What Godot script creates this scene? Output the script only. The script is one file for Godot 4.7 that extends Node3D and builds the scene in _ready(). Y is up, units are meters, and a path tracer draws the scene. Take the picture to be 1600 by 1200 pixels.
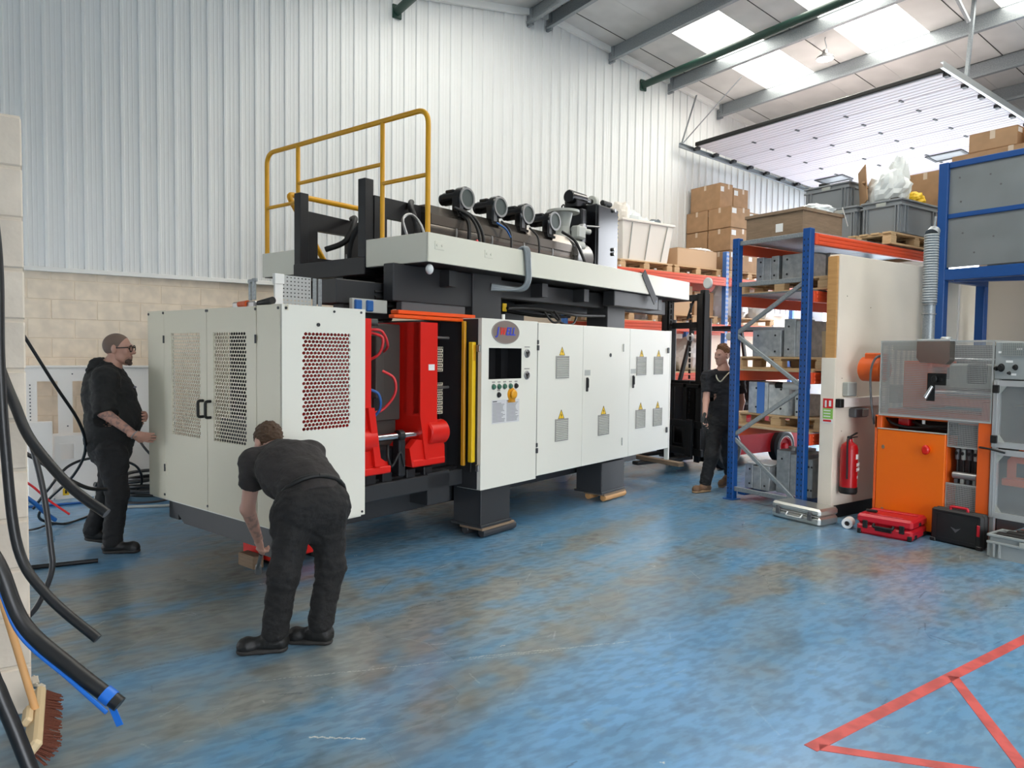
extends Node3D
# An industrial unit: a blow-moulding machine being moved in, three men, racking, a second machine. Metres, y up.
# +X runs along the block-and-cladding gable wall, -Z towards it; the camera stands at the origin.

var M := {}
var taken := {}

func _ready():
	camera_and_light()
	materials()
	shell()
	roof_parts()
	overhead_door()
	moulding_machine()
	near_rack()
	far_rack()
	forklift()
	right_side()
	floor_goods()
	left_side()
	people()

func camera_and_light():
	var cam := Camera3D.new()
	cam.name = "camera"
	cam.fov = 56.37
	cam.near = 0.05
	cam.far = 100.0
	var p := deg_to_rad(2.54346)
	var r := deg_to_rad(0.66967)
	var a := deg_to_rad(55.68843)
	var f0 := Vector3(cos(a), 0, -sin(a))
	var s0 := Vector3(sin(a), 0, cos(a))
	var f := f0 * cos(p) - Vector3.UP * sin(p)
	var u1 := f0 * sin(p) + Vector3.UP * cos(p)
	cam.transform = Transform3D(Basis(s0 * cos(r) + u1 * sin(r), u1 * cos(r) - s0 * sin(r), -f), Vector3(0, 1.68, 0))
	add_child(cam)
	cam.current = true
	var e := Environment.new()
	var sm := ProceduralSkyMaterial.new()
	sm.sky_top_color = Color(0.86, 0.89, 0.94)
	sm.sky_horizon_color = Color(0.95, 0.955, 0.96)
	sm.ground_bottom_color = Color(0.45, 0.45, 0.44)
	sm.ground_horizon_color = Color(0.6, 0.6, 0.6)
	sm.sky_energy_multiplier = 2.6
	sm.ground_energy_multiplier = 1.0
	sm.sun_angle_max = 1.0
	e.background_mode = Environment.BG_SKY
	e.sky = Sky.new()
	e.sky.sky_material = sm
	e.tonemap_mode = Environment.TONE_MAPPER_LINEAR
	e.tonemap_exposure = 1.52
	e.sdfgi_enabled = true
	e.ssao_enabled = true
	e.ssil_enabled = true
	var w := WorldEnvironment.new()
	w.name = "sky"
	w.environment = e
	add_child(w)

const SKYLIGHT_E := 2.2
const SKYLIGHT_GLOW := 2.2

# ------------------------------------------------------------------ helpers
func numbered(s: String) -> String:
	if not taken.has(s):
		taken[s] = 0
		return s
	taken[s] += 1
	return "%s_%03d" % [s, taken[s]]

class MB:
	var v := PackedVector3Array()
	var n := PackedVector3Array()
	var c := PackedColorArray()
	var uv := PackedVector2Array()
	var x := Transform3D.IDENTITY
	var col := Color.WHITE
	func tri(a: Vector3, b: Vector3, d: Vector3, na: Vector3, nb: Vector3, nd: Vector3):
		v.append(x * a); v.append(x * d); v.append(x * b)
		n.append((x.basis * na).normalized()); n.append((x.basis * nd).normalized()); n.append((x.basis * nb).normalized())
		c.append(col); c.append(col); c.append(col)
	func quad(a: Vector3, b: Vector3, d: Vector3, e: Vector3):
		var m := (b - a).cross(d - a).normalized()
		tri(a, b, d, m, m, m)
		tri(a, d, e, m, m, m)
	func uvquad(a: Vector3, b: Vector3, d: Vector3, e: Vector3):   # a lower left, b lower right, d upper right, e upper left
		quad(a, b, d, e)
		for q in [Vector2(0, 1), Vector2(1, 0), Vector2(1, 1), Vector2(0, 1), Vector2(0, 0), Vector2(1, 0)]:
			uv.append(q)
	func boxm(lo: Vector3, hi: Vector3, bev := 0.0):
		box((lo + hi) * 0.5, hi - lo, bev)
	func box(ctr: Vector3, size: Vector3, bev := 0.0):
		var h := size.abs() * 0.5
		var b := minf(bev, minf(h.x, minf(h.y, h.z)) * 0.9)
		if b <= 0.0:
			for ax in 3:
				for s in [-1.0, 1.0]:
					var i := (ax + 1) % 3
					var j := (ax + 2) % 3
					var o := ctr
					o[ax] += s * h[ax]
					var p := Vector3.ZERO
					var q := Vector3.ZERO
					p[i] = h[i]
					q[j] = h[j]
					if s > 0:
						quad(o - p - q, o + p - q, o + p + q, o - p + q)
					else:
						quad(o - p - q, o - p + q, o + p + q, o + p - q)
			return
		for ax in 3:
			var i := (ax + 1) % 3
			var j := (ax + 2) % 3
			for s in [-1.0, 1.0]:
				var o := ctr
				o[ax] += s * h[ax]
				var p := Vector3.ZERO
				var q := Vector3.ZERO
				p[i] = h[i] - b
				q[j] = h[j] - b
				if s > 0:
					quad(o - p - q, o + p - q, o + p + q, o - p + q)
				else:
					quad(o - p - q, o - p + q, o + p + q, o + p - q)
			for si in [-1.0, 1.0]:
				for sj in [-1.0, 1.0]:
					var e1 := ctr
					e1[i] += si * h[i]
					e1[j] += sj * (h[j] - b)
					var e2 := ctr
					e2[i] += si * (h[i] - b)
					e2[j] += sj * h[j]
					var w := Vector3.ZERO
					w[ax] = h[ax] - b
					if si * sj > 0:
						quad(e1 - w, e2 - w, e2 + w, e1 + w)
					else:
						quad(e1 - w, e1 + w, e2 + w, e2 - w)
		for sx in [-1.0, 1.0]:
			for sy in [-1.0, 1.0]:
				for sz in [-1.0, 1.0]:
					var s := Vector3(sx, sy, sz)
					var p1 := ctr + s * Vector3(h.x, h.y - b, h.z - b)
					var p2 := ctr + s * Vector3(h.x - b, h.y, h.z - b)
					var p3 := ctr + s * Vector3(h.x - b, h.y - b, h.z)
					var m := s.normalized()
					if sx * sy * sz > 0:
						tri(p1, p2, p3, m, m, m)
					else:
						tri(p1, p3, p2, m, m, m)
	func bar(p: Vector3, q: Vector3, w: float, h: float, bev := 0.0, up := Vector3.UP):
		var d := (q - p).normalized()
		if absf(d.dot(up)) > 0.99:
			up = Vector3.RIGHT
		var s := d.cross(up).normalized()
		var keep := x
		x = x * Transform3D(Basis(s, s.cross(d), -d), (p + q) * 0.5)
		box(Vector3.ZERO, Vector3(w, h, p.distance_to(q)), bev)
		x = keep
	func ring(o: Vector3, u: Vector3, w: Vector3, r: float, k: int) -> PackedVector3Array:
		var a := PackedVector3Array()
		for i in k:
			var t := TAU * i / k
			a.append(o + (u * cos(t) + w * sin(t)) * r)
		return a
	func axes(d: Vector3) -> Array:
		var u := d.cross(Vector3.UP if absf(d.y) < 0.9 else Vector3.RIGHT).normalized()
		return [u, d.cross(u).normalized()]
	func lathe(o: Vector3, d: Vector3, prof: Array, k := 20):   # prof: [radius, distance along d], from start to end
		d = d.normalized()
		var ax := axes(d)
		for g in prof.size() - 1:
			var r0: float = prof[g][0]
			var h0: float = prof[g][1]
			var r1: float = prof[g + 1][0]
			var h1: float = prof[g + 1][1]
			var sl := Vector2(h1 - h0, r0 - r1).normalized()
			for i in k:
				var t0 := TAU * i / k
				var t1 := TAU * (i + 1) / k
				var e0: Vector3 = ax[0] * cos(t0) + ax[1] * sin(t0)
				var e1: Vector3 = ax[0] * cos(t1) + ax[1] * sin(t1)
				var n0 := e0 * sl.x + d * sl.y
				var n1 := e1 * sl.x + d * sl.y
				var a := o + d * h0 + e0 * r0
				var b := o + d * h0 + e1 * r0
				var cc := o + d * h1 + e1 * r1
				var dd := o + d * h1 + e0 * r1
				if r0 > 0:
					tri(a, b, cc, n0, n1, n1)
				if r1 > 0:
					tri(a, cc, dd, n0, n1, n0)
	func cyl(p: Vector3, q: Vector3, r: float, r2 := -1.0, k := 16, bev := 0.0):
		if r2 < 0:
			r2 = r
		var L := p.distance_to(q)
		if bev > 0:
			lathe(p, q - p, [[0, 0], [r - bev, 0], [r, bev], [r2, L - bev], [r2 - bev, L], [0, L]], k)
		else:
			lathe(p, q - p, [[0, 0], [r, 0], [r2, L], [0, L]], k)
	func tube(pts: Array, r: float, k := 8, r_end := -1.0):
		var prev := PackedVector3Array()
		var pn := PackedVector3Array()
		var u := Vector3.ZERO
		for i in pts.size():
			var d: Vector3 = (pts[mini(i + 1, pts.size() - 1)] - pts[maxi(i - 1, 0)]).normalized()
			if i == 0:
				u = axes(d)[0]
			else:
				u = (u - d * u.dot(d)).normalized()
			var w := d.cross(u)
			var rr := r if r_end < 0 else lerpf(r, r_end, float(i) / (pts.size() - 1))
			var now := ring(pts[i], u, w, rr, k)
			var nn := ring(Vector3.ZERO, u, w, 1.0, k)
			if i > 0:
				for j in k:
					var j2 := (j + 1) % k
					tri(prev[j], prev[j2], now[j2], pn[j], pn[j2], nn[j2])
					tri(prev[j], now[j2], now[j], pn[j], nn[j2], nn[j])
			if i == 0 or i == pts.size() - 1:
				var m := -d if i == 0 else d
				for j in k:
					var j2 := (j + 1) % k
					if i == 0:
						tri(pts[i], now[j2], now[j], m, m, m)
					else:
						tri(pts[i], now[j], now[j2], m, m, m)
			prev = now
			pn = nn
	func torus(o: Vector3, d: Vector3, R: float, r: float, k := 24, k2 := 8):
		var ax := axes(d.normalized())
		var pts := []
		for i in k + 1:
			var t := TAU * i / k
			pts.append(o + (ax[0] * cos(t) + ax[1] * sin(t)) * R)
		tube(pts, r, k2)
	func ball(o: Vector3, r: Vector3, k := 12):
		for i in k:
			for j in k * 2:
				var q := []
				for s in [[0, 0], [1, 0], [1, 1], [0, 1]]:
					var th: float = PI * (i + s[0]) / k
					var ph: float = PI * (j + s[1]) / k
					q.append(Vector3(sin(th) * cos(ph), -cos(th), -sin(th) * sin(ph)))
				var nn := []
				for a in q:
					nn.append((a / r).normalized())
				if i < k - 1:
					tri(o + q[0] * r, o + q[2] * r, o + q[1] * r, nn[0], nn[2], nn[1])
				if i > 0:
					tri(o + q[0] * r, o + q[3] * r, o + q[2] * r, nn[0], nn[3], nn[2])
	func prism(poly: Array, z0: float, z1: float):   # polygon in x,y pushed from z0 to z1
		var p := PackedVector2Array(poly)
		if Geometry2D.is_polygon_clockwise(p):
			p.reverse()
		var t := Geometry2D.triangulate_polygon(p)
		for i in range(0, t.size(), 3):
			var a := p[t[i]]
			var b := p[t[i + 1]]
			var d := p[t[i + 2]]
			if (b - a).cross(d - a) < 0:
				var s := b
				b = d
				d = s
			tri(Vector3(a.x, a.y, z1), Vector3(b.x, b.y, z1), Vector3(d.x, d.y, z1), Vector3.BACK, Vector3.BACK, Vector3.BACK)
			tri(Vector3(a.x, a.y, z0), Vector3(d.x, d.y, z0), Vector3(b.x, b.y, z0), Vector3.FORWARD, Vector3.FORWARD, Vector3.FORWARD)
		for i in p.size():
			var a := p[i]
			var b := p[(i + 1) % p.size()]
			quad(Vector3(a.x, a.y, z0), Vector3(b.x, b.y, z0), Vector3(b.x, b.y, z1), Vector3(a.x, a.y, z1))
	func plate(x0: float, y0: float, x1: float, y1: float, holes: Array, z0: float, z1: float):   # a sheet with rectangular openings [x0, y0, x1, y1]
		var xs := [x0, x1]
		var ys := [y0, y1]
		for h in holes:
			xs.append(h[0]); xs.append(h[2])
			ys.append(h[1]); ys.append(h[3])
		xs.sort()
		ys.sort()
		for i in xs.size() - 1:
			for j in ys.size() - 1:
				if xs[i + 1] - xs[i] < 1e-5 or ys[j + 1] - ys[j] < 1e-5:
					continue
				var m := Vector2(xs[i] + xs[i + 1], ys[j] + ys[j + 1]) * 0.5
				var open := false
				for h in holes:
					if m.x > h[0] and m.x < h[2] and m.y > h[1] and m.y < h[3]:
						open = true
				if not open:
					boxm(Vector3(xs[i], ys[j], z0), Vector3(xs[i + 1], ys[j + 1], z1))
	func perforated(x0: float, y0: float, x1: float, y1: float, nx: int, ny: int, z: float, fw := 0.72, fh := 0.9):   # a sheet of staggered six-sided holes
		var w := (x1 - x0) / (nx + 0.5)
		var h := (y1 - y0) / ny
		for j in ny:
			var yb := y0 + j * h
			var off := 0.0 if j % 2 == 0 else 0.5 * w
			if off > 0:
				quad(Vector3(x0, yb, z), Vector3(x0 + off, yb, z), Vector3(x0 + off, yb + h, z), Vector3(x0, yb + h, z))
			else:
				quad(Vector3(x1 - 0.5 * w, yb, z), Vector3(x1, yb, z), Vector3(x1, yb + h, z), Vector3(x1 - 0.5 * w, yb + h, z))
			for i in nx:
				var cx := x0 + off + (i + 0.5) * w
				var cy := yb + 0.5 * h
				var hex := []
				for q in [[0.0, -1.0], [1.0, -0.42], [1.0, 0.42], [0.0, 1.0], [-1.0, 0.42], [-1.0, -0.42]]:
					hex.append(Vector3(cx + q[0] * w * 0.5 * fw, cy + q[1] * h * 0.5 * fh, z))
				var bl := Vector3(cx - w * 0.5, yb, z)
				var br := Vector3(cx + w * 0.5, yb, z)
				var tr := Vector3(cx + w * 0.5, yb + h, z)
				var tl := Vector3(cx - w * 0.5, yb + h, z)
				quad(bl, br, hex[1], hex[0])
				quad(br, tr, hex[2], hex[1])
				quad(tr, tl, hex[3], hex[2])
				quad(tl, tr, hex[3], hex[4])
				quad(tl, bl, hex[5], hex[4])
				tri(bl, hex[0], hex[5], Vector3.BACK, Vector3.BACK, Vector3.BACK)
	func wires(x0: float, y0: float, x1: float, y1: float, pitch: float, r: float, z: float):   # welded wire mesh
		var k := int((x1 - x0) / pitch)
		for i in k + 1:
			var xx := lerpf(x0, x1, float(i) / k)
			boxm(Vector3(xx - r, y0, z - r), Vector3(xx + r, y1, z + r))
		k = int((y1 - y0) / pitch)
		for i in k + 1:
			var yy := lerpf(y0, y1, float(i) / k)
			boxm(Vector3(x0, yy - r, z + r), Vector3(x1, yy + r, z + r * 3.0))
	func mesh() -> ArrayMesh:
		var a := []
		a.resize(Mesh.ARRAY_MAX)
		a[Mesh.ARRAY_VERTEX] = v
		a[Mesh.ARRAY_NORMAL] = n
		a[Mesh.ARRAY_COLOR] = c
		if uv.size() == v.size():
			a[Mesh.ARRAY_TEX_UV] = uv
		var m := ArrayMesh.new()
		m.add_surface_from_arrays(Mesh.PRIMITIVE_TRIANGLES, a)
		return m

func obj(called: String, mb, m, parent: Node = null) -> MeshInstance3D:
	var o := MeshInstance3D.new()
	o.mesh = mb.mesh() if mb is MB else mb
	o.material_override = m if m is Material else M[m]
	if parent == null:
		o.name = numbered(called)
		add_child(o)
	else:
		o.name = called
		parent.add_child(o, true)
	return o

func tag(o: Node, label: String, category: String, group := "", kind := "") -> Node:
	o.set_meta("label", label)
	if category:
		o.set_meta("category", category)
	if group:
		o.set_meta("group", group)
	if kind:
		o.set_meta("kind", kind)
	return o

func thing(called: String, label: String, category: String, at := Vector3.ZERO, turn := 0.0, group := "", kind := "") -> Node3D:
	var o := Node3D.new()
	o.name = numbered(called)
	add_child(o)
	o.position = at
	o.rotation.y = turn
	tag(o, label, category, group, kind)
	return o

func dup(src: Node3D, called: String, label: String, at: Vector3, turn := 0.0, group := "") -> Node3D:
	var o: Node3D = src.duplicate()
	o.name = numbered(called)
	add_child(o)
	o.position = at
	o.rotation.y = turn
	o.set_meta("label", label)
	if group:
		o.set_meta("group", group)
	return o

func bx(lo: Vector3, hi: Vector3, bev := 0.0) -> MB:
	var b := MB.new()
	b.boxm(lo, hi, bev)
	return b

func cy(p: Vector3, q: Vector3, r: float, r2 := -1.0, k := 16, bev := 0.0) -> MB:
	var b := MB.new()
	b.cyl(p, q, r, r2, k, bev)
	return b

func each(called: String, boxes: Array, m, parent: Node, bev := 0.004):   # one part per [lo, hi]
	for q in boxes:
		obj(called, bx(q[0], q[1], bev), m, parent)

func tb(pts: Array, r: float, k := 8) -> MB:
	var b := MB.new()
	b.tube(pts, r, k)
	return b

func smooth(pts: Array, k := 6) -> Array:   # a Catmull-Rom path through the points
	var out := []
	for i in pts.size() - 1:
		var a: Vector3 = pts[maxi(i - 1, 0)]
		var d: Vector3 = pts[mini(i + 2, pts.size() - 1)]
		for j in k:
			var p: Vector3 = pts[i]
			out.append(p.cubic_interpolate(pts[i + 1], a, d, float(j) / k))
	out.append(pts[-1])
	return out

func bend(pts: Array, r: float, k := 5) -> Array:   # a path of straight runs with rounded corners
	var out := [pts[0]]
	for i in range(1, pts.size() - 1):
		var p: Vector3 = pts[i]
		var a: Vector3 = p + (pts[i - 1] - p).normalized() * r
		var b: Vector3 = p + (pts[i + 1] - p).normalized() * r
		for j in k + 1:
			var t := float(j) / k
			out.append(a.lerp(p, t).lerp(p.lerp(b, t), t))
	out.append(pts[-1])
	return out

func lettering(text: String, height: float, font := "Droid Sans", bold := false, depth := 0.002) -> TextMesh:
	var f := SystemFont.new()
	f.font_names = PackedStringArray([font])
	if bold:
		f.font_weight = 700
	var t := TextMesh.new()
	t.text = text
	t.font = f
	t.font_size = 32
	t.pixel_size = height / 23.0
	t.depth = depth
	return t

# ------------------------------------------------------------------ materials
func mat(called: String, c: Color, rough := 0.6, metal := 0.0) -> StandardMaterial3D:
	var m := StandardMaterial3D.new()
	m.resource_name = called
	m.albedo_color = c
	m.roughness = rough
	m.metallic = metal
	M[called] = m
	return m

func noise_tex(sd: int, freq: float, dark: Color, light: Color, oct := 4, size := 256, lo := 0.3, hi := 0.7) -> NoiseTexture2D:
	var f := FastNoiseLite.new()
	f.seed = sd
	f.frequency = freq
	f.fractal_octaves = oct
	var t := NoiseTexture2D.new()
	t.width = size
	t.height = size
	t.seamless = true
	t.noise = f
	var g := Gradient.new()
	g.offsets = PackedFloat32Array([lo, hi])
	g.colors = PackedColorArray([dark, light])
	t.color_ramp = g
	return t

func bump(sd: int, freq: float, strength: float, size := 256) -> NoiseTexture2D:
	var f := FastNoiseLite.new()
	f.seed = sd
	f.frequency = freq
	f.fractal_octaves = 4
	var t := NoiseTexture2D.new()
	t.width = size
	t.height = size
	t.seamless = true
	t.noise = f
	t.as_normal_map = true
	t.bump_strength = strength
	return t

func dress(m: StandardMaterial3D, tex: Texture2D, nrm: Texture2D, scale: Vector3, world := true):
	m.uv1_triplanar = true
	m.uv1_world_triplanar = world
	m.uv1_scale = scale
	if tex:
		m.albedo_texture = tex
	if nrm:
		m.normal_enabled = true
		m.normal_texture = nrm
		m.normal_scale = 1.0

func wood_tex(sd: int, a: Color, b: Color) -> ImageTexture:
	var f := FastNoiseLite.new()
	f.seed = sd
	f.frequency = 0.02
	var im := Image.create(192, 192, false, Image.FORMAT_RGB8)
	for y in 192:
		for x in 192:
			var t := f.get_noise_2d(x * 0.5, y * 5.0) * 0.5 + 0.5
			t = 0.55 * t + 0.45 * (f.get_noise_2d(x * 1.5 + 500, y * 22.0) * 0.5 + 0.5)
			im.set_pixel(x, y, a.lerp(b, clampf(t * 1.6 - 0.3, 0, 1)))
	return ImageTexture.create_from_image(im)

func materials():
	var soft := noise_tex(3, 0.01, Color(0.94, 0.94, 0.94), Color(1, 1, 1), 3, 256, 0.2, 0.8)
	var dirty := noise_tex(5, 0.012, Color(0.91, 0.90, 0.885), Color(1, 1, 1), 5, 512, 0.3, 0.5)
	var grit := bump(11, 0.05, 1.0)
	var dents := bump(12, 0.012, 1.5)
	var wood := wood_tex(1, Color(0.74, 0.61, 0.45), Color(0.84, 0.72, 0.56))
	var wood_dark := wood_tex(2, Color(0.47, 0.39, 0.31), Color(0.58, 0.49, 0.40))
	var galv := noise_tex(21, 0.06, Color(0.87, 0.88, 0.89), Color(1, 1, 1), 4, 256, 0.2, 0.8)
	# building
	var m := mat("block_paint", Color(0.97, 0.90, 0.81), 0.75)
	dress(m, soft, grit, Vector3(1.6, 1.6, 1.6))
	m.normal_scale = 0.12
	m = mat("pillar_paint", Color(0.88, 0.825, 0.755), 0.85)
	dress(m, soft, grit, Vector3(1.1, 1.1, 1.1))
	m.normal_scale = 0.5
	mat("mortar", Color(0.95, 0.88, 0.785), 0.9)
	mat("pillar_mortar", Color(0.84, 0.79, 0.72), 0.9)
	m = mat("cladding", Color(0.895, 0.90, 0.895), 0.42)
	dress(m, null, dents, Vector3(0.7, 0.25, 0.7))
	m.normal_scale = 0.25
	mat("flashing", Color(0.90, 0.90, 0.885), 0.5)
	m = mat("roof_liner", Color(0.83, 0.825, 0.81), 0.6)
	dress(m, soft, null, Vector3(0.5, 0.5, 0.5))
	mat("dark_joint", Color(0.25, 0.25, 0.24), 0.8)
	m = mat("galvanised", Color(0.62, 0.64, 0.65), 0.45, 0.55)
	dress(m, galv, null, Vector3(3, 3, 3))
	mat("green_steel", Color(0.10, 0.24, 0.20), 0.45)
	m = mat("skylight", Color(0.95, 0.96, 0.93), 0.6)
	m.emission_enabled = true
	m.emission = Color(1.0, 1.0, 0.97)
	m.emission_energy_multiplier = SKYLIGHT_GLOW
	mat("red_line", Color(0.82, 0.33, 0.31), 0.5)
	dress(M.red_line, noise_tex(8, 0.02, Color(0.86, 0.84, 0.84), Color(1, 1, 1), 5, 256, 0.2, 0.6), null, Vector3(0.9, 0.9, 0.9))
	mat("yard", Color(0.68, 0.68, 0.66), 0.9)
	# door
	mat("door_panel", Color(0.93, 0.895, 0.91), 0.45)
	mat("door_glass", Color(0.52, 0.53, 0.54), 0.25)
	# machine
	mat("machine_white", Color(0.875, 0.87, 0.83), 0.38)
	mat("machine_white_shaded", Color(0.83, 0.805, 0.72), 0.42)  # the machine white again, shaded and warmed in colour for the end face
	mat("platform_cream", Color(0.845, 0.84, 0.785), 0.42)
	mat("machine_dark", Color(0.17, 0.175, 0.185), 0.5)
	mat("black_steel", Color(0.10, 0.10, 0.11), 0.42)
	mat("gloss_black", Color(0.045, 0.045, 0.055), 0.16)
	mat("machine_red", Color(0.83, 0.10, 0.055), 0.35)
	mat("machine_orange", Color(0.93, 0.33, 0.05), 0.4)
	mat("mould_steel", Color(0.27, 0.25, 0.235), 0.55, 0.2)
	mat("chrome", Color(0.85, 0.85, 0.86), 0.12, 1.0)
	mat("steel", Color(0.62, 0.62, 0.62), 0.35, 0.8)
	mat("stainless", Color(0.52, 0.49, 0.46), 0.25, 0.9)
	mat("yellow", Color(0.85, 0.62, 0.06), 0.4)
	mat("sign_yellow", Color(0.93, 0.76, 0.10), 0.5)
	mat("amber", Color(0.85, 0.60, 0.10), 0.35)
	mat("rubber", Color(0.055, 0.055, 0.06), 0.55)
	mat("black", Color(0.03, 0.03, 0.03), 0.6)
	mat("red_hose", Color(0.80, 0.16, 0.18), 0.4)
	mat("blue_hose", Color(0.10, 0.35, 0.62), 0.4)
	mat("louvre", Color(0.60, 0.59, 0.57), 0.5)
	mat("plaque", Color(0.53, 0.47, 0.44), 0.4, 0.3)
	mat("logo_blue", Color(0.12, 0.22, 0.72), 0.5)
	mat("logo_red", Color(0.85, 0.16, 0.12), 0.5)
	mat("button_green", Color(0.22, 0.42, 0.34), 0.4)
	mat("mesh_dark", Color(0.24, 0.28, 0.27), 0.5)
	mat("cast_grey", Color(0.66, 0.67, 0.645), 0.5)
	m = mat("film", Color(0.46, 0.49, 0.51), 0.2)
	m = mat("clear_film", Color(0.86, 0.88, 0.88), 0.22)
	# stores
	m = mat("pallet_wood", Color(1, 1, 1), 0.8)
	dress(m, wood, null, Vector3(1.5, 1.5, 1.5))
	m = mat("crate_wood", Color(1, 1, 1), 0.8)
	dress(m, wood_dark, null, Vector3(1.2, 1.2, 1.2))
	m = mat("board", Color(0.80, 0.70, 0.56), 0.75)
	dress(m, soft, null, Vector3(2, 2, 2))
	mat("rack_blue", Color(0.03, 0.28, 0.545), 0.4)
	mat("rack_orange", Color(0.87, 0.31, 0.15), 0.45)
	mat("rack_light_blue", Color(0.30, 0.50, 0.80), 0.5)
	m = mat("cardboard", Color(0.70, 0.555, 0.415), 0.85)
	dress(m, soft, null, Vector3(1.5, 1.5, 1.5))
	mat("cardboard_light", Color(0.80, 0.665, 0.53), 0.85)
	mat("tape", Color(0.83, 0.75, 0.66), 0.3)
	mat("paper", Color(0.9, 0.9, 0.89), 0.7)
	m = mat("mould_grey", Color(0.70, 0.71, 0.715), 0.4, 0.35)
	dress(m, galv, null, Vector3(0.7, 0.7, 0.7))
	m = mat("mould_light", Color(0.83, 0.835, 0.83), 0.4, 0.2)
	dress(m, galv, null, Vector3(0.7, 0.7, 0.7))
	mat("crate_grey", Color(0.50, 0.52, 0.535), 0.5)
	mat("bin_white", Color(0.90, 0.87, 0.83), 0.5)
	mat("fork_black", Color(0.07, 0.07, 0.075), 0.45)
	mat("fork_red", Color(0.76, 0.14, 0.17), 0.35)
	mat("fork_grey", Color(0.35, 0.35, 0.36), 0.5)
	# right side
	m = mat("board_white", Color(0.94, 0.90, 0.835), 0.7)
	dress(m, soft, null, Vector3(0.3, 0.3, 0.3))
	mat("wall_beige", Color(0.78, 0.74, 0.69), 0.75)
	mat("skirting", Color(0.07, 0.07, 0.075), 0.5)
	m = mat("stud", Color(0.96, 0.86, 0.70), 0.8)
	dress(m, wood, null, Vector3(1.1, 1.1, 1.1))
	mat("press_orange", Color(0.92, 0.42, 0.0), 0.42)
	mat("press_orange_deep", Color(0.86, 0.36, 0.10), 0.42)
	mat("guard_grey", Color(0.70, 0.71, 0.70), 0.4, 0.3)
	mat("aluminium", Color(0.77, 0.78, 0.78), 0.35, 0.6)
	mat("panel_grey", Color(0.58, 0.60, 0.595), 0.5)
	m = mat("sheet_grey", Color(0.49, 0.515, 0.525), 0.5, 0.15)
	dress(m, soft, null, Vector3(0.5, 0.5, 0.5))
	m = mat("clear_pane", Color(0.75, 0.77, 0.77, 0.18), 0.08)
	m.transparency = BaseMaterial3D.TRANSPARENCY_ALPHA
	mat("case_silver", Color(0.80, 0.80, 0.78), 0.28, 0.85)
	mat("case_red", Color(0.76, 0.09, 0.16), 0.35)
	mat("case_black", Color(0.085, 0.09, 0.095), 0.5)
	mat("ext_red", Color(0.68, 0.05, 0.08), 0.25)
	mat("white_plastic", Color(0.88, 0.88, 0.87), 0.4)
	mat("sign_red", Color(0.80, 0.10, 0.10), 0.5)
	mat("sign_green", Color(0.55, 0.75, 0.35), 0.5)
	mat("white_panel", Color(0.965, 0.94, 0.91), 0.45)
	mat("hose_black", Color(0.065, 0.065, 0.07), 0.38)
	mat("hose_grey", Color(0.20, 0.20, 0.21), 0.4)
	mat("tape_blue", Color(0.12, 0.42, 0.78), 0.4)
	mat("broom_wood", Color(0.80, 0.60, 0.38), 0.6)
	mat("broom_head", Color(0.84, 0.74, 0.58), 0.7)
	mat("bristle", Color(0.42, 0.22, 0.15), 0.8)
	mat("tool_orange", Color(0.80, 0.32, 0.10), 0.4)
	# people
	m = mat("skin", Color(1, 1, 1), 0.5)
	m.vertex_color_use_as_albedo = true
	var weave := bump(31, 0.035, 2.5)
	for q in [["hoodie", Color(0.075, 0.08, 0.08)], ["trousers", Color(0.065, 0.065, 0.07)], ["tshirt", Color(0.155, 0.14, 0.138)], ["work_trousers", Color(0.085, 0.08, 0.08)], ["navy_shirt", Color(0.085, 0.09, 0.11)], ["dark_trousers", Color(0.10, 0.10, 0.105)]]:
		m = mat(q[0], q[1], 0.85)
		dress(m, null, weave, Vector3(2.2, 2.2, 2.2))
	mat("boot_black", Color(0.075, 0.07, 0.065), 0.55)
	mat("boot_brown", Color(0.42, 0.31, 0.22), 0.65)
	mat("sole", Color(0.16, 0.15, 0.14), 0.7)
	mat("sole_tan", Color(0.55, 0.45, 0.33), 0.7)
	mat("hair_brown", Color(0.27, 0.19, 0.12), 0.7)
	mat("hair_fair", Color(0.42, 0.28, 0.17), 0.7)
	mat("hair_shaved", Color(0.40, 0.33, 0.29), 0.7)
	mat("beard", Color(0.30, 0.23, 0.19), 0.8)
	mat("eye_dark", Color(0.06, 0.05, 0.05), 0.3)
	mat("lanyard", Color(0.78, 0.76, 0.68), 0.5)
	mat("glove", Color(0.16, 0.17, 0.17), 0.7)
	mat("strap", Color(0.12, 0.12, 0.125), 0.6)
	mat("print_grey", Color(0.42, 0.42, 0.45), 0.7)

# ------------------------------------------------------------------ the building
const GZ := -9.54          # inner face of the gable wall
const RIDGE := 7.0
const XL := -4.0
const XR := 14.6
const ZF := 7.0

func roof_y(x: float) -> float:
	return 7.16 - 0.146 * absf(x - RIDGE)

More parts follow.
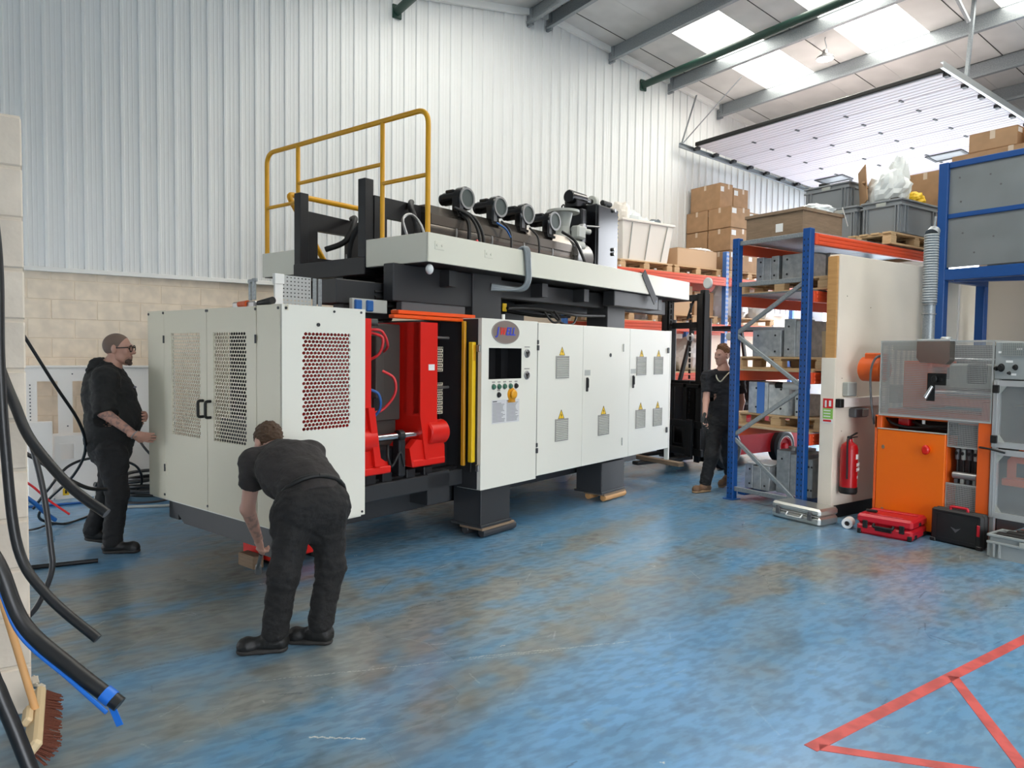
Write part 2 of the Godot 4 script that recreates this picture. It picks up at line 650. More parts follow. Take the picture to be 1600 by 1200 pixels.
func floor_texture() -> ImageTexture:
	# paint wear, tyre grime and bare patches of a worn blue floor over 12 x 10 m (x -1..11, z -9.5..0.5)
	var W := 900
	var H := 750
	var n1 := FastNoiseLite.new()
	n1.seed = 4
	n1.frequency = 0.02
	n1.fractal_octaves = 5
	var n2 := FastNoiseLite.new()
	n2.seed = 9
	n2.frequency = 0.035
	n2.fractal_octaves = 4
	var bare := [   # worn patches: x, z, half length, half width, turn, strength
		[0.75, -5.6, 1.2, 0.55, 0.2, 0.9], [0.9, -4.65, 1.3, 0.55, 0.15, 0.85], [1.9, -3.85, 1.7, 0.33, 0.35, 1.0], [2.2, -3.15, 1.1, 0.2, 0.35, 0.75],
		[3.5, -3.7, 1.3, 0.45, 0.3, 0.55], [4.9, -3.3, 1.5, 0.28, 0.1, 0.75], [6.2, -2.95, 1.4, 0.25, -0.25, 0.7], [2.2, -4.6, 1.0, 0.4, 0.2, 0.5],
		[0.2, -3.5, 0.9, 0.35, 0.2, 0.6], [4.2, -4.9, 1.2, 0.25, 0.3, 0.5], [5.6, -4.2, 1.3, 0.3, 0.1, 0.45], [5.5, -2.2, 1.0, 0.12, 0.0, 0.45], [7.2, -5.2, 1.0, 0.5, 0.0, 0.35], [3.4, -2.5, 0.8, 0.25, 0.5, 0.35], [1.2, -2.7, 0.9, 0.25, 0.3, 0.35]]
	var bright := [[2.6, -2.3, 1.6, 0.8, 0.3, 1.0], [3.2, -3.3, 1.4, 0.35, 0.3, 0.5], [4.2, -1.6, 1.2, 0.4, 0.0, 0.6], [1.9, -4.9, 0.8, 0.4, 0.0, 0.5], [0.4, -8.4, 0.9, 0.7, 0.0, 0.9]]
	var d := PackedByteArray()
	d.resize(W * H * 3)
	var field := func(list: Array, x: float, z: float) -> float:
		var best := 0.0
		for q in list:
			var dx: float = x - q[0]
			var dz: float = z - q[1]
			if absf(dx) > q[2] * 1.6 or absf(dz) > q[2] * 1.6:
				continue
			var c := cos(q[4])
			var s := sin(q[4])
			var u: float = (dx * c - dz * s) / q[2]
			var v: float = (dx * s + dz * c) / q[3]
			best = maxf(best, q[5] * (1.0 - smoothstep(0.25, 1.5, sqrt(u * u + v * v))))
		return best
	var b0 := Color(0.37, 0.56, 0.70)
	var b1 := Color(0.48, 0.59, 0.67)
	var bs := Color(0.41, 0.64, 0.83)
	var gr := Color(0.50, 0.515, 0.505)
	var be := Color(0.575, 0.565, 0.525)
	var k := 0
	for j in H:
		for i in W:
			var x := -1.0 + 12.0 * i / W
			var z := -9.5 + 10.0 * j / H
			var a := n1.get_noise_2d(i * 0.45 - j * 0.12, j * 1.6 + i * 0.5)    # streaks along the driving direction
			var b := n2.get_noise_2d(i, j)
			var c := b0.lerp(b1, clampf(0.45 + a * 0.9 + b * 0.5, 0, 1))
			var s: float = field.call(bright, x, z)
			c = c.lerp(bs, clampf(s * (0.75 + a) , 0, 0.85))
			var w: float = field.call(bare, x, z)
			w = clampf(w * 1.15 + (a * 0.7 + b * 0.5) * (0.22 + w), 0, 1)
			c = c.lerp(gr, clampf(w * 1.1, 0, 0.85))
			c = c.lerp(be, clampf((w - 0.45) * 1.1 * (0.5 + b * 1.6), 0, 0.5))
			var g := 1.0 - clampf((b * 1.4 - 0.35), 0, 1) * 0.25
			d[k] = int(255 * c.r * g)
			d[k + 1] = int(255 * c.g * g)
			d[k + 2] = int(255 * c.b * g)
			k += 3
	var im := Image.create_from_data(W, H, false, Image.FORMAT_RGB8, d)
	im.resize(1800, 1500, Image.INTERPOLATE_BILINEAR)
	W = 1800
	H = 1500
	var rng := RandomNumberGenerator.new()
	rng.seed = 77
	for q in 900:   # scratches, mostly along the driving direction, and chips of bare concrete
		var px := rng.randf() * W
		var py := rng.randf() * H
		var dir := rng.randfn(-0.32, 0.35) if q % 3 else rng.randf() * TAU
		var len := int(absf(rng.randfn(0, 20))) + 2
		var light := rng.randf() < 0.72
		var al := rng.randf_range(0.08, 0.38)
		var col := Color(0.86, 0.86, 0.84) if light else Color(0.16, 0.2, 0.25)
		for t in len:
			var ix := int(px)
			var iy := int(py)
			if ix < 1 or iy < 1 or ix >= W - 1 or iy >= H - 1:
				break
			im.set_pixel(ix, iy, im.get_pixel(ix, iy).lerp(col, al))
			px += cos(dir)
			py += sin(dir)
			dir += rng.randfn(0, 0.012)
	for q in 60:
		var px := int(rng.randf() * (W - 8)) + 4
		var py := int(rng.randf() * (H - 8)) + 4
		for t in 5:
			im.set_pixel(px + rng.randi_range(-2, 2), py + rng.randi_range(-1, 1), Color(0.82, 0.82, 0.8))
	for q in [[0.95, -3.66, 2.5, -3.12], [2.0, -3.32, 2.9, -3.0], [0.29, -4.12, 2.6, -4.2], [1.0, -3.0, 1.2, -2.85]]:   # the long scrapes in front and a floor joint
		for t in 400:
			var f := t / 399.0
			var ix := int((lerpf(q[0], q[2], f) + 1.0) / 12.0 * W)
			var iy := int((lerpf(q[1], q[3], f) + 9.5) / 10.0 * H + sin(t * 0.11) * 0.7)
			var dark: bool = q[1] < -4.0
			if rng.randf() < 0.6:
				im.set_pixel(ix, iy, im.get_pixel(ix, iy).lerp(Color(0.2, 0.22, 0.25) if dark else Color(0.88, 0.87, 0.83), 0.4))
	im.generate_mipmaps()
	return ImageTexture.create_from_image(im)

func shell():
	# floor
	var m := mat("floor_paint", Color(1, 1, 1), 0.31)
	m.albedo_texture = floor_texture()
	m.uv1_triplanar = true
	m.uv1_world_triplanar = true
	m.uv1_scale = Vector3(1.0 / 12.0, 1.0, 0.1)
	m.uv1_offset = Vector3(1.0 / 12.0, 0, 0.95)
	m.uv1_triplanar_sharpness = 8.0
	m.roughness_texture = noise_tex(41, 0.01, Color(0.7, 0.7, 0.7), Color(1, 1, 1), 3, 256, 0.1, 0.9)
	m.detail_enabled = true      # fine streaky scuffing over the paint
	m.detail_blend_mode = BaseMaterial3D.BLEND_MODE_MUL
	m.detail_uv_layer = BaseMaterial3D.DETAIL_UV_2
	m.detail_albedo = noise_tex(43, 0.02, Color(0.90, 0.905, 0.91), Color(1, 1, 1), 7, 1024, 0.3, 0.62)
	m.uv2_triplanar = true
	m.uv2_world_triplanar = true
	m.uv2_scale = Vector3(0.3, 1.0, 0.75)
	m.uv2_triplanar_sharpness = 8.0
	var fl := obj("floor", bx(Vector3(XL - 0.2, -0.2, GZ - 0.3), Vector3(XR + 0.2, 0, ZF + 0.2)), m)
	tag(fl, "worn blue painted concrete floor with grey bare patches and scratches", "floor", "", "structure")
	for q in [[Vector3(2.76, 0, -1.745), Vector3(9.0, 0, -1.745)], [Vector3(2.80, 0, -1.73), Vector3(3.2, 0, -1.25)], [Vector3(4.02, 0, -1.74), Vector3(3.3, 0, -1.12)]]:
		var b := MB.new()
		b.bar(q[0] + Vector3(0, 0.001, 0), q[1] + Vector3(0, 0.001, 0), 0.062 if q[0].z < -1.742 else 0.055, 0.002)
		obj("marking_line", b, "red_line", fl)
	var yard := obj("ground_outside", bx(Vector3(-60, -0.4, -60), Vector3(90, -0.21, 60)), "yard")
	tag(yard, "grey concrete yard outside the open roller door", "yard", "", "structure")
	# gable wall: painted blockwork below, ribbed white cladding above
	var gw := MB.new()
	gw.prism([Vector2(XL, 0), Vector2(XR, 0), Vector2(XR, roof_y(XR)), Vector2(RIDGE, roof_y(RIDGE)), Vector2(XL, roof_y(XL))], GZ - 0.3, GZ - 0.02)
	var wall := obj("wall_back", gw, "mortar")
	tag(wall, "tall gable wall, cream painted blocks below and white ribbed cladding above", "wall", "", "structure")
	var kinds := []
	for k in 3:
		kinds.append(bx(Vector3(0, 0, 0), Vector3(0.436, 0.2075 + k * 0.0006, 0.022 + k * 0.001), 0.003).mesh())
	for row in 12:
		var y := 2.43 - 0.217 * row
		for i in 11:
			var x := -0.62 + 0.446 * i + (0.223 if row % 2 else 0.0)
			if y < 0 or x > 4.2:
				continue
			var o := obj("block", kinds[(row * 7 + i * 3) % 3], "block_paint", wall)
			o.position = Vector3(x, maxf(y - 0.0, 0.002), GZ - 0.037)
			if row == 0:
				o.scale.y = 0.5
	var pitch := 0.189
	for s in 20:   # one metre-wide sheets, five ribs each
		var b := MB.new()
		for k in 5:
			var x0 := -3.97 + (s * 5 + k) * pitch
			if x0 > XR:
				break
			var prof := [[0.0, 0.0], [0.022, 0.0], [0.034, 0.024], [0.060, 0.024], [0.072, 0.0], [0.105, 0.0], [0.110, 0.003], [0.118, 0.003], [0.123, 0.0], [0.150, 0.0], [0.155, 0.003], [0.163, 0.003], [0.168, 0.0], [pitch, 0.0]]
			for i in prof.size() - 1:
				var a := Vector3(x0 + prof[i][0], 2.55, GZ + 0.01 + prof[i][1])
				var c := Vector3(x0 + prof[i + 1][0], 2.55, GZ + 0.01 + prof[i + 1][1])
				var a2 := Vector3(a.x, roof_y(a.x), a.z)
				var c2 := Vector3(c.x, roof_y(c.x), c.z)
				b.quad(a, c, c2, a2)
		if b.v.size():
			obj("cladding_sheet", b, "cladding", wall)
	var fb := MB.new()
	fb.x = Transform3D(Basis(Vector3.FORWARD, Vector3.UP, Vector3.RIGHT), Vector3.ZERO)
	fb.prism([Vector2(-GZ - 0.06, 2.515), Vector2(-GZ + 0.02, 2.515), Vector2(-GZ + 0.02, 2.575), Vector2(-GZ - 0.045, 2.56)], XL, XR)
	obj("flashing", fb, "flashing", wall)
	for q in [[XL, RIDGE], [RIDGE, XR]]:   # trim where the cladding meets the roof
		var b := MB.new()
		b.bar(Vector3(q[0], roof_y(q[0]) - 0.05, GZ + 0.06), Vector3(q[1], roof_y(q[1]) - 0.05, GZ + 0.06), 0.06, 0.10)
		obj("roof_trim", b, "flashing", wall)
	# the blockwork pier by the camera
	var pier := obj("wall_pier", bx(Vector3(-0.62, 0, -4.09), Vector3(0.004, 2.70, -3.905)), "pillar_mortar")
	tag(pier, "end of a cream painted block wall beside the hanging hoses", "wall", "", "structure")
	for row in 13:
		var y := 0.004 + 0.225 * row
		var h := 0.212 if row < 12 else 0.07
		if row >= 12:
			break
		for i in 2:
			var x1 := 0.009 - 0.449 * i - (0.0 if row % 2 == 0 else 0.225 * i * 0.0)
			var w := 0.44 if (row + i) % 2 == 0 else 0.215
			if i == 1:
				x1 = 0.009 - (0.225 if row % 2 else 0.449)
				w = 0.18 if row % 2 == 0 else 0.40
			obj("block", bx(Vector3(x1 - w, y, -4.1), Vector3(x1, y + h, -3.893 - 0.002 * ((row * 5 + i) % 3)), 0.006), "pillar_paint", pier)
	# the walls that close the unit
	var wl := obj("wall_left", _left_wall(), "cladding")
	tag(wl, "white clad side wall left of the camera with an open doorway", "wall", "", "structure")
	var b := MB.new()
	b.x = Transform3D(Basis(Vector3.FORWARD, Vector3.UP, Vector3.RIGHT), Vector3.ZERO)   # x of the plate runs along -Z
	b.plate(-ZF, 0, -GZ + 0.3, roof_y(XR), [[4.85, 0, 9.25, 4.95]], XR, XR + 0.2)
	tag(obj("wall_right", b, "cladding"), "clad end wall with the open roller doorway behind the racks", "wall", "", "structure")
	b = MB.new()
	b.plate(XL, 0, XR, 5.5, [[-1.0, 0, 3.6, 4.2]], ZF, ZF + 0.2)
	b.prism([Vector2(XL, 5.5), Vector2(XR, 5.5), Vector2(XR, roof_y(XR)), Vector2(RIDGE, roof_y(RIDGE)), Vector2(XL, roof_y(XL))], ZF, ZF + 0.2)
	tag(obj("wall_front", b, "cladding"), "clad front wall behind the camera with an open doorway", "wall", "", "structure")

func _left_wall() -> MB:
	var b := MB.new()
	b.x = Transform3D(Basis(Vector3.FORWARD, Vector3.UP, Vector3.RIGHT), Vector3.ZERO)
	b.plate(-ZF, 0, -GZ + 0.3, roof_y(XL), [[7.9, 0, 9.3, 2.5]], XL - 0.2, XL)
	return b

func roof_parts():
	var roof := Node3D.new()
	roof.name = "ceiling"
	add_child(roof)
	tag(roof, "pale lined roof of wide sheets above the machine", "ceiling", "", "structure")
	var zs := []
	var z := GZ - 0.3
	var light_z := [-7.93, -6.03, -4.13, -2.23, -0.33, 1.57, 3.47, 5.37]
	var cuts := [GZ - 0.3]
	for c in light_z:
		cuts.append(c - 0.475)
		cuts.append(c + 0.475)
	cuts.append(ZF + 0.2)
	for side in [1.0, -1.0]:
		var xe := XR + 0.2 if side > 0 else XL - 0.2
		for i in cuts.size() - 1:
			var lit := i % 2 == 1
			var t0 := 1.81 if side > 0 else 0.9
			var runs := [[RIDGE, RIDGE + t0 * side], [RIDGE + (t0 + 2.63) * side, xe]] if lit else [[RIDGE, xe]]
			for q in runs:
				var b := MB.new()
				var p0 := Vector3(q[0], roof_y(q[0]) + 0.05, (cuts[i] + cuts[i + 1]) * 0.5)
				var p1 := Vector3(q[1], roof_y(q[1]) + 0.05, p0.z)
				b.bar(p0, p1, cuts[i + 1] - cuts[i] - 0.004, 0.1)
				obj("roof_sheet", b, "roof_liner", roof)
			if not lit and i < 7 and side > 0:
				var b := MB.new()
				var zm: float = (cuts[i] + cuts[i + 1]) * 0.5
				b.bar(Vector3(RIDGE, roof_y(RIDGE) - 0.002, zm), Vector3(xe, roof_y(xe) - 0.002, zm), 0.012, 0.008)
				obj("sheet_joint", b, "dark_joint", roof)
	var n := 0
	for side in [1.0, -1.0]:
		for c in light_z:
			n += 1
			var xa: float = RIDGE + (1.81 if side > 0 else 0.9) * side  # left-slope skylights are added unseen, kept near the ridge for the wall light
			var xb: float = xa + 2.63 * side
			var b := MB.new()
			b.bar(Vector3(xa, roof_y(xa) + 0.05, c), Vector3(xb, roof_y(xb) + 0.05, c), 0.955, 0.03)
			var o := obj("window_%d" % n, b, "skylight")
			tag(o, "translucent white skylight sheet in the roof, number %d along the %s slope" % [n if side > 0 else n - 8, "right" if side > 0 else "unseen_left"], "skylight", "skylights", "structure")
			var l := AreaLight3D.new()
			l.name = "skylight_lamp"
			l.area_size = Vector2(2.6, 0.93)
			l.light_energy = SKYLIGHT_E
			l.light_color = Color(1.0, 0.975, 0.93)
			l.area_range = 40.0
			l.shadow_enabled = true
			l.position = Vector3((xa + xb) * 0.5, roof_y((xa + xb) * 0.5) - 0.03, c)
			l.rotation = Vector3(-PI / 2, 0, 0)
			l.rotation = (Basis(Vector3.BACK, -atan(0.146) * side) * Basis(Vector3.RIGHT, -PI / 2)).get_euler()
			add_child(l, true)
	# purlins and tie tubes run from the gable towards the camera
	var where := {7.10: "right of the ridge", 6.72: "left of the ridge", 8.45: "beside the top of the skylights", 9.90: "across the skylights, next to the green tube", 11.27: "at the lower end of the skylights", 12.55: "above the raised door", 13.6: "above the back of the raised door"}
	for x in where:
		var b := MB.new()
		var y := roof_y(x)
		b.boxm(Vector3(x - 0.004, y - 0.25, GZ + 0.08), Vector3(x + 0.004, y - 0.01, ZF))
		b.boxm(Vector3(x - 0.07, y - 0.255, GZ + 0.08), Vector3(x + 0.004, y - 0.247, ZF))
		b.boxm(Vector3(x - 0.004, y - 0.02, GZ + 0.08), Vector3(x + 0.07, y - 0.012, ZF))
		b.boxm(Vector3(x - 0.07, y - 0.247, GZ + 0.08), Vector3(x - 0.062, y - 0.22, ZF))
		var o := thing("beam", "grey steel roof purlin " + where[x], "purlin", Vector3.ZERO, 0.0, "roof purlins", "structure")
		obj("purlin", b, "galvanised", o)
		obj("cleat", bx(Vector3(x - 0.02, y - 0.28, GZ + 0.03), Vector3(x + 0.02, y - 0.01, GZ + 0.16)), "galvanised", o)
		obj("cleat_bolt", cy(Vector3(x - 0.02, y - 0.15, GZ + 0.1), Vector3(x - 0.035, y - 0.15, GZ + 0.1), 0.012, -1, 6), "steel", o)
	for q in [[9.253, 6.486, "over the overhead door track"], [4.438, 6.469, "at the top of the picture over the machine"]]:
		var o := thing("tie_beam", "dark green round steel tie tube " + q[2], "tie tube", Vector3.ZERO, 0.0, "green tie tubes", "structure")
		obj("tube", cy(Vector3(q[0], q[1], GZ + 0.05), Vector3(q[0], q[1], ZF), 0.06, -1, 16), "green_steel", o)
		obj("end_plate", bx(Vector3(q[0] - 0.07, q[1] - 0.1, GZ + 0.03), Vector3(q[0] + 0.07, q[1] + 0.09, GZ + 0.06), 0.006), "green_steel", o)
	# high bay lamp on its hook
	var lp := thing("pendant_lamp", "small lit high bay lamp hanging from the roof by a hook", "lamp", Vector3(10.45, 6.33, -6.72))
	var b := MB.new()
	b.lathe(Vector3(0, 0, 0), Vector3.UP, [[0.13, -0.01], [0.135, 0.0], [0.12, 0.03], [0.05, 0.07], [0.04, 0.13], [0, 0.13]], 24)
	obj("housing", b, "steel", lp)
	obj("hook", tb(smooth([Vector3(0, 0.12, 0), Vector3(0.03, 0.18, 0), Vector3(0.0, 0.24, 0), Vector3(-0.02, 0.29, 0), Vector3(0.0, 0.34, 0)]), 0.007, 6), "galvanised", lp)
	var gm := mat("lamp_glow", Color(1, 1, 0.97), 0.3)
	gm.emission_enabled = true
	gm.emission = Color(1, 0.98, 0.94)
	gm.emission_energy_multiplier = 8.0
	obj("lens", cy(Vector3(0, -0.012, 0), Vector3(0, 0.0, 0), 0.12, -1, 24), gm, lp)
	var ol := AreaLight3D.new()
	ol.name = "lamp_light"
	ol.area_size = Vector2(0.2, 0.2)
	ol.light_energy = 3.0
	ol.light_color = Color(1, 0.98, 0.94)
	ol.area_range = 30.0
	ol.shadow_enabled = true
	ol.rotation.x = -PI / 2
	ol.position = Vector3(0, -0.03, 0)
	lp.add_child(ol)

func overhead_door():
	var tilt := -atan(0.0717)
	var door := thing("overhead_door", "raised white sectional door lying under the roof on its tracks", "overhead door", Vector3(10.4, 5.54, -9.24))
	door.rotation.z = tilt
	var W := 4.36
	var n := 8
	for i in n:   # sections, each with fine ribs pressed in its inner face
		var x0 := 0.52 * i
		var b := MB.new()
		b.boxm(Vector3(x0 + 0.004, 0.0, 0), Vector3(x0 + 0.516, 0.04, W), 0.006)
		for k in 5:
			b.boxm(Vector3(x0 + 0.03 + k * 0.1, -0.004, 0.01), Vector3(x0 + 0.10 + k * 0.1, 0.002, W - 0.01), 0.003)
		var s := obj("door_section", b, "door_panel", door)
		if i > 0:
			for k in 4:
				var zz := W * (0.2 + 0.2 * k)
				var h := MB.new()
				h.boxm(Vector3(x0 - 0.05, -0.014, zz - 0.02), Vector3(x0 + 0.05, -0.002, zz + 0.02), 0.003)
				obj("hinge", h, "machine_dark", s)
		for e in [0.0, W]:
			var h := MB.new()
			var sg := -1.0 if e == 0.0 else 1.0
			h.boxm(Vector3(x0 + 0.0, -0.05, e - 0.05), Vector3(x0 + 0.09, -0.002, e + 0.02), 0.004)
			h.cyl(Vector3(x0 + 0.045, -0.03, e), Vector3(x0 + 0.045, -0.03, e + sg * 0.1), 0.012, -1, 8)
			h.cyl(Vector3(x0 + 0.045, -0.03, e + sg * 0.06), Vector3(x0 + 0.045, -0.03, e + sg * 0.1), 0.028, -1, 12)
			obj("roller_bracket", h, "machine_dark", s)
		if i == 6:
			for zz in [0.35, 2.55]:
				var w := MB.new()
				w.x = Transform3D(Basis(Vector3.RIGHT, Vector3.BACK, Vector3.DOWN), Vector3(x0, 0, 0))
				w.plate(0.06, zz, 0.46, zz + 0.62, [[0.11, zz + 0.05, 0.41, zz + 0.57]], 0.0, 0.02)
				var f := obj("window_frame", w, "machine_dark", s)
				obj("pane", bx(Vector3(x0 + 0.1, -0.012, zz + 0.04), Vector3(x0 + 0.42, -0.008, zz + 0.58)), "door_glass", s)
	obj("bottom_seal", bx(Vector3(-0.06, -0.01, 0), Vector3(0.0, 0.06, W), 0.01), "black", door)
	for e in [-0.1, W + 0.1]:
		var b := MB.new()
		for dy in [-0.075, 0.0]:
			b.boxm(Vector3(-0.35, dy - 0.006, e - 0.02), Vector3(4.15, dy + 0.006, e + 0.02), 0.003)
		b.boxm(Vector3(-0.35, -0.08, e - 0.003 + signf(e) * 0.02), Vector3(4.15, 0.006, e + 0.003 + signf(e) * 0.02))
		obj("track", b, "aluminium" if e > 0 else "galvanised", door)
		var h := MB.new()
		if e < 0:
			h.bar(Vector3(-0.3, 0.0, e), Vector3(0.0, 0.98, e), 0.04, 0.006)
			h.bar(Vector3(-0.28, 0.0, e), Vector3(0.02, 1.02, e + 1.0), 0.03, 0.006)
			h.bar(Vector3(2.2, 0.0, e), Vector3(2.25, 0.85, e), 0.03, 0.006)
		else:
			h.bar(Vector3(0.35, 0.0, e), Vector3(0.42, 1.3, e), 0.045, 0.045)
			h.bar(Vector3(0.3, 0.75, e), Vector3(-1.1, 1.45, e), 0.04, 0.04)
			h.bar(Vector3(2.6, 0.0, e), Vector3(2.6, 0.85, e), 0.04, 0.04)
		obj("hanger", h, "stud_white" if M.has("stud_white") else "galvanised", door)

# ------------------------------------------------------------------ the moulding machine: local x along its front, z = 0 the front face, -z into the machine
func tx(mesh: TextMesh, at: Vector3, parent: Node, m: String, turn := 0.0) -> MeshInstance3D:
	var o := obj("lettering", mesh, m, parent)
	o.position = at
	o.rotation.y = turn
	return o

func louvre(parent: Node, x0: float, y0: float, x1: float, y1: float):
	var b := MB.new()
	b.plate(x0 - 0.012, y0 - 0.012, x1 + 0.012, y1 + 0.012, [[x0, y0, x1, y1]], 0.0, 0.006)
	b.boxm(Vector3(x0, y0, 0.0), Vector3(x1, y1, 0.001))
	var o := obj("vent_grille", b, "louvre", parent)
	var k := 11
	var s := MB.new()
	for i in k:
		var yy := lerpf(y0 + 0.006, y1 - 0.012, float(i) / (k - 1))
		s.x = Transform3D(Basis(Vector3.RIGHT, 0.6), Vector3((x0 + x1) * 0.5, yy, 0.007))
		s.box(Vector3.ZERO, Vector3(x1 - x0, 0.012, 0.002))
	tag(obj("louvre_slats", s, "machine_white", o), "", "", "", "stuff")
	o.set_meta("label", "louvred cooling vent in the door")

func warning_sign(parent: Node, x: float, y: float, s: float):
	var b := MB.new()
	b.prism([Vector2(x - s * 0.5, y), Vector2(x + s * 0.5, y), Vector2(x, y + s * 0.87)], 0.0, 0.002)
	var o := obj("warning_sign", b, "sign_yellow", parent)
	var k := MB.new()
	var t := s * 0.62
	k.prism([Vector2(x + t * 0.06, y + t * 0.95), Vector2(x - t * 0.16, y + t * 0.52), Vector2(x + t * 0.02, y + t * 0.52), Vector2(x - t * 0.05, y + t * 0.16), Vector2(x + t * 0.18, y + t * 0.62), Vector2(x + t * 0.0, y + t * 0.62)], 0.002, 0.003)
	for q in [[x - s * 0.5, y, x + s * 0.5, y], [x + s * 0.5, y, x, y + s * 0.87], [x, y + s * 0.87, x - s * 0.5, y]]:
		k.bar(Vector3(q[0], q[1], 0.0022).lerp(Vector3(x, y + s * 0.29, 0.0022), 0.06), Vector3(q[2], q[3], 0.0022).lerp(Vector3(x, y + s * 0.29, 0.0022), 0.06), 0.001, s * 0.05, 0.0, Vector3(-(q[3] - q[1]), q[2] - q[0], 0).normalized())
	obj("warning_mark", k, "black", o)

func moulding_machine():
	var mc := thing("moulding_machine", "large white moulding machine with red platens and yellow guardrail on its platform", "machine", Vector3(1.411, 0, -4.762), deg_to_rad(17.119))
	var T := Transform3D.IDENTITY
	# --- perforated guard box at the near end
	var enc := obj("guard_box", _guard_box(), "machine_white", mc)
	var b := MB.new()
	b.perforated(0.155, 1.125, 0.567, 1.80, 13, 26, -0.001, 0.86, 0.99)
	obj("perforated_sheet", b, "machine_white", enc)
	b = MB.new()
	for q in [[0.03, 1.955], [0.66, 1.955], [0.42, 1.95], [0.672, 0.49], [0.03, 0.49]]:
		b.cyl(Vector3(q[0], q[1], 0), Vector3(q[0], q[1], 0.006), 0.009, -1, 8)
	b.cyl(Vector3(0.285, 1.853, 0), Vector3(0.285, 1.853, 0.008), 0.013, -1, 12)
	obj("bolt", b, "machine_dark", enc)
	# left end: frame strips and two doors; built in a plane turned to face -x
	var E := Transform3D(Basis(Vector3.BACK, Vector3.UP, Vector3.LEFT), Vector3.ZERO)   # plate x runs along +z, its face looks to -x
	b = MB.new()
	b.x = E
	b.boxm(Vector3(-1.9, 0.465, -0.02), Vector3(-1.622, 1.98, 0.0), 0.003)
	b.boxm(Vector3(-0.300, 0.465, -0.02), Vector3(-0.001, 1.98, 0.0), 0.003)
	b.boxm(Vector3(-1.9, 1.94, -0.05), Vector3(0.0, 1.975, -0.022))
	obj("end_strip", b, "machine_white_shaded", enc)
	for d in [[-1.618, -0.960, -1.50, -1.055, -1.012], [-0.954, -0.304, -0.865, -0.425, -0.905]]:
		b = MB.new()
		b.x = E
		b.plate(d[0], 0.468, d[1], 1.975, [[d[2], 1.0, d[3], 1.80]], -0.02, 0.002)
		var o := obj("door", b, "machine_white_shaded", mc)
		b = MB.new()
		b.x = E
		b.perforated(d[2], 1.0, d[3], 1.80, 13, 31, -0.004, 0.80, 0.97)
		obj("perforated_sheet", b, "machine_white_shaded", o)
		b = MB.new()
		b.x = E
		var hp := [Vector3(d[4], 1.17, 0.0), Vector3(d[4], 1.17, 0.045), Vector3(d[4], 1.29, 0.045), Vector3(d[4], 1.29, 0.0)]
		b.tube(bend(hp, 0.02), 0.011, 8)
		var h := obj("handle", b, "black", o)
		h.set_meta("label", "black pull handle")
		b = MB.new()
		b.x = E
		var hz: float = d[0] if d[0] < -1.2 else d[1]
		for yy in [0.72, 1.75]:
			b.cyl(Vector3(hz, yy - 0.03, 0.006), Vector3(hz, yy + 0.03, 0.006), 0.007, -1, 8)
		obj("hinge", b, "machine_dark", o)
	b = MB.new()
	b.x = E
	for q in [[-0.965, 1.96], [-0.945, 1.96], [-1.63, 1.96], [-0.31, 1.955], [-0.04, 1.955], [-1.88, 1.955], [-1.63, 0.50], [-0.96, 0.50]]:
		b.cyl(Vector3(q[0], q[1], 0), Vector3(q[0], q[1], 0.006), 0.010, -1, 8)
	obj("bolt", b, "machine_dark", enc)
	b = MB.new()
	b.x = E
	b.plate(-1.64, 0.66, -1.59, 0.78, [[-1.63, 0.69, -1.60, 0.72]], 0.0, 0.004)
	obj("latch_plate", b, "machine_white_shaded", enc)
	# --- chassis
	b = MB.new()
	b.x = Transform3D(Basis(Vector3.BACK, Vector3.UP, Vector3.LEFT), Vector3(0.05, 0, 0))
	b.prism([Vector2(-1.70, 0.465), Vector2(-1.42, 0.285), Vector2(-0.35, 0.285), Vector2(-0.35, 0.24), Vector2(-0.08, 0.24), Vector2(-0.02, 0.465)], -0.06, 0.0)
	obj("end_frame", b, "machine_dark", mc)
	for z in [-0.42, -1.55]:
		obj("chassis_rail", bx(Vector3(0.07, 0.29, z - 0.16), Vector3(5.6, 0.44, z), 0.006), "machine_dark", mc)
	for x in [0.4, 1.6, 2.26, 3.4, 4.35, 5.5]:
		obj("cross_member", bx(Vector3(x - 0.07, 0.28, -1.6), Vector3(x + 0.07, 0.42, -0.45)), "machine_dark", mc)
	for x in [[2.05, 2.465], [4.10, 4.60]]:
		for z in [-0.03, -1.45]:
			b = MB.new()
			b.boxm(Vector3(x[0], 0.11, z - 0.34), Vector3(x[1], 0.45, z), 0.006)
			b.boxm(Vector3(x[0] - 0.01, 0.10, z - 0.36), Vector3(x[1] + 0.01, 0.125, z + 0.012), 0.003)
			b.cyl(Vector3(x[0] + 0.02, 0.20, z + 0.0), Vector3(x[0] + 0.02, 0.20, z + 0.004), 0.012, -1, 8)
			obj("leg", b, "machine_dark", mc)
	b = MB.new()
	b.boxm(Vector3(1.55, 0.36, -0.5), Vector3(1.82, 0.64, -0.2), 0.004)
	b.boxm(Vector3(0.72, 0.30, -0.95), Vector3(1.9, 0.33, -0.6), 0.004)
	obj("drip_tray", b, "machine_dark", mc)
	# --- mould bay between the guard box and the control column
	obj("bed_rail", bx(Vector3(0.70, 0.49, -1.7), Vector3(1.99, 0.625, -1.5), 0.008), "machine_dark", mc)
	var bed := obj("bed_rail", bx(Vector3(0.70, 0.49, -0.42), Vector3(1.99, 0.625, -0.20), 0.008), "machine_dark", mc)
	obj("guide_strip", bx(Vector3(0.70, 0.625, -0.33), Vector3(1.99, 0.645, -0.27), 0.003), "black_steel", bed)
	for x in [0.95, 1.12, 1.38, 1.58]:
		obj("guide_block", bx(Vector3(x - 0.05, 0.62, -0.36), Vector3(x + 0.05, 0.70, -0.22), 0.008), "black_steel", bed)
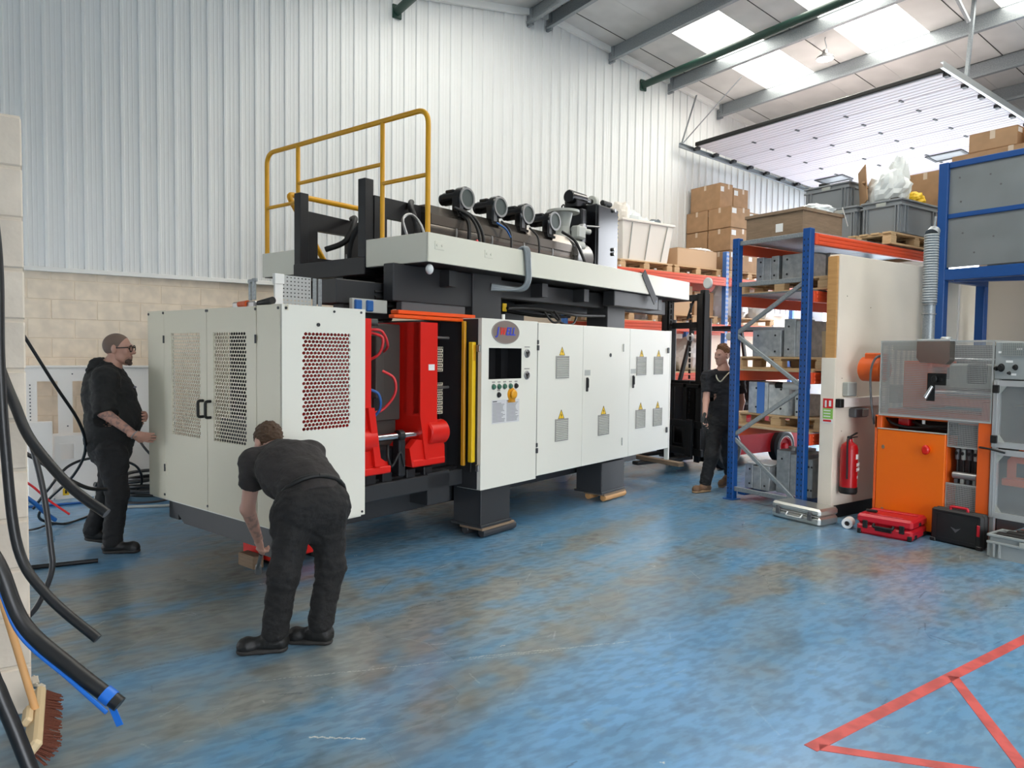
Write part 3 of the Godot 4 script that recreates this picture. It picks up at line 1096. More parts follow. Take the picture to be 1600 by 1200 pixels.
	var redl := [Vector2(0.80, 1.925), Vector2(0.885, 1.925), Vector2(0.885, 1.22), Vector2(0.925, 1.07), Vector2(0.95, 0.86), Vector2(1.04, 0.80), Vector2(1.07, 0.80), Vector2(1.07, 0.725), Vector2(0.66, 0.715), Vector2(0.66, 1.05), Vector2(0.80, 1.15)]
	var redr := [Vector2(1.395, 1.92), Vector2(1.607, 1.92), Vector2(1.607, 1.12), Vector2(1.64, 0.95), Vector2(1.70, 0.88), Vector2(1.706, 0.72), Vector2(1.32, 0.735), Vector2(1.29, 0.88), Vector2(1.37, 0.95), Vector2(1.43, 0.94), Vector2(1.395, 1.16)]
	for q in [[redl, 0.80], [redr, 1.66]]:
		b = MB.new()
		b.prism(q[0], -1.45, -0.30)
		b.x.origin.z = 0
		var o := obj("platen", b, "machine_red", mc)
		b = MB.new()
		var web: Array = q[0]
		b.prism(web, -0.22, -0.15)
		if q[1] > 1.0:
			b.boxm(Vector3(1.32, 0.72, -0.30), Vector3(1.706, 0.78, -0.14), 0.01)
			b.prism([Vector2(1.395, 1.92), Vector2(1.43, 1.92), Vector2(1.43, 1.14), Vector2(1.50, 0.78), Vector2(1.46, 0.78), Vector2(1.395, 1.14)], -0.34, -0.135)
			b.cyl(Vector3(1.50, 0.99, -0.2), Vector3(1.72, 0.99, -0.2), 0.105, -1, 24, 0.012)
		else:
			b.boxm(Vector3(0.70, 0.715, -0.32), Vector3(1.07, 0.775, -0.12), 0.01)
			b.prism([Vector2(0.83, 1.24), Vector2(0.89, 1.24), Vector2(0.965, 0.78), Vector2(0.90, 0.78)], -0.34, -0.115)
			b.cyl(Vector3(0.70, 0.99, -0.2), Vector3(0.93, 0.99, -0.2), 0.10, -1, 24, 0.012)
		obj("platen_rib", b, "machine_red", o)
	b = MB.new()
	b.plate(1.50, 1.52, 1.57, 1.57, [], -0.15, -0.146)
	obj("rating_plate", b, "paper", mc)
	for z in [-0.20, -1.35]:
		obj("tie_bar", cy(Vector3(0.70, 0.99, z), Vector3(1.60, 0.99, z), 0.030, -1, 20), "chrome", mc)
	b = MB.new()
	b.cyl(Vector3(1.20, 0.99, -0.2), Vector3(1.25, 0.99, -0.2), 0.048, -1, 20)
	b.boxm(Vector3(1.19, 0.66, -0.25), Vector3(1.26, 0.96, -0.16), 0.01)
	b.boxm(Vector3(1.02, 0.70, -0.42), Vector3(1.24, 0.90, -0.26), 0.02)
	obj("bar_support", b, "black_steel", mc)
	b = MB.new()   # the two dark mould halves
	b.boxm(Vector3(0.90, 1.12, -1.25), Vector3(1.05, 1.86, -0.32), 0.01)
	b.boxm(Vector3(1.06, 1.10, -1.20), Vector3(1.38, 1.90, -0.36), 0.01)
	b.boxm(Vector3(1.02, 1.30, -0.36), Vector3(1.10, 1.80, -0.25), 0.006)
	b.boxm(Vector3(0.90, 0.72, -1.3), Vector3(1.37, 1.14, -0.40), 0.01)
	var mo := obj("mould_block", b, "mould_steel", mc)
	for i in 4:
		b = MB.new()
		b.boxm(Vector3(0.94 + (i % 2) * 0.10, 1.20 + (i / 2) * 0.34, -0.315), Vector3(1.0 + (i % 2) * 0.12, 1.42 + (i / 2) * 0.34, -0.30), 0.004)
		obj("mould_insert", b, "black_steel" if i % 2 else "steel", mo)
	for q in [["red_hose", [Vector3(0.90, 1.84, -0.2), Vector3(0.98, 1.83, -0.14), Vector3(1.06, 1.72, -0.16), Vector3(1.12, 1.66, -0.3)]], ["red_hose", [Vector3(0.90, 1.82, -0.2), Vector3(0.97, 1.78, -0.12), Vector3(0.96, 1.66, -0.14), Vector3(0.91, 1.60, -0.22)]],
			["red_hose", [Vector3(1.04, 1.52, -0.2), Vector3(1.11, 1.46, -0.14), Vector3(1.12, 1.34, -0.14), Vector3(1.06, 1.22, -0.2), Vector3(0.98, 1.19, -0.22)]], ["blue_hose", [Vector3(0.90, 1.38, -0.2), Vector3(0.96, 1.34, -0.15), Vector3(0.98, 1.22, -0.16), Vector3(0.93, 1.12, -0.24)]],
			["rubber", [Vector3(1.10, 0.92, -0.2), Vector3(1.04, 0.84, -0.13), Vector3(1.10, 0.76, -0.15), Vector3(1.19, 0.86, -0.15), Vector3(1.24, 0.74, -0.16)]]]:
		obj("hose", tb(smooth(q[1]), 0.011, 8), q[0], mc)
	b = MB.new()
	b.cyl(Vector3(0.93, 1.90, -0.24), Vector3(0.99, 1.90, -0.2), 0.028, -1, 12)
	b.cyl(Vector3(0.93, 1.86, -0.22), Vector3(0.93, 1.80, -0.22), 0.02, -1, 12)
	obj("valve", b, "mesh_dark", mc)
	# orange guard rails
	each("guard_rail", [[Vector3(1.30, 1.985, -0.40), Vector3(2.26, 2.02, -0.30)], [Vector3(1.18, 1.945, -0.29), Vector3(2.20, 1.975, -0.22)], [Vector3(1.05, 1.955, -1.6), Vector3(1.99, 2.0, -1.54)]], "machine_orange", mc, 0.006)
	b = MB.new()
	b.boxm(Vector3(1.955, 0.66, -0.20), Vector3(1.985, 1.95, -0.16), 0.006)
	obj("guard_post", b, "amber", mc)
	b = MB.new()
	b.boxm(Vector3(1.952, 0.70, -0.11), Vector3(1.999, 1.765, -0.06), 0.005)
	var lc := obj("light_curtain", b, "sign_yellow", mc)
	lc.set_meta("label", "tall yellow light curtain bar")
	obj("caution_print", bx(Vector3(1.962, 1.60, -0.0605), Vector3(1.99, 1.74, -0.0595)), "amber", lc)
	obj("cable_gland", cy(Vector3(1.976, 0.70, -0.095), Vector3(1.976, 0.61, -0.095), 0.013, 0.008, 10), "rubber", lc)
	b = MB.new()
	b.boxm(Vector3(1.96, 0.56, -1.6), Vector3(2.0, 1.97, -1.4))
	b.boxm(Vector3(1.70, 0.62, -1.75), Vector3(2.0, 1.95, -1.70))
	b.boxm(Vector3(1.66, 1.62, -1.70), Vector3(1.74, 1.95, -0.9))
	b.boxm(Vector3(1.62, 0.64, -1.65), Vector3(1.95, 1.05, -0.35), 0.01)
	b.boxm(Vector3(1.99, 0.46, -1.7), Vector3(2.02, 1.97, -0.5))
	b.cyl(Vector3(1.62, 1.40, -0.6), Vector3(1.95, 1.40, -0.6), 0.03)
	b.boxm(Vector3(1.80, 1.1, -1.1), Vector3(1.95, 1.9, -0.95), 0.01)
	obj("drive_housing", b, "black_steel", mc)
	for y in [1.80, 1.36]:
		obj("ejector_bar", cy(Vector3(1.60, y, -0.32), Vector3(1.92, y, -0.32), 0.012, -1, 12), "steel", mc)
	b = MB.new()
	b.x = Transform3D(Basis.IDENTITY, Vector3(0, 0, -1.88))
	b.plate(0.02, 0.47, 0.70, 1.96, [[0.12, 0.9, 0.58, 1.85]], -0.02, 0.0)
	obj("rear_guard", b, "machine_white_shaded", mc)
	obj("added_dark_column", bx(Vector3(0.26, 0.50, -0.60), Vector3(0.46, 1.93, -0.42), 0.01), "black_steel", mc)  # dark column glimpsed through the door, added also to darken the box interior
	obj("added_dark_plate", bx(Vector3(0.40, 0.55, -1.5), Vector3(0.60, 1.10, -0.62), 0.01), "black_steel", mc)  # added with the column to keep the interior dark
	obj("added_dark_sheet", bx(Vector3(0.72, 0.47, -1.90), Vector3(2.0, 1.96, -1.87), 0.004), "black_steel", mc)  # added black sheet that makes the shade at the back of the bay
	obj("added_dark_box", bx(Vector3(2.03, 0.47, -1.88), Vector3(5.6, 1.93, -0.54), 0.02), "black_steel", mc)  # added solid box, blocks outside light from showing behind the cabinets
	b = MB.new()
	b.x = Transform3D(Basis.IDENTITY, Vector3(0, 0, -0.37))
	b.perforated(1.79, 1.12, 1.90, 1.40, 5, 13, 0.0)
	b.perforated(1.79, 1.50, 1.90, 1.72, 5, 10, 0.0)
	obj("backlight_plate", b, "machine_white_shaded", mc)  # pale plate stands in for light showing through perforations further back
	# --- control column with the screen
	b = MB.new()
	b.plate(2.003, 0.452, 2.822, 1.977, [[2.10, 1.435, 2.577, 1.716]], -0.004, 0.0)
	b.boxm(Vector3(2.003, 0.452, -0.28), Vector3(2.822, 1.977, -0.26))
	b.boxm(Vector3(2.003, 0.452, -0.04), Vector3(2.018, 1.977, -0.003))
	b.boxm(Vector3(2.807, 0.452, -0.27), Vector3(2.822, 1.977, -0.003))
	b.boxm(Vector3(2.003, 1.962, -0.27), Vector3(2.822, 1.977, -0.003))
	b.boxm(Vector3(2.003, 0.452, -0.27), Vector3(2.822, 0.467, -0.003))
	var cc := obj("control_cabinet", b, "machine_white", mc)
	obj("cabinet_side", bx(Vector3(2.0, 0.455, -0.5), Vector3(2.016, 1.97, -0.041), 0.002), "machine_dark", cc)
	b = MB.new()
	b.boxm(Vector3(2.08, 1.41, -0.26), Vector3(2.60, 1.74, -0.24))
	b.boxm(Vector3(2.085, 1.41, -0.24), Vector3(2.095, 1.74, -0.006))
	b.boxm(Vector3(2.582, 1.41, -0.24), Vector3(2.592, 1.74, -0.006))
	b.boxm(Vector3(2.27, 1.42, -0.2), Vector3(2.285, 1.73, -0.15))
	b.boxm(Vector3(2.48, 1.42, -0.25), Vector3(2.58, 1.73, -0.17))
	b.boxm(Vector3(2.08, 1.42, -0.24), Vector3(2.60, 1.43, -0.006))
	obj("screen_recess", b, "black_steel", cc)
	b = MB.new()
	b.lathe(Vector3.ZERO, Vector3.BACK, [[0, 0], [0.107, 0], [0.107, 0.004], [0, 0.004]], 40)
	var pl := obj("nameplate", b, "plaque", cc)
	pl.position = Vector3(2.335, 1.86, 0)
	pl.scale = Vector3(1.88, 1, 1)
	b = MB.new()
	b.torus(Vector3(0, 0, 0.004), Vector3.BACK, 0.104, 0.0025, 40, 6)
	obj("nameplate_rim", b, "louvre", pl)
	var lx := 2.335 - 0.132
	for q in [["J", "logo_blue", 0.0], ["W", "logo_red", 0.046], ["E", "logo_blue", 0.132], ["L", "logo_blue", 0.180], ["L", "logo_blue", 0.222]]:
		var t := lettering(q[0], 0.074 if q[1] == "logo_blue" else 0.066, "Droid Sans", true)
		t.horizontal_alignment = HORIZONTAL_ALIGNMENT_LEFT
		var o := tx(t, Vector3(lx + q[2], 1.868, 0.006), cc, q[1])
		o.transform.basis = Basis(Vector3(1, 0, 0), Vector3(0.22, 1, 0), Vector3(0, 0, 1))
	for y in [1.670, 1.464]:
		b = MB.new()
		b.lathe(Vector3(2.657, y, 0), Vector3.BACK, [[0.042, 0], [0.042, 0.008], [0.034, 0.012], [0.032, 0.008], [0, 0.008]], 28)
		var o := obj("gauge", b, "steel", cc)
		b = MB.new()
		for k in 3:
			b.x = Transform3D(Basis(Vector3.BACK, 0.6 + TAU * k / 3.0), Vector3(2.657, y, 0.009))
			b.boxm(Vector3(0.010, -0.006, 0), Vector3(0.030, 0.006, 0.003))
		b.x = T
		b.lathe(Vector3(2.657, y, 0.008), Vector3.BACK, [[0.012, 0], [0.012, 0.006], [0, 0.006]], 14)
		obj("gauge_dial", b, "black", o)
		obj("gauge_label", bx(Vector3(2.62, y + 0.055, 0), Vector3(2.70, y + 0.066, 0.002)), "louvre", cc)
	for i in 6:
		var px: float = [2.170, 2.247, 2.327, 2.411, 2.494, 2.243][i]
		var py := 1.367 if i < 5 else 1.292
		b = MB.new()
		b.lathe(Vector3(px, py, 0), Vector3.BACK, [[0.024, 0], [0.024, 0.006], [0.019, 0.008], [0.019, 0.018], [0.016, 0.021], [0, 0.021]], 18)
		var o := obj("push_button", b, "button_green" if i < 4 else "black", cc)
		obj("button_collar", cy(Vector3(px, py, 0), Vector3(px, py, 0.004), 0.028, -1, 18), "steel", o)
		obj("button_label", bx(Vector3(px - 0.02, py + 0.036, 0), Vector3(px + 0.02, py + 0.048, 0.002)), "louvre", cc)
	b = MB.new()
	b.lathe(Vector3(2.43, 1.292, 0), Vector3.BACK, [[0.060, 0], [0.060, 0.003], [0.028, 0.004], [0.028, 0.02], [0.040, 0.026], [0.042, 0.036], [0.030, 0.044], [0, 0.046]], 28)
	b.boxm(Vector3(2.375, 1.215, 0), Vector3(2.485, 1.245, 0.002))
	var es := obj("stop_button", b, "amber", cc)
	es.set_meta("label", "amber mushroom stop button")
	b = MB.new()
	b.uvquad(Vector3(2.147, 1.032, 0.002), Vector3(2.547, 1.032, 0.002), Vector3(2.547, 1.246, 0.002), Vector3(2.147, 1.246, 0.002))
	var im := Image.create(200, 108, false, Image.FORMAT_RGB8)
	im.fill(Color(0.80, 0.80, 0.81))
	for col in 2:
		im.fill_rect(Rect2i(6 + col * 100, 5, 30, 4), Color(0.2, 0.2, 0.2))
		for row in 15:
			var n := 62 + (row * row * 17 + col * 23 + row * 5) % 31
			im.fill_rect(Rect2i(5 + col * 100, 14 + row * 6, n, 3), Color(0.52, 0.52, 0.54))
	im.fill_rect(Rect2i(99, 0, 1, 108), Color(0.9, 0.9, 0.9))
	var sm := mat("instruction_print", Color(1, 1, 1), 0.5)
	sm.albedo_texture = ImageTexture.create_from_image(im)
	obj("instruction_sheet", b, sm, cc).set_meta("label", "grey printed instruction sheet in two columns")
	b = MB.new()
	for y in [0.62, 1.68]:
		b.boxm(Vector3(1.985, y, -0.05), Vector3(2.003, y + 0.06, -0.01), 0.004)
	obj("door_hinge", b, "steel", cc)
	obj("lifting_eye", cy(Vector3(2.42, 1.977, -0.1), Vector3(2.42, 2.03, -0.1), 0.016, -1, 10), "paper", cc)
	# --- three electrical cabinets
	b = MB.new()
	b.boxm(Vector3(2.834, 0.474, -0.52), Vector3(5.665, 1.970, -0.012), 0.004)
	var body := obj("cabinet_body", b, "machine_white", mc)
	b = MB.new()
	b.boxm(Vector3(2.822, 0.49, -0.3), Vector3(2.834, 1.96, -0.004))
	b.boxm(Vector3(2.836, 0.478, -0.0125), Vector3(5.66, 1.965, -0.0105))
	obj("door_gasket", b, "black", body)
	var doors := [[2.836, 3.633], [3.639, 4.628], [4.634, 5.660]]
	for i in 3:
		b = MB.new()
		b.boxm(Vector3(doors[i][0], 0.476, -0.010), Vector3(doors[i][1], 1.968, 0.0), 0.003)
		var o := obj("cabinet_door", b, "machine_white", mc)
		if i == 0:
			for y in [0.795, 1.432]:
				louvre(o, 3.148, y, 3.357, y + 0.203)
				warning_sign(o, 3.243, y + 0.222 if y > 1 else y + 0.214, 0.11 if y < 1 else 0.10)
			b = MB.new()
			for y in [0.70, 1.70]:
				b.boxm(Vector3(2.815, y, -0.004), Vector3(2.845, y + 0.05, 0.012), 0.004)
				b.boxm(Vector3(2.818, y + 0.06, -0.004), Vector3(2.838, y + 0.10, 0.012), 0.004)
			obj("hinge", b, "machine_dark", o)
		elif i == 1:
			louvre(o, 3.963, 0.788, 4.172, 0.990)
			warning_sign(o, 4.064, 1.005, 0.11)
			var hd := _cabinet_handle(3.717, 1.42)
			obj("handle", hd, "black", o)
			obj("handle_plate", bx(Vector3(3.67, 1.44, 0), Vector3(3.78, 1.50, 0.002)), "cast_grey", o)
			obj("knock_out", cy(Vector3(4.195, 1.66, 0), Vector3(4.195, 1.66, 0.003), 0.022, -1, 14), "black", o)
			b = MB.new()
			for y in [0.62, 1.70]:
				b.boxm(Vector3(4.47, y, 0), Vector3(4.487, y + 0.09, 0.008), 0.003)
			obj("lock_strip", b, "cast_grey", o)
		else:
			for q in [[4.805, 0.800], [4.805, 1.433], [5.245, 0.795], [5.245, 1.435]]:
				louvre(o, q[0], q[1], q[0] + 0.215, q[1] + 0.198)
				warning_sign(o, q[0] + 0.107, q[1] + 0.21, 0.10)
			obj("handle", _cabinet_handle(4.716, 1.425), "black", o)
			obj("handle_plate", bx(Vector3(4.66, 1.445, 0), Vector3(4.78, 1.50, 0.002)), "cast_grey", o)
			b = MB.new()
			for y in [0.68, 1.69]:
				b.boxm(Vector3(5.585, y, 0), Vector3(5.625, y + 0.07, 0.014), 0.004)
			obj("hinge", b, "machine_dark", o)
	obj("corner_post", bx(Vector3(5.668, 0.32, -0.06), Vector3(5.70, 1.975, 0.0), 0.004), "machine_white", mc)
	_upper_works(mc)

func _cabinet_handle(x: float, y: float) -> MB:
	var b := MB.new()
	b.boxm(Vector3(x - 0.020, y - 0.15, 0), Vector3(x + 0.020, y, 0.010), 0.006)
	b.boxm(Vector3(x - 0.012, y - 0.11, 0.008), Vector3(x + 0.012, y - 0.01, 0.024), 0.006)
	return b

func _guard_box() -> MB:
	var b := MB.new()
	b.plate(0.0, 0.465, 0.70, 1.98, [[0.155, 1.125, 0.567, 1.80]], -0.02, 0.0)
	b.boxm(Vector3(0.02, 0.45, -1.88), Vector3(0.68, 0.47, -0.02))
	b.boxm(Vector3(0.02, 1.955, -1.88), Vector3(0.32, 1.975, -0.02))
	b.boxm(Vector3(0.60, 1.955, -1.88), Vector3(0.68, 1.975, -0.02))
	for z in [-1.86, -0.02]:
		b.boxm(Vector3(0.022, 0.47, z - 0.03), Vector3(0.05, 1.95, z))
	return b

func _upper_works(mc: Node3D):
	var b := MB.new()
	# columns and beams between body and platform
	for x in [[2.33, 2.755], [4.78, 5.20]]:
		for z in [-0.40, -2.0]:
			b = MB.new()
			b.boxm(Vector3(x[0], 0.45 if z < -1 else 1.96, z - 0.3), Vector3(x[1], 2.43, z), 0.006)
			obj("column", b, "machine_dark", mc)
	for z in [-0.45, -1.3, -2.2]:
		obj("support_beam", bx(Vector3(1.52, 2.22, z - 0.14), Vector3(6.4, 2.40, z), 0.006), "machine_dark", mc)
	each("support_beam", [[Vector3(0.90, 2.06, -0.9), Vector3(1.75, 2.26, -0.60)], [Vector3(1.35, 2.10, -0.55), Vector3(2.76, 2.42, -0.42)], [Vector3(4.6, 2.24, -0.36), Vector3(5.7, 2.42, -0.2)], [Vector3(1.28, 1.95, -1.0), Vector3(1.60, 2.22, -0.7)], [Vector3(0.98, 1.86, -0.75), Vector3(1.22, 2.12, -0.62)]], "machine_dark", mc, 0.008)
	for x in [1.9, 3.3, 4.1, 5.9]:
		obj("cross_beam", bx(Vector3(x, 2.26, -2.4), Vector3(x + 0.1, 2.40, -0.3)), "machine_dark", mc)
	for q in [[1.3, 2.13, 0.02], [1.35, 2.06, 0.016], [1.3, 2.18, 0.014]]:
		obj("pipe", tb(smooth([Vector3(q[0], q[1], -0.6), Vector3(1.7, q[1] + 0.01, -0.55), Vector3(2.1, q[1] - 0.03, -0.58), Vector3(2.5, q[1], -0.7)]), q[2], 8), "rubber", mc)
	obj("junction_box", bx(Vector3(1.45, 1.99, -0.5), Vector3(2.25, 2.10, -0.42), 0.008), "fork_grey", mc)
	b = MB.new()
	b.boxm(Vector3(0.95, 1.99, -0.50), Vector3(1.32, 2.10, -0.46), 0.004)
	var so := obj("socket_strip", b, "cast_grey", mc)
	for x in [0.97, 1.09]:
		obj("socket", bx(Vector3(x, 2.0, -0.47), Vector3(x + 0.07, 2.09, -0.44), 0.008), "blue_hose", so)
	b = MB.new()
	b.boxm(Vector3(2.84, 2.09, -0.46), Vector3(2.90, 2.17, -0.45))
	obj("caution_label", b, "sign_yellow", mc)
	for z in [-0.4, -0.9]:
		obj("cable", tb(smooth([Vector3(2.85, 2.12, z), Vector3(3.3, 2.14, z), Vector3(3.9, 2.10, z + 0.1), Vector3(4.7, 2.13, z)]), 0.018, 8), "rubber", mc)
	obj("hose", tb(smooth([Vector3(3.35, 2.10, -0.3), Vector3(3.38, 2.0, -0.22), Vector3(3.48, 2.02, -0.2), Vector3(3.52, 2.12, -0.3)]), 0.012, 8), "rubber", mc)
	obj("hose", tb(smooth([Vector3(3.45, 2.10, -0.3), Vector3(3.6, 1.995, -0.25), Vector3(3.8, 1.995, -0.25), Vector3(3.95, 2.08, -0.3)]), 0.012, 8), "rubber", mc)
	# the platform
	b = MB.new()
	b.boxm(Vector3(1.5, 2.42, -2.56), Vector3(6.5, 2.45, -0.16))
	var pf := obj("platform", b, "black_steel", mc)
	b = MB.new()
	b.boxm(Vector3(1.48, 2.425, -0.165), Vector3(6.52, 2.668, -0.15), 0.003)
	b.boxm(Vector3(1.48, 2.425, -2.57), Vector3(6.52, 2.668, -2.555), 0.003)
	b.boxm(Vector3(6.505, 2.425, -2.56), Vector3(6.52, 2.668, -0.15), 0.003)
	b.boxm(Vector3(1.48, 2.425, -0.93), Vector3(1.495, 2.668, -0.15), 0.003)
	b.boxm(Vector3(1.48, 2.425, -2.57), Vector3(1.495, 2.668, -2.0), 0.003)
	obj("kick_plate", b, "platform_cream", pf)
	for x in [1.62, 2.26]:
		b = MB.new()
		b.boxm(Vector3(x - 0.055, 2.535, -0.152), Vector3(x + 0.055, 2.605, -0.146), 0.002)
		b.cyl(Vector3(x - 0.03, 2.572, -0.146), Vector3(x - 0.03, 2.572, -0.140), 0.011, -1, 10)
		b.cyl(Vector3(x + 0.03, 2.572, -0.146), Vector3(x + 0.03, 2.572, -0.140), 0.011, -1, 10)
		obj("fixing_plate", b, "platform_cream", pf)
	b = MB.new()
	b.ball(Vector3(1.555, 2.37, -0.2), Vector3(0.035, 0.045, 0.035), 8)
	obj("plug", b, "clear_film", pf)
	# yellow guardrail at the near end of the platform
	b = MB.new()
	var X := 1.52
	b.tube(bend([Vector3(X, 2.45, -2.545), Vector3(X, 3.70, -2.545), Vector3(X, 3.69, -0.19), Vector3(X, 2.45, -0.19)], 0.13, 8), 0.0225, 12)
	var gr := obj("guardrail", b, "yellow", mc)
	for z in [-0.757, -2.005]:
		obj("rail_post", cy(Vector3(X, 2.5, z), Vector3(X, 3.69, z), 0.021, -1, 12), "yellow", gr)
	for q in [[-0.757, -2.005, 3.32], [-0.19, -0.757, 3.15], [-2.005, -2.545, 3.14]]:
		obj("mid_rail", cy(Vector3(X, q[2], q[0]), Vector3(X, q[2], q[1]), 0.018, -1, 12), "yellow", gr)
	b = MB.new()
	b.tube(bend([Vector3(2.28, 2.46, -2.42), Vector3(1.68, 3.30, -2.42), Vector3(2.7, 3.30, -2.42), Vector3(5.9, 3.30, -2.42)], 0.07, 6), 0.03, 12)
	obj("rear_handrail", b, "yellow", mc)
	# black extruder stand: two side plates with windows and end posts
	b = MB.new()
	b.boxm(Vector3(1.47, 2.39, -2.0), Vector3(1.57, 3.215, -1.90), 0.004)
	b.plate(1.55, 2.40, 2.27, 2.90, [[1.69, 2.60, 2.07, 2.87]], -1.98, -1.92)
	b.prism([Vector2(1.55, 3.05), Vector2(2.20, 3.03), Vector2(2.27, 2.90), Vector2(1.55, 2.90)], -1.98, -1.92)
	b.boxm(Vector3(1.46, 2.36, -2.0), Vector3(1.58, 2.52, -0.93), 0.006)
	b.boxm(Vector3(1.50, 2.38, -1.95), Vector3(2.4, 2.46, -0.95))
	var st := obj("extruder_stand", b, "black_steel", mc)
	b = MB.new()
	b.boxm(Vector3(1.47, 2.36, -1.03), Vector3(1.57, 3.22, -0.93), 0.004)
	obj("stand_post", b, "black_steel", st)
	b = MB.new()
	b.plate(1.57, 2.45, 2.28, 3.08, [[1.72, 2.62, 1.95, 2.90]], -0.98, -0.92)
	obj("stand_plate", b, "black_steel", st)
	for q in [[Vector3(2.1, 3.05, -1.9), Vector3(1.9, 2.98, -1.6), Vector3(1.75, 2.75, -1.55), Vector3(1.62, 2.66, -1.7)], [Vector3(2.2, 3.1, -1.5), Vector3(1.95, 3.05, -1.4), Vector3(1.8, 2.8, -1.5), Vector3(1.78, 2.56, -1.55)], [Vector3(2.15, 3.12, -1.2), Vector3(1.95, 3.0, -1.3), Vector3(1.9, 2.7, -1.4), Vector3(2.0, 2.5, -1.5)]]:
		obj("hydraulic_hose", tb(smooth(q), 0.028, 10), "rubber", mc)
	obj("hose_fitting", cy(Vector3(1.78, 2.50, -1.55), Vector3(1.78, 2.62, -1.55), 0.033, 0.028, 10), "steel", mc)
	b = MB.new()
	b.torus(Vector3(1.85, 2.60, -1.25), Vector3(0.3, 0, 1), 0.11, 0.022, 20, 8)
	obj("hose_loop", b, "blue_hose", mc)
	# extruder: stainless covered barrel with four fans on top
	b = MB.new()
	b.x = Transform3D(Basis(Vector3.FORWARD, Vector3.UP, Vector3.RIGHT), Vector3(0, 0, -0.95))
	var oct := []
	for q in [[-0.17, 0.0], [-0.17, 0.09], [-0.10, 0.19], [0.10, 0.19], [0.17, 0.09], [0.17, 0.0]]:
		oct.append(Vector2(q[0], q[1] + 2.90))
	b.prism(oct, 2.15, 4.55)
	b.x = T_ID
	b.cyl(Vector3(2.15, 2.86, -0.95), Vector3(4.62, 2.86, -0.95), 0.165, -1, 32)
	var br := obj("extruder_barrel", b, "stainless", mc)
	b = MB.new()
	b.cyl(Vector3(4.62, 2.87, -0.95), Vector3(4.72, 2.87, -0.95), 0.23, -1, 32, 0.01)
	b.cyl(Vector3(4.72, 2.87, -0.95), Vector3(5.0, 2.87, -0.95), 0.15, 0.2, 24)
	for i in 10:
		var t := TAU * i / 10.0
		b.cyl(Vector3(4.60, 2.87 + 0.19 * sin(t), -0.95 + 0.19 * cos(t)), Vector3(4.62, 2.87 + 0.19 * sin(t), -0.95 + 0.19 * cos(t)), 0.014, -1, 6)
	obj("barrel_flange", b, "steel", br)
	for x in [2.5, 3.05, 3.6, 4.15]:
		obj("barrel_band", cy(Vector3(x, 2.86, -0.95), Vector3(x + 0.02, 2.86, -0.95), 0.170, -1, 32), "steel", br)
	for x in [2.632, 3.157, 3.640, 4.157]:
		_blower(mc, Vector3(x, 3.215, -0.76))
	for q in [[2.55, 2.78, 0.02], [3.22, 2.70, 0.012], [3.72, 2.74, 0.012]]:
		obj("cable", tb(smooth([Vector3(q[0], 3.08, -0.80), Vector3(q[0] + 0.05, 2.98, -0.72), Vector3(q[0] + 0.03, 2.82, -0.68), Vector3(q[0] + 0.02, 2.66, -0.70)]), q[2], 8), "rubber", mc)
	for x in [2.62, 2.68]:
		obj("cable", tb(smooth([Vector3(x - 0.15, 3.10, -0.78), Vector3(x, 3.02, -0.70), Vector3(x + 0.04, 2.84, -0.62), Vector3(x + 0.02, 2.62, -0.60)]), 0.016, 8), "rubber", mc)
	obj("cable", tb(smooth([Vector3(3.05, 3.03, -0.72), Vector3(3.18, 2.98, -0.70), Vector3(3.25, 2.90, -0.69)]), 0.010, 6), "blue_hose", mc)
	obj("cable", tb(smooth([Vector3(2.60, 2.78, -0.6), Vector3(2.61, 2.68, -0.55), Vector3(2.63, 2.60, -0.5)]), 0.014, 6), "red_hose", mc)
	obj("cable", tb(smooth([Vector3(4.25, 3.10, -0.72), Vector3(4.42, 3.02, -0.66), Vector3(4.50, 2.85, -0.6), Vector3(4.52, 2.60, -0.5)]), 0.018, 8), "rubber", mc)
	obj("cable_loop", tb(smooth([Vector3(1.62, 2.70, -0.55), Vector3(1.62, 2.84, -0.6), Vector3(1.74, 2.90, -0.62), Vector3(1.84, 2.82, -0.6), Vector3(1.86, 2.66, -0.55)]), 0.013, 8), "steel", mc)
	obj("hose", tb(smooth([Vector3(2.05, 3.10, -0.95), Vector3(1.95, 3.02, -0.85), Vector3(1.98, 2.85, -0.8), Vector3(2.02, 2.6, -0.8)]), 0.03, 10), "rubber", mc)
	# pale cast feed throat
	b = MB.new()
	b.lathe(Vector3(4.70, 2.95, -1.02), Vector3.UP, [[0.16, 0], [0.14, 0.1], [0.09, 0.22], [0.085, 0.30], [0.11, 0.42], [0.12, 0.47], [0.205, 0.47], [0.205, 0.50], [0, 0.50]], 28)
	b.boxm(Vector3(4.72, 3.10, -0.92), Vector3(4.90, 3.26, -0.80), 0.02)
	b.cyl(Vector3(4.74, 3.22, -0.9), Vector3(5.05, 3.22, -0.85), 0.035, -1, 12)
	b.cyl(Vector3(4.72, 3.02, -0.86), Vector3(4.9, 3.02, -0.86), 0.06, -1, 14, 0.01)
	var ft := obj("feed_throat", b, "cast_grey", mc)
	b = MB.new()
	b.torus(Vector3(4.70, 3.49, -1.02), Vector3(1, 0, 0.4), 0.035, 0.010, 16, 6)
	obj("lifting_eye", b, "black", ft)
	# black gearbox and motor
	b = MB.new()
	b.boxm(Vector3(5.33, 2.60, -1.55), Vector3(5.86, 3.64, -0.92), 0.02)
	b.boxm(Vector3(5.10, 2.95, -1.5), Vector3(5.36, 3.55, -1.0), 0.02)
	b.boxm(Vector3(4.98, 2.75, -1.4), Vector3(5.34, 3.15, -1.0), 0.03)
	for y in [2.92, 3.18, 3.42]:
		b.boxm(Vector3(5.31, y, -1.5), Vector3(5.34, y + 0.02, -0.94))
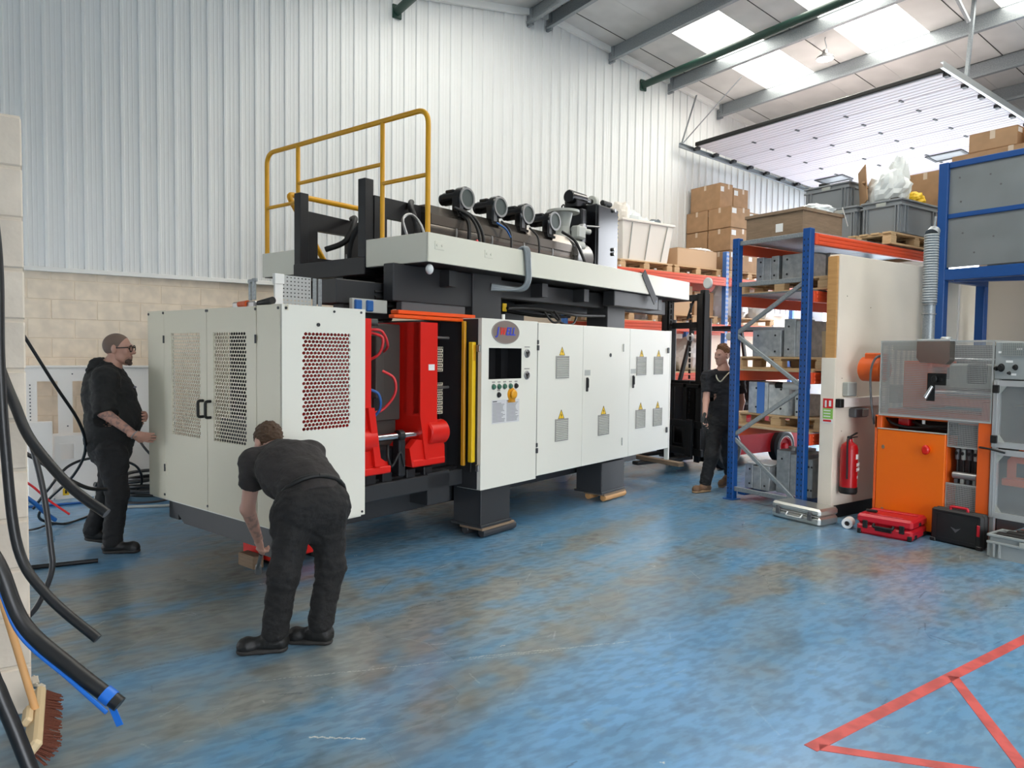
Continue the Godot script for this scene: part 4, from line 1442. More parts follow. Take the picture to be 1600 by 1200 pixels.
	b.boxm(Vector3(5.34, 2.62, -0.93), Vector3(5.85, 3.62, -0.90), 0.01)
	var gb := obj("gearbox", b, "gloss_black", mc)
	b = MB.new()
	b.cyl(Vector3(5.15, 3.74, -1.25), Vector3(5.50, 3.74, -1.25), 0.088, -1, 24, 0.012)
	b.boxm(Vector3(5.2, 3.60, -1.35), Vector3(5.42, 3.70, -1.15), 0.01)
	b.cyl(Vector3(5.50, 3.74, -1.25), Vector3(5.72, 3.76, -1.25), 0.04, -1, 16)
	obj("pump_motor", b, "gloss_black", gb)
	obj("motor_cap", cy(Vector3(5.70, 3.76, -1.25), Vector3(5.78, 3.76, -1.25), 0.085, -1, 20, 0.008), "cast_grey", gb)
	b = MB.new()
	b.cyl(Vector3(5.64, 3.64, -1.0), Vector3(5.64, 3.68, -1.0), 0.03, -1, 16)
	b.cyl(Vector3(5.58, 3.70, -1.0), Vector3(5.80, 3.70, -1.0), 0.035, -1, 16, 0.008)
	obj("oil_filler", b, "black", gb)
	b = MB.new()
	for y in [3.02, 3.08, 3.6]:
		b.cyl(Vector3(5.72, y, -0.90), Vector3(5.72, y, -0.87), 0.025, -1, 12)
	b.cyl(Vector3(5.02, 3.28, -0.98), Vector3(5.02, 3.28, -0.9), 0.05, -1, 16, 0.008)
	b.cyl(Vector3(5.05, 3.30, -0.9), Vector3(5.3, 3.32, -0.86), 0.012, -1, 10)
	obj("sight_glass", b, "steel", gb)
	b = MB.new()
	for i in 6:
		b.x = Transform3D(Basis(Vector3.BACK, 0.6), Vector3(5.90, 3.26 + 0.055 * i, -0.95))
		b.box(Vector3.ZERO, Vector3(0.075, 0.022, 0.003))
	var hz := obj("hazard_strip", bx(Vector3(5.865, 3.22, -0.97), Vector3(5.94, 3.60, -0.955)), "sign_yellow", gb)
	obj("hazard_stripe", b, "black", hz)
	# wrapping film and strap over the rim
	b = MB.new()
	for k in 3:
		b.tube(smooth([Vector3(2.74 + k * 0.022, 2.62, -0.25), Vector3(2.77 + k * 0.024, 2.69, -0.14), Vector3(2.79 + k * 0.018, 2.52, -0.118), Vector3(2.785 + k * 0.02, 2.36, -0.12), Vector3(2.73 + k * 0.02, 2.29, -0.18), Vector3(2.52, 2.28 + k * 0.02, -0.34)], 7), 0.017 + 0.004 * k, 6)
	obj("film_wrap", b, "film", mc).set_meta("label", "grey plastic film wound over the platform edge")
	b = MB.new()
	b.bar(Vector3(5.19, 2.68, -0.145), Vector3(5.52, 2.34, -0.145), 0.008, 0.11)
	b.bar(Vector3(5.19, 2.675, -0.145), Vector3(5.19, 2.675, -0.5), 0.11, 0.008)
	obj("lifting_strap", b, "strap", mc)
	b = MB.new()
	b.ball(Vector3(5.60, 2.37, -0.24), Vector3(0.07, 0.045, 0.06), 8)
	obj("strap_buckle", b, "tape_blue", mc)

const T_ID := Transform3D.IDENTITY

func _blower(mc: Node3D, at: Vector3):
	var b := MB.new()
	b.cyl(Vector3(0, 0, -0.10), Vector3(0, 0, 0.0), 0.118, -1, 28, 0.012)
	b.boxm(Vector3(-0.12, -0.19, -0.10), Vector3(0.0, 0.0, -0.01), 0.008)
	b.boxm(Vector3(-0.13, -0.20, -0.11), Vector3(0.02, -0.17, 0.0), 0.004)
	var o := obj("fan", b, "gloss_black", mc)
	o.position = at
	b = MB.new()
	b.lathe(Vector3.ZERO, Vector3.BACK, [[0.108, -0.005], [0.108, 0.012], [0.088, 0.012], [0.084, -0.004]], 32)
	obj("intake_ring", b, "steel", o)
	b = MB.new()
	b.lathe(Vector3(0, 0, 0.003), Vector3.BACK, [[0.086, 0], [0, 0]], 24)
	obj("intake_mesh", b, "mesh_dark", o)
	b = MB.new()
	b.cyl(Vector3(-0.01, 0.02, -0.30), Vector3(-0.01, 0.02, -0.10), 0.068, -1, 20, 0.01)
	b.boxm(Vector3(-0.05, 0.07, -0.26), Vector3(0.04, 0.105, -0.15), 0.008)
	b.cyl(Vector3(-0.01, 0.02, -0.34), Vector3(-0.01, 0.02, -0.30), 0.06, -1, 20, 0.008)
	obj("fan_motor", b, "gloss_black", o)
	obj("outlet_label", bx(Vector3(-0.10, -0.16, -0.009), Vector3(-0.05, -0.02, -0.004)), "fork_grey", o)

# ------------------------------------------------------------------ racking and stores
var pallet0: Node3D

func make_pallet() -> Node3D:   # 1.2 along x, 0.8 along z, 0.144 high, its base centre at the origin
	var p := thing("pallet", "", "pallet")
	var top := bx(Vector3(-0.6, 0.122, -0.05), Vector3(0.6, 0.144, 0.05), 0.003).mesh()
	for i in 6:
		obj("plank", top, "pallet_wood", p).position.z = -0.35 + 0.14 * i
	var cross := bx(Vector3(-0.05, 0.100, -0.4), Vector3(0.05, 0.122, 0.4), 0.003).mesh()
	var blk := bx(Vector3(-0.065, 0.022, -0.05), Vector3(0.065, 0.100, 0.05), 0.004).mesh()
	var low := bx(Vector3(-0.6, 0.0, -0.05), Vector3(0.6, 0.022, 0.05), 0.003).mesh()
	for i in 3:
		obj("plank", cross, "pallet_wood", p).position.x = -0.53 + 0.53 * i
		obj("plank", low, "pallet_wood", p).position.z = -0.35 + 0.35 * i
		for j in 3:
			obj("block", blk, "pallet_wood", p).position = Vector3(-0.53 + 0.53 * i, 0, -0.35 + 0.35 * j)
	return p

func put_pallet(label: String, at: Vector3, turn := 0.0):
	if pallet0 == null:
		pallet0 = make_pallet()
		pallet0.position = at
		pallet0.rotation.y = turn
		tag(pallet0, label, "pallet", "wooden pallets on the racks")
	else:
		dup(pallet0, "pallet", label, at, turn, "wooden pallets on the racks")

func carton(label: String, lo: Vector3, hi: Vector3, group := "", m := "cardboard", tape := true, turn := 0.0) -> Node3D:
	var o := thing("cardboard_box", label, "box", Vector3((lo.x + hi.x) * 0.5, lo.y, (lo.z + hi.z) * 0.5), turn, group)
	var h := (hi - lo) * 0.5
	obj("carton", bx(Vector3(-h.x, 0, -h.z), Vector3(h.x, h.y * 2 - 0.006, h.z), 0.008), m, o)
	for s in [-1, 1]:   # top flaps
		obj("flap", bx(Vector3(-h.x + 0.004, h.y * 2 - 0.006, minf(0.003 * s, s * h.z)), Vector3(h.x - 0.004, h.y * 2, maxf(0.003 * s, s * h.z) - 0.0), 0.001), m, o)
	if tape:
		var b := MB.new()
		b.boxm(Vector3(-h.x - 0.001, h.y * 2 - 0.0, -0.025), Vector3(h.x + 0.001, h.y * 2 + 0.001, 0.025))
		b.boxm(Vector3(-h.x - 0.002, h.y * 2 - 0.09, -0.025), Vector3(-h.x - 0.001, h.y * 2, 0.025))
		b.boxm(Vector3(h.x * 0.2, h.y * 2 - 0.09, h.z), Vector3(h.x * 0.2 + 0.05, h.y * 2, h.z + 0.001))
		obj("tape", b, "tape", o)
		b = MB.new()
		b.boxm(Vector3(-h.x * 0.9, h.y * 1.35, h.z), Vector3(-h.x * 0.9 + minf(0.12, h.x * 0.5), h.y * 1.35 + minf(0.09, h.y * 0.5), h.z + 0.0015))
		obj("label", b, "paper", o)
	return o

func bag(label: String, at: Vector3, r: Vector3, m: String, sd: int, group := "") -> MeshInstance3D:   # a crumpled bag
	var f := FastNoiseLite.new()
	f.seed = sd
	f.frequency = 1.0
	f.fractal_octaves = 3
	var b := MB.new()
	b.ball(Vector3.ZERO, r, 14)
	var low := -r.y * 0.75
	for i in b.v.size():
		var p := b.v[i]
		var k := 1.0 + 0.32 * f.get_noise_3dv(p / r * 1.6) + 0.10 * f.get_noise_3dv(p / r * 6.0)
		p *= k
		p.y = maxf(p.y, low)
		b.v[i] = p
	for i in range(0, b.v.size(), 3):
		var n := (b.v[i + 2] - b.v[i]).cross(b.v[i + 1] - b.v[i]).normalized()
		for j in 3:
			b.n[i + j] = (b.n[i + j] * 0.5 + n).normalized()
	var o := obj("plastic_bag", b, m)
	o.position = at - Vector3(0, low, 0)
	tag(o, label, "bag", group)
	return o

func post(b: MB, x: float, z: float, h: float, w := 0.09, d := 0.07):   # an open-fronted rack upright with slots up its face
	b.boxm(Vector3(x - d * 0.5, 0, z - w * 0.5), Vector3(x + d * 0.5, h, z + w * 0.5), 0.006)

func slots(x: float, z: float, h: float, d := 0.07) -> MB:
	var s := MB.new()
	for i in int(h / 0.06):
		for e in [-0.022, 0.022]:
			s.boxm(Vector3(x - d * 0.5 - 0.001, 0.05 + i * 0.06, z + e - 0.006), Vector3(x - d * 0.5, 0.075 + i * 0.06, z + e + 0.006))
	return s

func beam_shape(x0: float, x1: float, y: float, z: float, h: float, face: float) -> MB:   # stepped pallet-rack beam with two grooves in its face
	var b := MB.new()
	b.boxm(Vector3(x0, y - h, z - 0.02), Vector3(x1, y, z + 0.02), 0.004)
	for k in 3:
		b.boxm(Vector3(x0 + 0.05, y - h + h * (0.04 + 0.33 * k), z + 0.02 * face - 0.006), Vector3(x1 - 0.05, y - h + h * (0.28 + 0.33 * k), z + 0.02 * face + 0.006), 0.004)
	return b

func block_stack(label: String, cells: Array, group: String):   # each [lo, hi, material, detail]
	for q in cells:
		var o := thing("mould", q[4] if q.size() > 4 else label, "steel block", Vector3((q[0].x + q[1].x) * 0.5, q[0].y, (q[0].z + q[1].z) * 0.5), 0.0, group)
		var h: Vector3 = (q[1] - q[0]) * 0.5
		var b := MB.new()
		var k: int = q[3]
		if k == 0:
			b.boxm(Vector3(-h.x, 0, -h.z), Vector3(h.x, h.y * 2, h.z), 0.006)
			obj("block", b, q[2], o)
		else:   # plates bolted side by side
			for i in k:
				var z0 := lerpf(-h.z, h.z, float(i) / k)
				var z1 := lerpf(-h.z, h.z, float(i + 1) / k) - 0.006
				obj("plate", bx(Vector3(-h.x, 0, z0), Vector3(h.x, h.y * (2.0 - 0.12 * (i % 2)), z1), 0.005), q[2], o)
		b = MB.new()
		for e in [-0.6, 0.6]:
			for y in [0.4, 1.6]:
				b.cyl(Vector3(-h.x, h.y * y, h.z * e), Vector3(-h.x - 0.004, h.y * y, h.z * e), 0.012, -1, 8)
		obj("bolt_hole", b, "black_steel", o)

func near_rack():
	var r := thing("pallet_rack", "blue and orange pallet rack whose end frame stands beside the white partition", "pallet rack", Vector3(6.8, 0, 0))
	for x in [0.0, 2.72]:
		for z in [-4.5, -5.4]:
			var b := MB.new()
			b.boxm(Vector3(x - 0.035, 0.01, z - 0.045), Vector3(x + 0.045, 3.01, z + 0.045), 0.006)
			b.boxm(Vector3(x - 0.07, 0, z - 0.07), Vector3(x + 0.08, 0.012, z + 0.07), 0.003)
			var o := obj("upright", b, "rack_blue", r)
			if x == 0.0:
				b = MB.new()
				for i in 48:
					for e in [-0.022, 0.022]:
						b.boxm(Vector3(x - 0.0365, 0.06 + i * 0.06, z + e - 0.005), Vector3(x - 0.035, 0.08 + i * 0.06, z + e + 0.005))
				tag(obj("slots", b, "black", o), "", "", "", "stuff")
				o.get_node("slots").remove_meta("label")
	var nz := -4.53
	var fz := -5.37
	for q in [[2.95, 2.95], [2.48, 2.48], [0.13, 0.13]]:
		var b := MB.new()
		b.bar(Vector3(0, q[0], nz), Vector3(0, q[1], fz), 0.03, 0.05, 0.004)
		obj("brace", b, "galvanised", r)
	for q in [[2.45, nz, 1.93, fz], [1.90, fz, 1.36, nz], [1.32, nz, 0.76, fz], [0.71, fz, 0.10, nz]]:
		var b := MB.new()
		b.bar(Vector3(0, q[0], q[1]), Vector3(0, q[2], q[3]), 0.03, 0.045, 0.004)
		obj("brace", b, "galvanised", r)
	for y in [2.96, 2.36, 1.50, 0.85]:
		for z in [-4.46, -5.44]:
			obj("beam", beam_shape(0.04, 2.69, y, z + (0.0 if z > -5 else 0.0), 0.12, 1.0 if z > -5 else -1.0), "rack_orange", r)
		for k in 3:
			obj("shelf_board", bx(Vector3(0.05 + 0.88 * k, y, -5.42), Vector3(0.05 + 0.88 * k + 0.87, y + 0.018, -4.48), 0.002), "board" if y < 2.0 else "galvanised", r)
		var lab := {2.36: "pallet under the perforated grey moulds on the upper level of the blue rack", 1.50: "pallet under the two grey moulds at head height on the blue rack", 0.85: "pallet under the pale steel mould on the lowest shelf of the blue rack"}
		if lab.has(y):
			put_pallet(lab[y], Vector3(7.36, y + 0.018, -4.95), PI / 2)
	var g := "steel moulds on the blue rack"
	var Y := 2.36 + 0.163
	block_stack("", [[Vector3(6.99, Y, -5.28), Vector3(7.30, Y + 0.27, -4.98), "mould_grey", 3, "grey steel mould of upright plates, left one under the rack top"], [Vector3(7.0, Y, -4.95), Vector3(7.32, Y + 0.27, -4.62), "mould_grey", 0, "grey drilled steel mould at the near end of the upper shelf"], [Vector3(7.42, Y, -5.2), Vector3(7.74, Y + 0.32, -4.62), "mould_grey", 4, "grey steel mould behind the pair on the upper rack shelf"]], g)
	Y = 1.50 + 0.163
	block_stack("", [[Vector3(6.98, Y, -5.30), Vector3(7.35, Y + 0.30, -4.92), "mould_grey", 0, "low grey steel mould on the pallet at head height"], [Vector3(7.0, Y, -4.90), Vector3(7.36, Y + 0.42, -4.60), "mould_grey", 2, "taller grey slotted mould beside the low one at head height"]], g)
	Y = 0.85 + 0.163
	block_stack("", [[Vector3(6.96, Y, -5.32), Vector3(7.30, Y + 0.36, -4.78), "mould_light", 2, "large pale steel mould with bolts on the lowest shelf"], [Vector3(7.0, Y, -4.74), Vector3(7.3, Y + 0.24, -4.6), "mould_light", 0, "small pale steel block next to the large pale mould"]], g)
	tag(obj("blue_strap", bx(Vector3(6.952, Y, -5.20), Vector3(6.96, Y + 0.36, -5.10), 0.002), "rack_light_blue"), "blue strap round the large pale steel mould", "strap")
	var t := MB.new()
	t.cyl(Vector3(7.0, Y + 0.33, -4.58), Vector3(6.98, Y + 0.33, -4.86), 0.045, -1, 16)
	var tube := obj("white_tube", t, "white_plastic")
	tag(tube, "short white tube with a dark end lying across the pale mould", "tube")
	obj("tube_end", cy(Vector3(6.98, Y + 0.33, -4.86), Vector3(6.975, Y + 0.33, -4.96), 0.035, -1, 14), "black", tube)
	block_stack("", [[Vector3(6.93, 0.14, -5.32), Vector3(7.35, 0.42, -4.98), "mould_grey", 3, "low grey steel block on the floor runner by the left rack post"], [Vector3(7.0, 0.14, -4.95), Vector3(7.5, 0.62, -4.60), "mould_grey", 2, "tall grey steel block on the floor runner with a valve on top"], [Vector3(7.0, 0.14, -4.56), Vector3(7.7, 0.56, -4.50), "mould_grey", 0, "thin steel sheet standing at the near post of the rack"]], g)
	var b := MB.new()
	b.boxm(Vector3(6.86, 0.06, -5.36), Vector3(7.6, 0.12, -5.26), 0.004)
	b.boxm(Vector3(6.86, 0.06, -4.66), Vector3(7.6, 0.12, -4.56), 0.004)
	tag(obj("floor_runner", b, "rack_blue"), "blue steel runners on the floor under the grey blocks", "runner", "", "stuff")
	tag(obj("white_sheet", bx(Vector3(6.95, 0.425, -5.3), Vector3(7.33, 0.44, -5.0), 0.003), "paper"), "white board lying on the low grey block", "board")
	b = MB.new()
	b.cyl(Vector3(7.1, 0.62, -4.8), Vector3(7.1, 0.65, -4.8), 0.03, -1, 12)
	b.cyl(Vector3(7.1, 0.655, -4.86), Vector3(7.1, 0.655, -4.72), 0.012, -1, 8)
	tag(obj("valve", b, "steel"), "small steel valve on top of the tall grey block", "valve")
	# boards leaning between the post and the partition
	for q in [[7.02, 0.10, -4.44, 1.95, -4.36, "crate_wood", "dark edge board leaning by the rack post"], [7.12, 0.02, -4.40, 2.0, -4.34, "board", "wide brown plywood sheet leaning beside the near rack post"]]:
		b = MB.new()
		b.bar(Vector3(q[0], q[1], q[2] + 0.02), Vector3(q[0] - 0.08, q[3], q[4]), 0.16, 0.02, 0.003, Vector3.RIGHT)
	var wd := thing("plywood_sheet", "brown plywood sheets leaning between the blue post and the partition", "plywood", Vector3(7.02, 0.01, -4.388))
	b = MB.new()
	b.bar(Vector3(0.14, 0.0, 0.0), Vector3(-0.02, 1.93, 0.0), 0.02, 0.10, 0.002, Vector3.BACK)
	obj("sheet", b, "board", wd)
	b = MB.new()
	b.bar(Vector3(0.20, 0.0, 0.02), Vector3(0.10, 1.90, 0.01), 0.02, 0.12, 0.002, Vector3.BACK)
	obj("sheet", b, "board", wd)
	# wooden crate on top of the rack
	var y0 := 2.98
	var c := thing("wooden_crate", "shallow brown wooden crate with white papers on the rack top", "crate", Vector3(6.87, y0, -4.62))
	for q in [[Vector3(0, 0.0, -0.72), Vector3(0.02, 0.25, 0), "side_board"], [Vector3(0.72, 0.0, -0.72), Vector3(0.74, 0.25, 0), "side_board"], [Vector3(0.02, 0.0, -0.02), Vector3(0.72, 0.25, 0), "end_board"], [Vector3(0.02, 0.0, -0.72), Vector3(0.72, 0.25, -0.70), "end_board"], [Vector3(0.02, 0, -0.7), Vector3(0.72, 0.02, -0.02), "base_board"],
			[Vector3(-0.015, 0.245, -0.735), Vector3(0.03, 0.28, 0.015), "rim_batten"], [Vector3(0.71, 0.245, -0.735), Vector3(0.755, 0.28, 0.015), "rim_batten"], [Vector3(0.03, 0.245, -0.03), Vector3(0.71, 0.28, 0.015), "rim_batten"], [Vector3(0.03, 0.245, -0.735), Vector3(0.71, 0.28, -0.69), "rim_batten"]]:
		obj(q[2], bx(q[0], q[1], 0.003), "crate_wood", c)
	obj("label", bx(Vector3(-0.002, 0.05, -0.33), Vector3(0.0, 0.14, -0.24)), "paper", c)
	tag(bag("", Vector3(7.35, y0 + 0.26, -4.8), Vector3(0.22, 0.07, 0.2), "clear_film", 5), "crumpled white sheets spilling over the wooden crate", "papers")
	b = MB.new()
	b.bar(Vector3(7.60, y0 + 0.36, -4.62), Vector3(7.635, y0 + 0.15, -4.57), 0.05, 0.004)
	tag(obj("paper_strip", b, "paper"), "white strip hanging down the corner of the wooden crate", "paper")
	# grey euro containers further along the rack top
	put_pallet("pallet under the big grey plastic containers on the rack top", Vector3(8.86, 2.98, -4.82), 0.0)
	container("large grey plastic container at the near corner of the rack top", Vector3(8.45, 3.13, -4.90), Vector3(9.33, 3.53, -4.40))
	container("grey plastic container behind the large one on the rack top", Vector3(8.45, 3.13, -5.42), Vector3(9.2, 3.53, -4.94))
	container("upper grey plastic container stacked at the back with black parts", Vector3(8.78, 3.54, -5.9), Vector3(9.5, 3.93, -5.25))
	put_pallet("pallet under the back stack of grey containers", Vector3(9.0, 2.98, -5.75), 0.0)
	container("lower grey plastic container in the back stack", Vector3(8.62, 3.13, -6.0), Vector3(9.5, 3.53, -5.45))
	b = MB.new()
	b.bar(Vector3(8.80, 3.60, -5.06), Vector3(8.83, 4.05, -5.12), 0.30, 0.012, 0.0, Vector3(1, 0, 1))
	b.bar(Vector3(8.66, 3.84, -5.0), Vector3(8.95, 3.82, -5.1), 0.02, 0.02)
	tag(obj("cardboard_sheet", b, "cardboard"), "upright cardboard flap sticking out of the grey container", "cardboard")
	bag("big clear plastic bag of packing on the grey containers", Vector3(8.95, 3.53, -4.82), Vector3(0.24, 0.26, 0.24), "clear_film", 8)
	bag("tall clear plastic bag behind the packing on the grey containers", Vector3(9.1, 3.55, -4.8), Vector3(0.13, 0.36, 0.13), "clear_film", 9)
	bag("crumpled yellow sack beside the clear bags", Vector3(9.12, 3.53, -4.6), Vector3(0.13, 0.1, 0.12), "sign_yellow", 12)
	for k in 4:
		tag(obj("black_bracket", bx(Vector3(8.55 + 0.18 * k, 3.53, -4.6 - 0.02 * k), Vector3(8.70 + 0.18 * k, 3.565, -4.5), 0.008), "black"), ["black bracket at the left corner of the near grey container's rim", "second black bracket along the near grey container's rim", "third black bracket along the near grey container's rim", "black bracket at the right end of the near grey container's rim"][k], "plastic part", "black parts on the near grey container")
	for k in 3:
		tag(obj("black_bracket", bx(Vector3(8.80 + 0.2 * k, 3.93, -5.7 + 0.1 * k), Vector3(8.96 + 0.2 * k, 3.965, -5.6 + 0.1 * k), 0.008), "black"), ["black part at the left end on the back grey container", "middle black part on the back grey container", "black part at the right end on the back grey container"][k], "plastic part", "black parts on the back grey container")
	carton("plain brown carton behind the grey containers, nearer the camera side", Vector3(9.62, 3.0, -4.95), Vector3(10.1, 4.05, -4.5), "brown cartons behind the grey containers")
	carton("plain brown carton behind the grey containers, partly covered by the clear bag", Vector3(9.62, 3.0, -5.5), Vector3(10.1, 4.02, -5.0), "brown cartons behind the grey containers")
	tag(obj("rack_shelf_deck", bx(Vector3(9.53, 2.92, -6.1), Vector3(10.3, 2.98, -4.46), 0.004), "board"), "board deck carrying the brown cartons behind the containers", "shelf")
	tag(obj("rack_shelf_deck", bx(Vector3(8.3, 2.93, -6.2), Vector3(9.52, 2.979, -5.45), 0.004), "board"), "board deck under the back stack of containers", "shelf")

func container(label: String, lo: Vector3, hi: Vector3, m := "crate_grey", group := "grey plastic containers"):
	var o := thing("plastic_container", label, "container", Vector3((lo.x + hi.x) * 0.5, lo.y, (lo.z + hi.z) * 0.5), 0.0, group)
	var h := (hi - lo) * 0.5
	var b := MB.new()
	b.boxm(Vector3(-h.x + 0.02, 0, -h.z + 0.02), Vector3(h.x - 0.02, 0.02, h.z - 0.02))
	for s in [-1.0, 1.0]:
		b.boxm(Vector3(s * (h.x - 0.025) - 0.006, 0, -h.z + 0.02), Vector3(s * (h.x - 0.025) + 0.006, h.y * 2 - 0.01, h.z - 0.02))
		b.boxm(Vector3(-h.x + 0.02, 0, s * (h.z - 0.025) - 0.006), Vector3(h.x - 0.02, h.y * 2 - 0.01, s * (h.z - 0.025) + 0.006))
	obj("tub", b, m, o)
	b = MB.new()
	for y in [h.y * 2 - 0.025, h.y * 2 - 0.085]:
		for s in [-1.0, 1.0]:
			b.boxm(Vector3(s * (h.x - 0.01) - 0.012, y, -h.z), Vector3(s * (h.x - 0.01) + 0.012, y + 0.022, h.z), 0.004)
			b.boxm(Vector3(-h.x, y, s * (h.z - 0.01) - 0.012), Vector3(h.x, y + 0.022, s * (h.z - 0.01) + 0.012), 0.004)
	obj("rim", b, m, o)
	for s in [-1.0, 1.0]:
		for e in [-0.82, -0.68, 0.68, 0.82]:
			obj("corner_rib", bx(Vector3(e * h.x - 0.008, 0.01, s * (h.z - 0.01) - 0.012), Vector3(e * h.x + 0.008, h.y * 2 - 0.08, s * (h.z - 0.01) + 0.012), 0.003), m, o)
			obj("corner_rib", bx(Vector3(s * (h.x - 0.01) - 0.012, 0.01, e * h.z - 0.008), Vector3(s * (h.x - 0.01) + 0.012, h.y * 2 - 0.08, e * h.z + 0.008), 0.003), m, o)
	b = MB.new()
	b.boxm(Vector3(-h.x - 0.004, h.y * 2 - 0.075, -0.06), Vector3(-h.x + 0.01, h.y * 2 - 0.03, 0.06), 0.004)
	obj("hand_grip", b, "cast_grey", o)

func far_rack():
	var r := thing("pallet_rack", "orange beamed pallet rack standing along the gable wall behind the machine", "pallet rack", Vector3(0, 0, 0))
	for x in [7.42, 10.33, 13.6]:
		for z in [-8.45, -9.35]:
			var b := MB.new()
			b.boxm(Vector3(x - 0.04, 0.01, z - 0.045), Vector3(x + 0.04, 3.5, z + 0.045), 0.006)
			b.boxm(Vector3(x - 0.07, 0, z - 0.07), Vector3(x + 0.07, 0.012, z + 0.07), 0.003)
			var o := obj("upright", b, "rack_light_blue", r)
			if z > -9:
				b = MB.new()
				for i in 44:
					for e in [-0.02, 0.02]:
						b.boxm(Vector3(x + e - 0.008, 0.08 + i * 0.078, z + 0.045), Vector3(x + e + 0.008, 0.12 + i * 0.078, z + 0.047))
				tag(obj("slots", b, "paper", o), "white slots up the blue post", "", "", "stuff")
	for y in [3.04, 2.21, 1.36]:
		for z in [-8.42, -9.38]:
			obj("beam", beam_shape(7.46, 10.29, y, z, 0.15, 1.0 if z > -9 else -1.0), "rack_orange", r)
			obj("beam", beam_shape(10.37, 13.56, y, z, 0.15, 1.0 if z > -9 else -1.0), "rack_orange", r)
		if y > 1.5:
			for k in 8:
				obj("beam_pin", cy(Vector3(7.75 + 0.78 * k, y + 0.005, -8.40), Vector3(7.75 + 0.78 * k, y + 0.03, -8.40), 0.022, -1, 10), "paper", r)
	var Y := 3.04
	put_pallet("pallet under the white slatted bin on the far orange rack", Vector3(8.42, Y, -8.88))
	put_pallet("pallet under the torn brown carton on the far orange rack", Vector3(9.66, Y, -8.88))
	put_pallet("pallet under the tall carton stack on the far orange rack", Vector3(11.05, Y, -8.88))
	put_pallet("pallet above the cabinets on the second level of the far rack", Vector3(8.1, 2.21, -8.88))
	put_pallet("pallet behind the forklift mast on the second level of the far rack", Vector3(9.6, 2.21, -8.88))
	put_pallet("pallet behind the right post on the second level of the far rack", Vector3(11.2, 2.21, -8.88))
	Y += 0.144
	var bn := thing("white_bin", "big white plastic bin full of bagged scrap on the far rack", "bin", Vector3(8.42, Y, -8.88))
	var b := MB.new()
	for s in [-1.0, 1.0]:
		b.x = Transform3D.IDENTITY
		b.quad(Vector3(-0.5, 0, s * 0.36), Vector3(0.5, 0, s * 0.36), Vector3(0.57, 0.62, s * 0.42), Vector3(-0.57, 0.62, s * 0.42))
		b.quad(Vector3(-0.49, 0, s * 0.35), Vector3(-0.56, 0.62, s * 0.41), Vector3(0.56, 0.62, s * 0.41), Vector3(0.49, 0, s * 0.35))
		b.quad(Vector3(s * 0.5, 0, -0.36), Vector3(s * 0.57, 0.62, -0.42), Vector3(s * 0.57, 0.62, 0.42), Vector3(s * 0.5, 0, 0.36))
		b.quad(Vector3(s * 0.49, 0, -0.35), Vector3(s * 0.49, 0, 0.35), Vector3(s * 0.56, 0.62, 0.41), Vector3(s * 0.56, 0.62, -0.41))
	b.boxm(Vector3(-0.49, 0, -0.35), Vector3(0.49, 0.02, 0.35))
	obj("tub", b, "bin_white", bn)
	b = MB.new()
	for s in [-1.0, 1.0]:
		b.boxm(Vector3(-0.60, 0.60, s * 0.43 - 0.02), Vector3(0.60, 0.64, s * 0.43 + 0.02), 0.008)
		b.boxm(Vector3(s * 0.58 - 0.02, 0.60, -0.43), Vector3(s * 0.58 + 0.02, 0.64, 0.43), 0.008)
	obj("rim", b, "bin_white", bn)
	for q in [-0.38, -0.02, 0.34]:
		b = MB.new()
		b.bar(Vector3(q, 0.02, 0.37), Vector3(q * 1.1 + 0.06, 0.59, 0.425), 0.012, 0.012)
		obj("side_rib", b, "cast_grey", bn)
	for q in [[8.25, 0.5, 0.20, 0.22, "clear_film", 21, "clear bag of scrap heaped at the middle of the white bin"], [8.05, 0.55, 0.16, 0.26, "bin_white", 22, "cream plastic sack standing up at the left of the white bin"], [8.62, 0.5, 0.2, 0.16, "clear_film", 23, "pale bag at the right of the white bin"], [8.82, 0.52, 0.12, 0.16, "film", 24, "small grey green bag at the right corner of the white bin"]]:
		bag(q[6], Vector3(q[0], Y + q[1] - 0.04, -8.75), Vector3(q[2], q[3], 0.2), q[4], q[5])
	b = MB.new()
	b.bar(Vector3(7.9, Y + 0.62, -8.7), Vector3(8.35, Y + 0.82, -8.78), 0.2, 0.01)
	tag(obj("cardboard_sheet", b, "cardboard_light"), "loose cardboard sheet lying askew across the white bin", "cardboard")
	carton("torn open beige carton with papers in front of the carton stack", Vector3(9.15, Y, -9.2), Vector3(10.15, Y + 0.30, -8.50), "", "cardboard_light", false)
	bag("crumpled white papers on the torn beige carton", Vector3(9.85, Y + 0.27, -8.7), Vector3(0.3, 0.05, 0.2), "paper", 31)
	carton("small dark carton squeezed between the white bin and the torn carton", Vector3(9.03, Y, -9.3), Vector3(9.14, Y + 0.26, -8.95), "", "cardboard", false)
	var rows := [[3.184, 3.54], [3.55, 3.95], [3.96, 4.33]]
	var names := ["bottom", "second", "third"]
	for i in 3:
		for k in 2:
			carton("brown carton in the %s layer of the tall stack, %s" % [names[i], "front one" if k == 0 else "one by the wall"], Vector3(10.45, rows[i][0], -8.97 - 0.53 * k), Vector3(10.98, rows[i][1], -8.46 - 0.53 * k), "cartons in the tall stack")
		carton("brown carton in the %s layer of the tall stack, right hand column" % names[i], Vector3(11.0, rows[i][0], -9.1), Vector3(11.5, rows[i][1] - 0.04, -8.52), "cartons in the tall stack")
	carton("brown carton topping the tall stack, left one of the pair", Vector3(10.5, 4.34, -9.45), Vector3(10.86, 4.80, -8.76), "cartons in the tall stack")
	carton("brown carton topping the tall stack, right one of the pair", Vector3(10.875, 4.34, -9.45), Vector3(11.3, 4.76, -8.76), "cartons in the tall stack")
	# second level and below, seen behind the forklift
	Y = 2.21 + 0.144
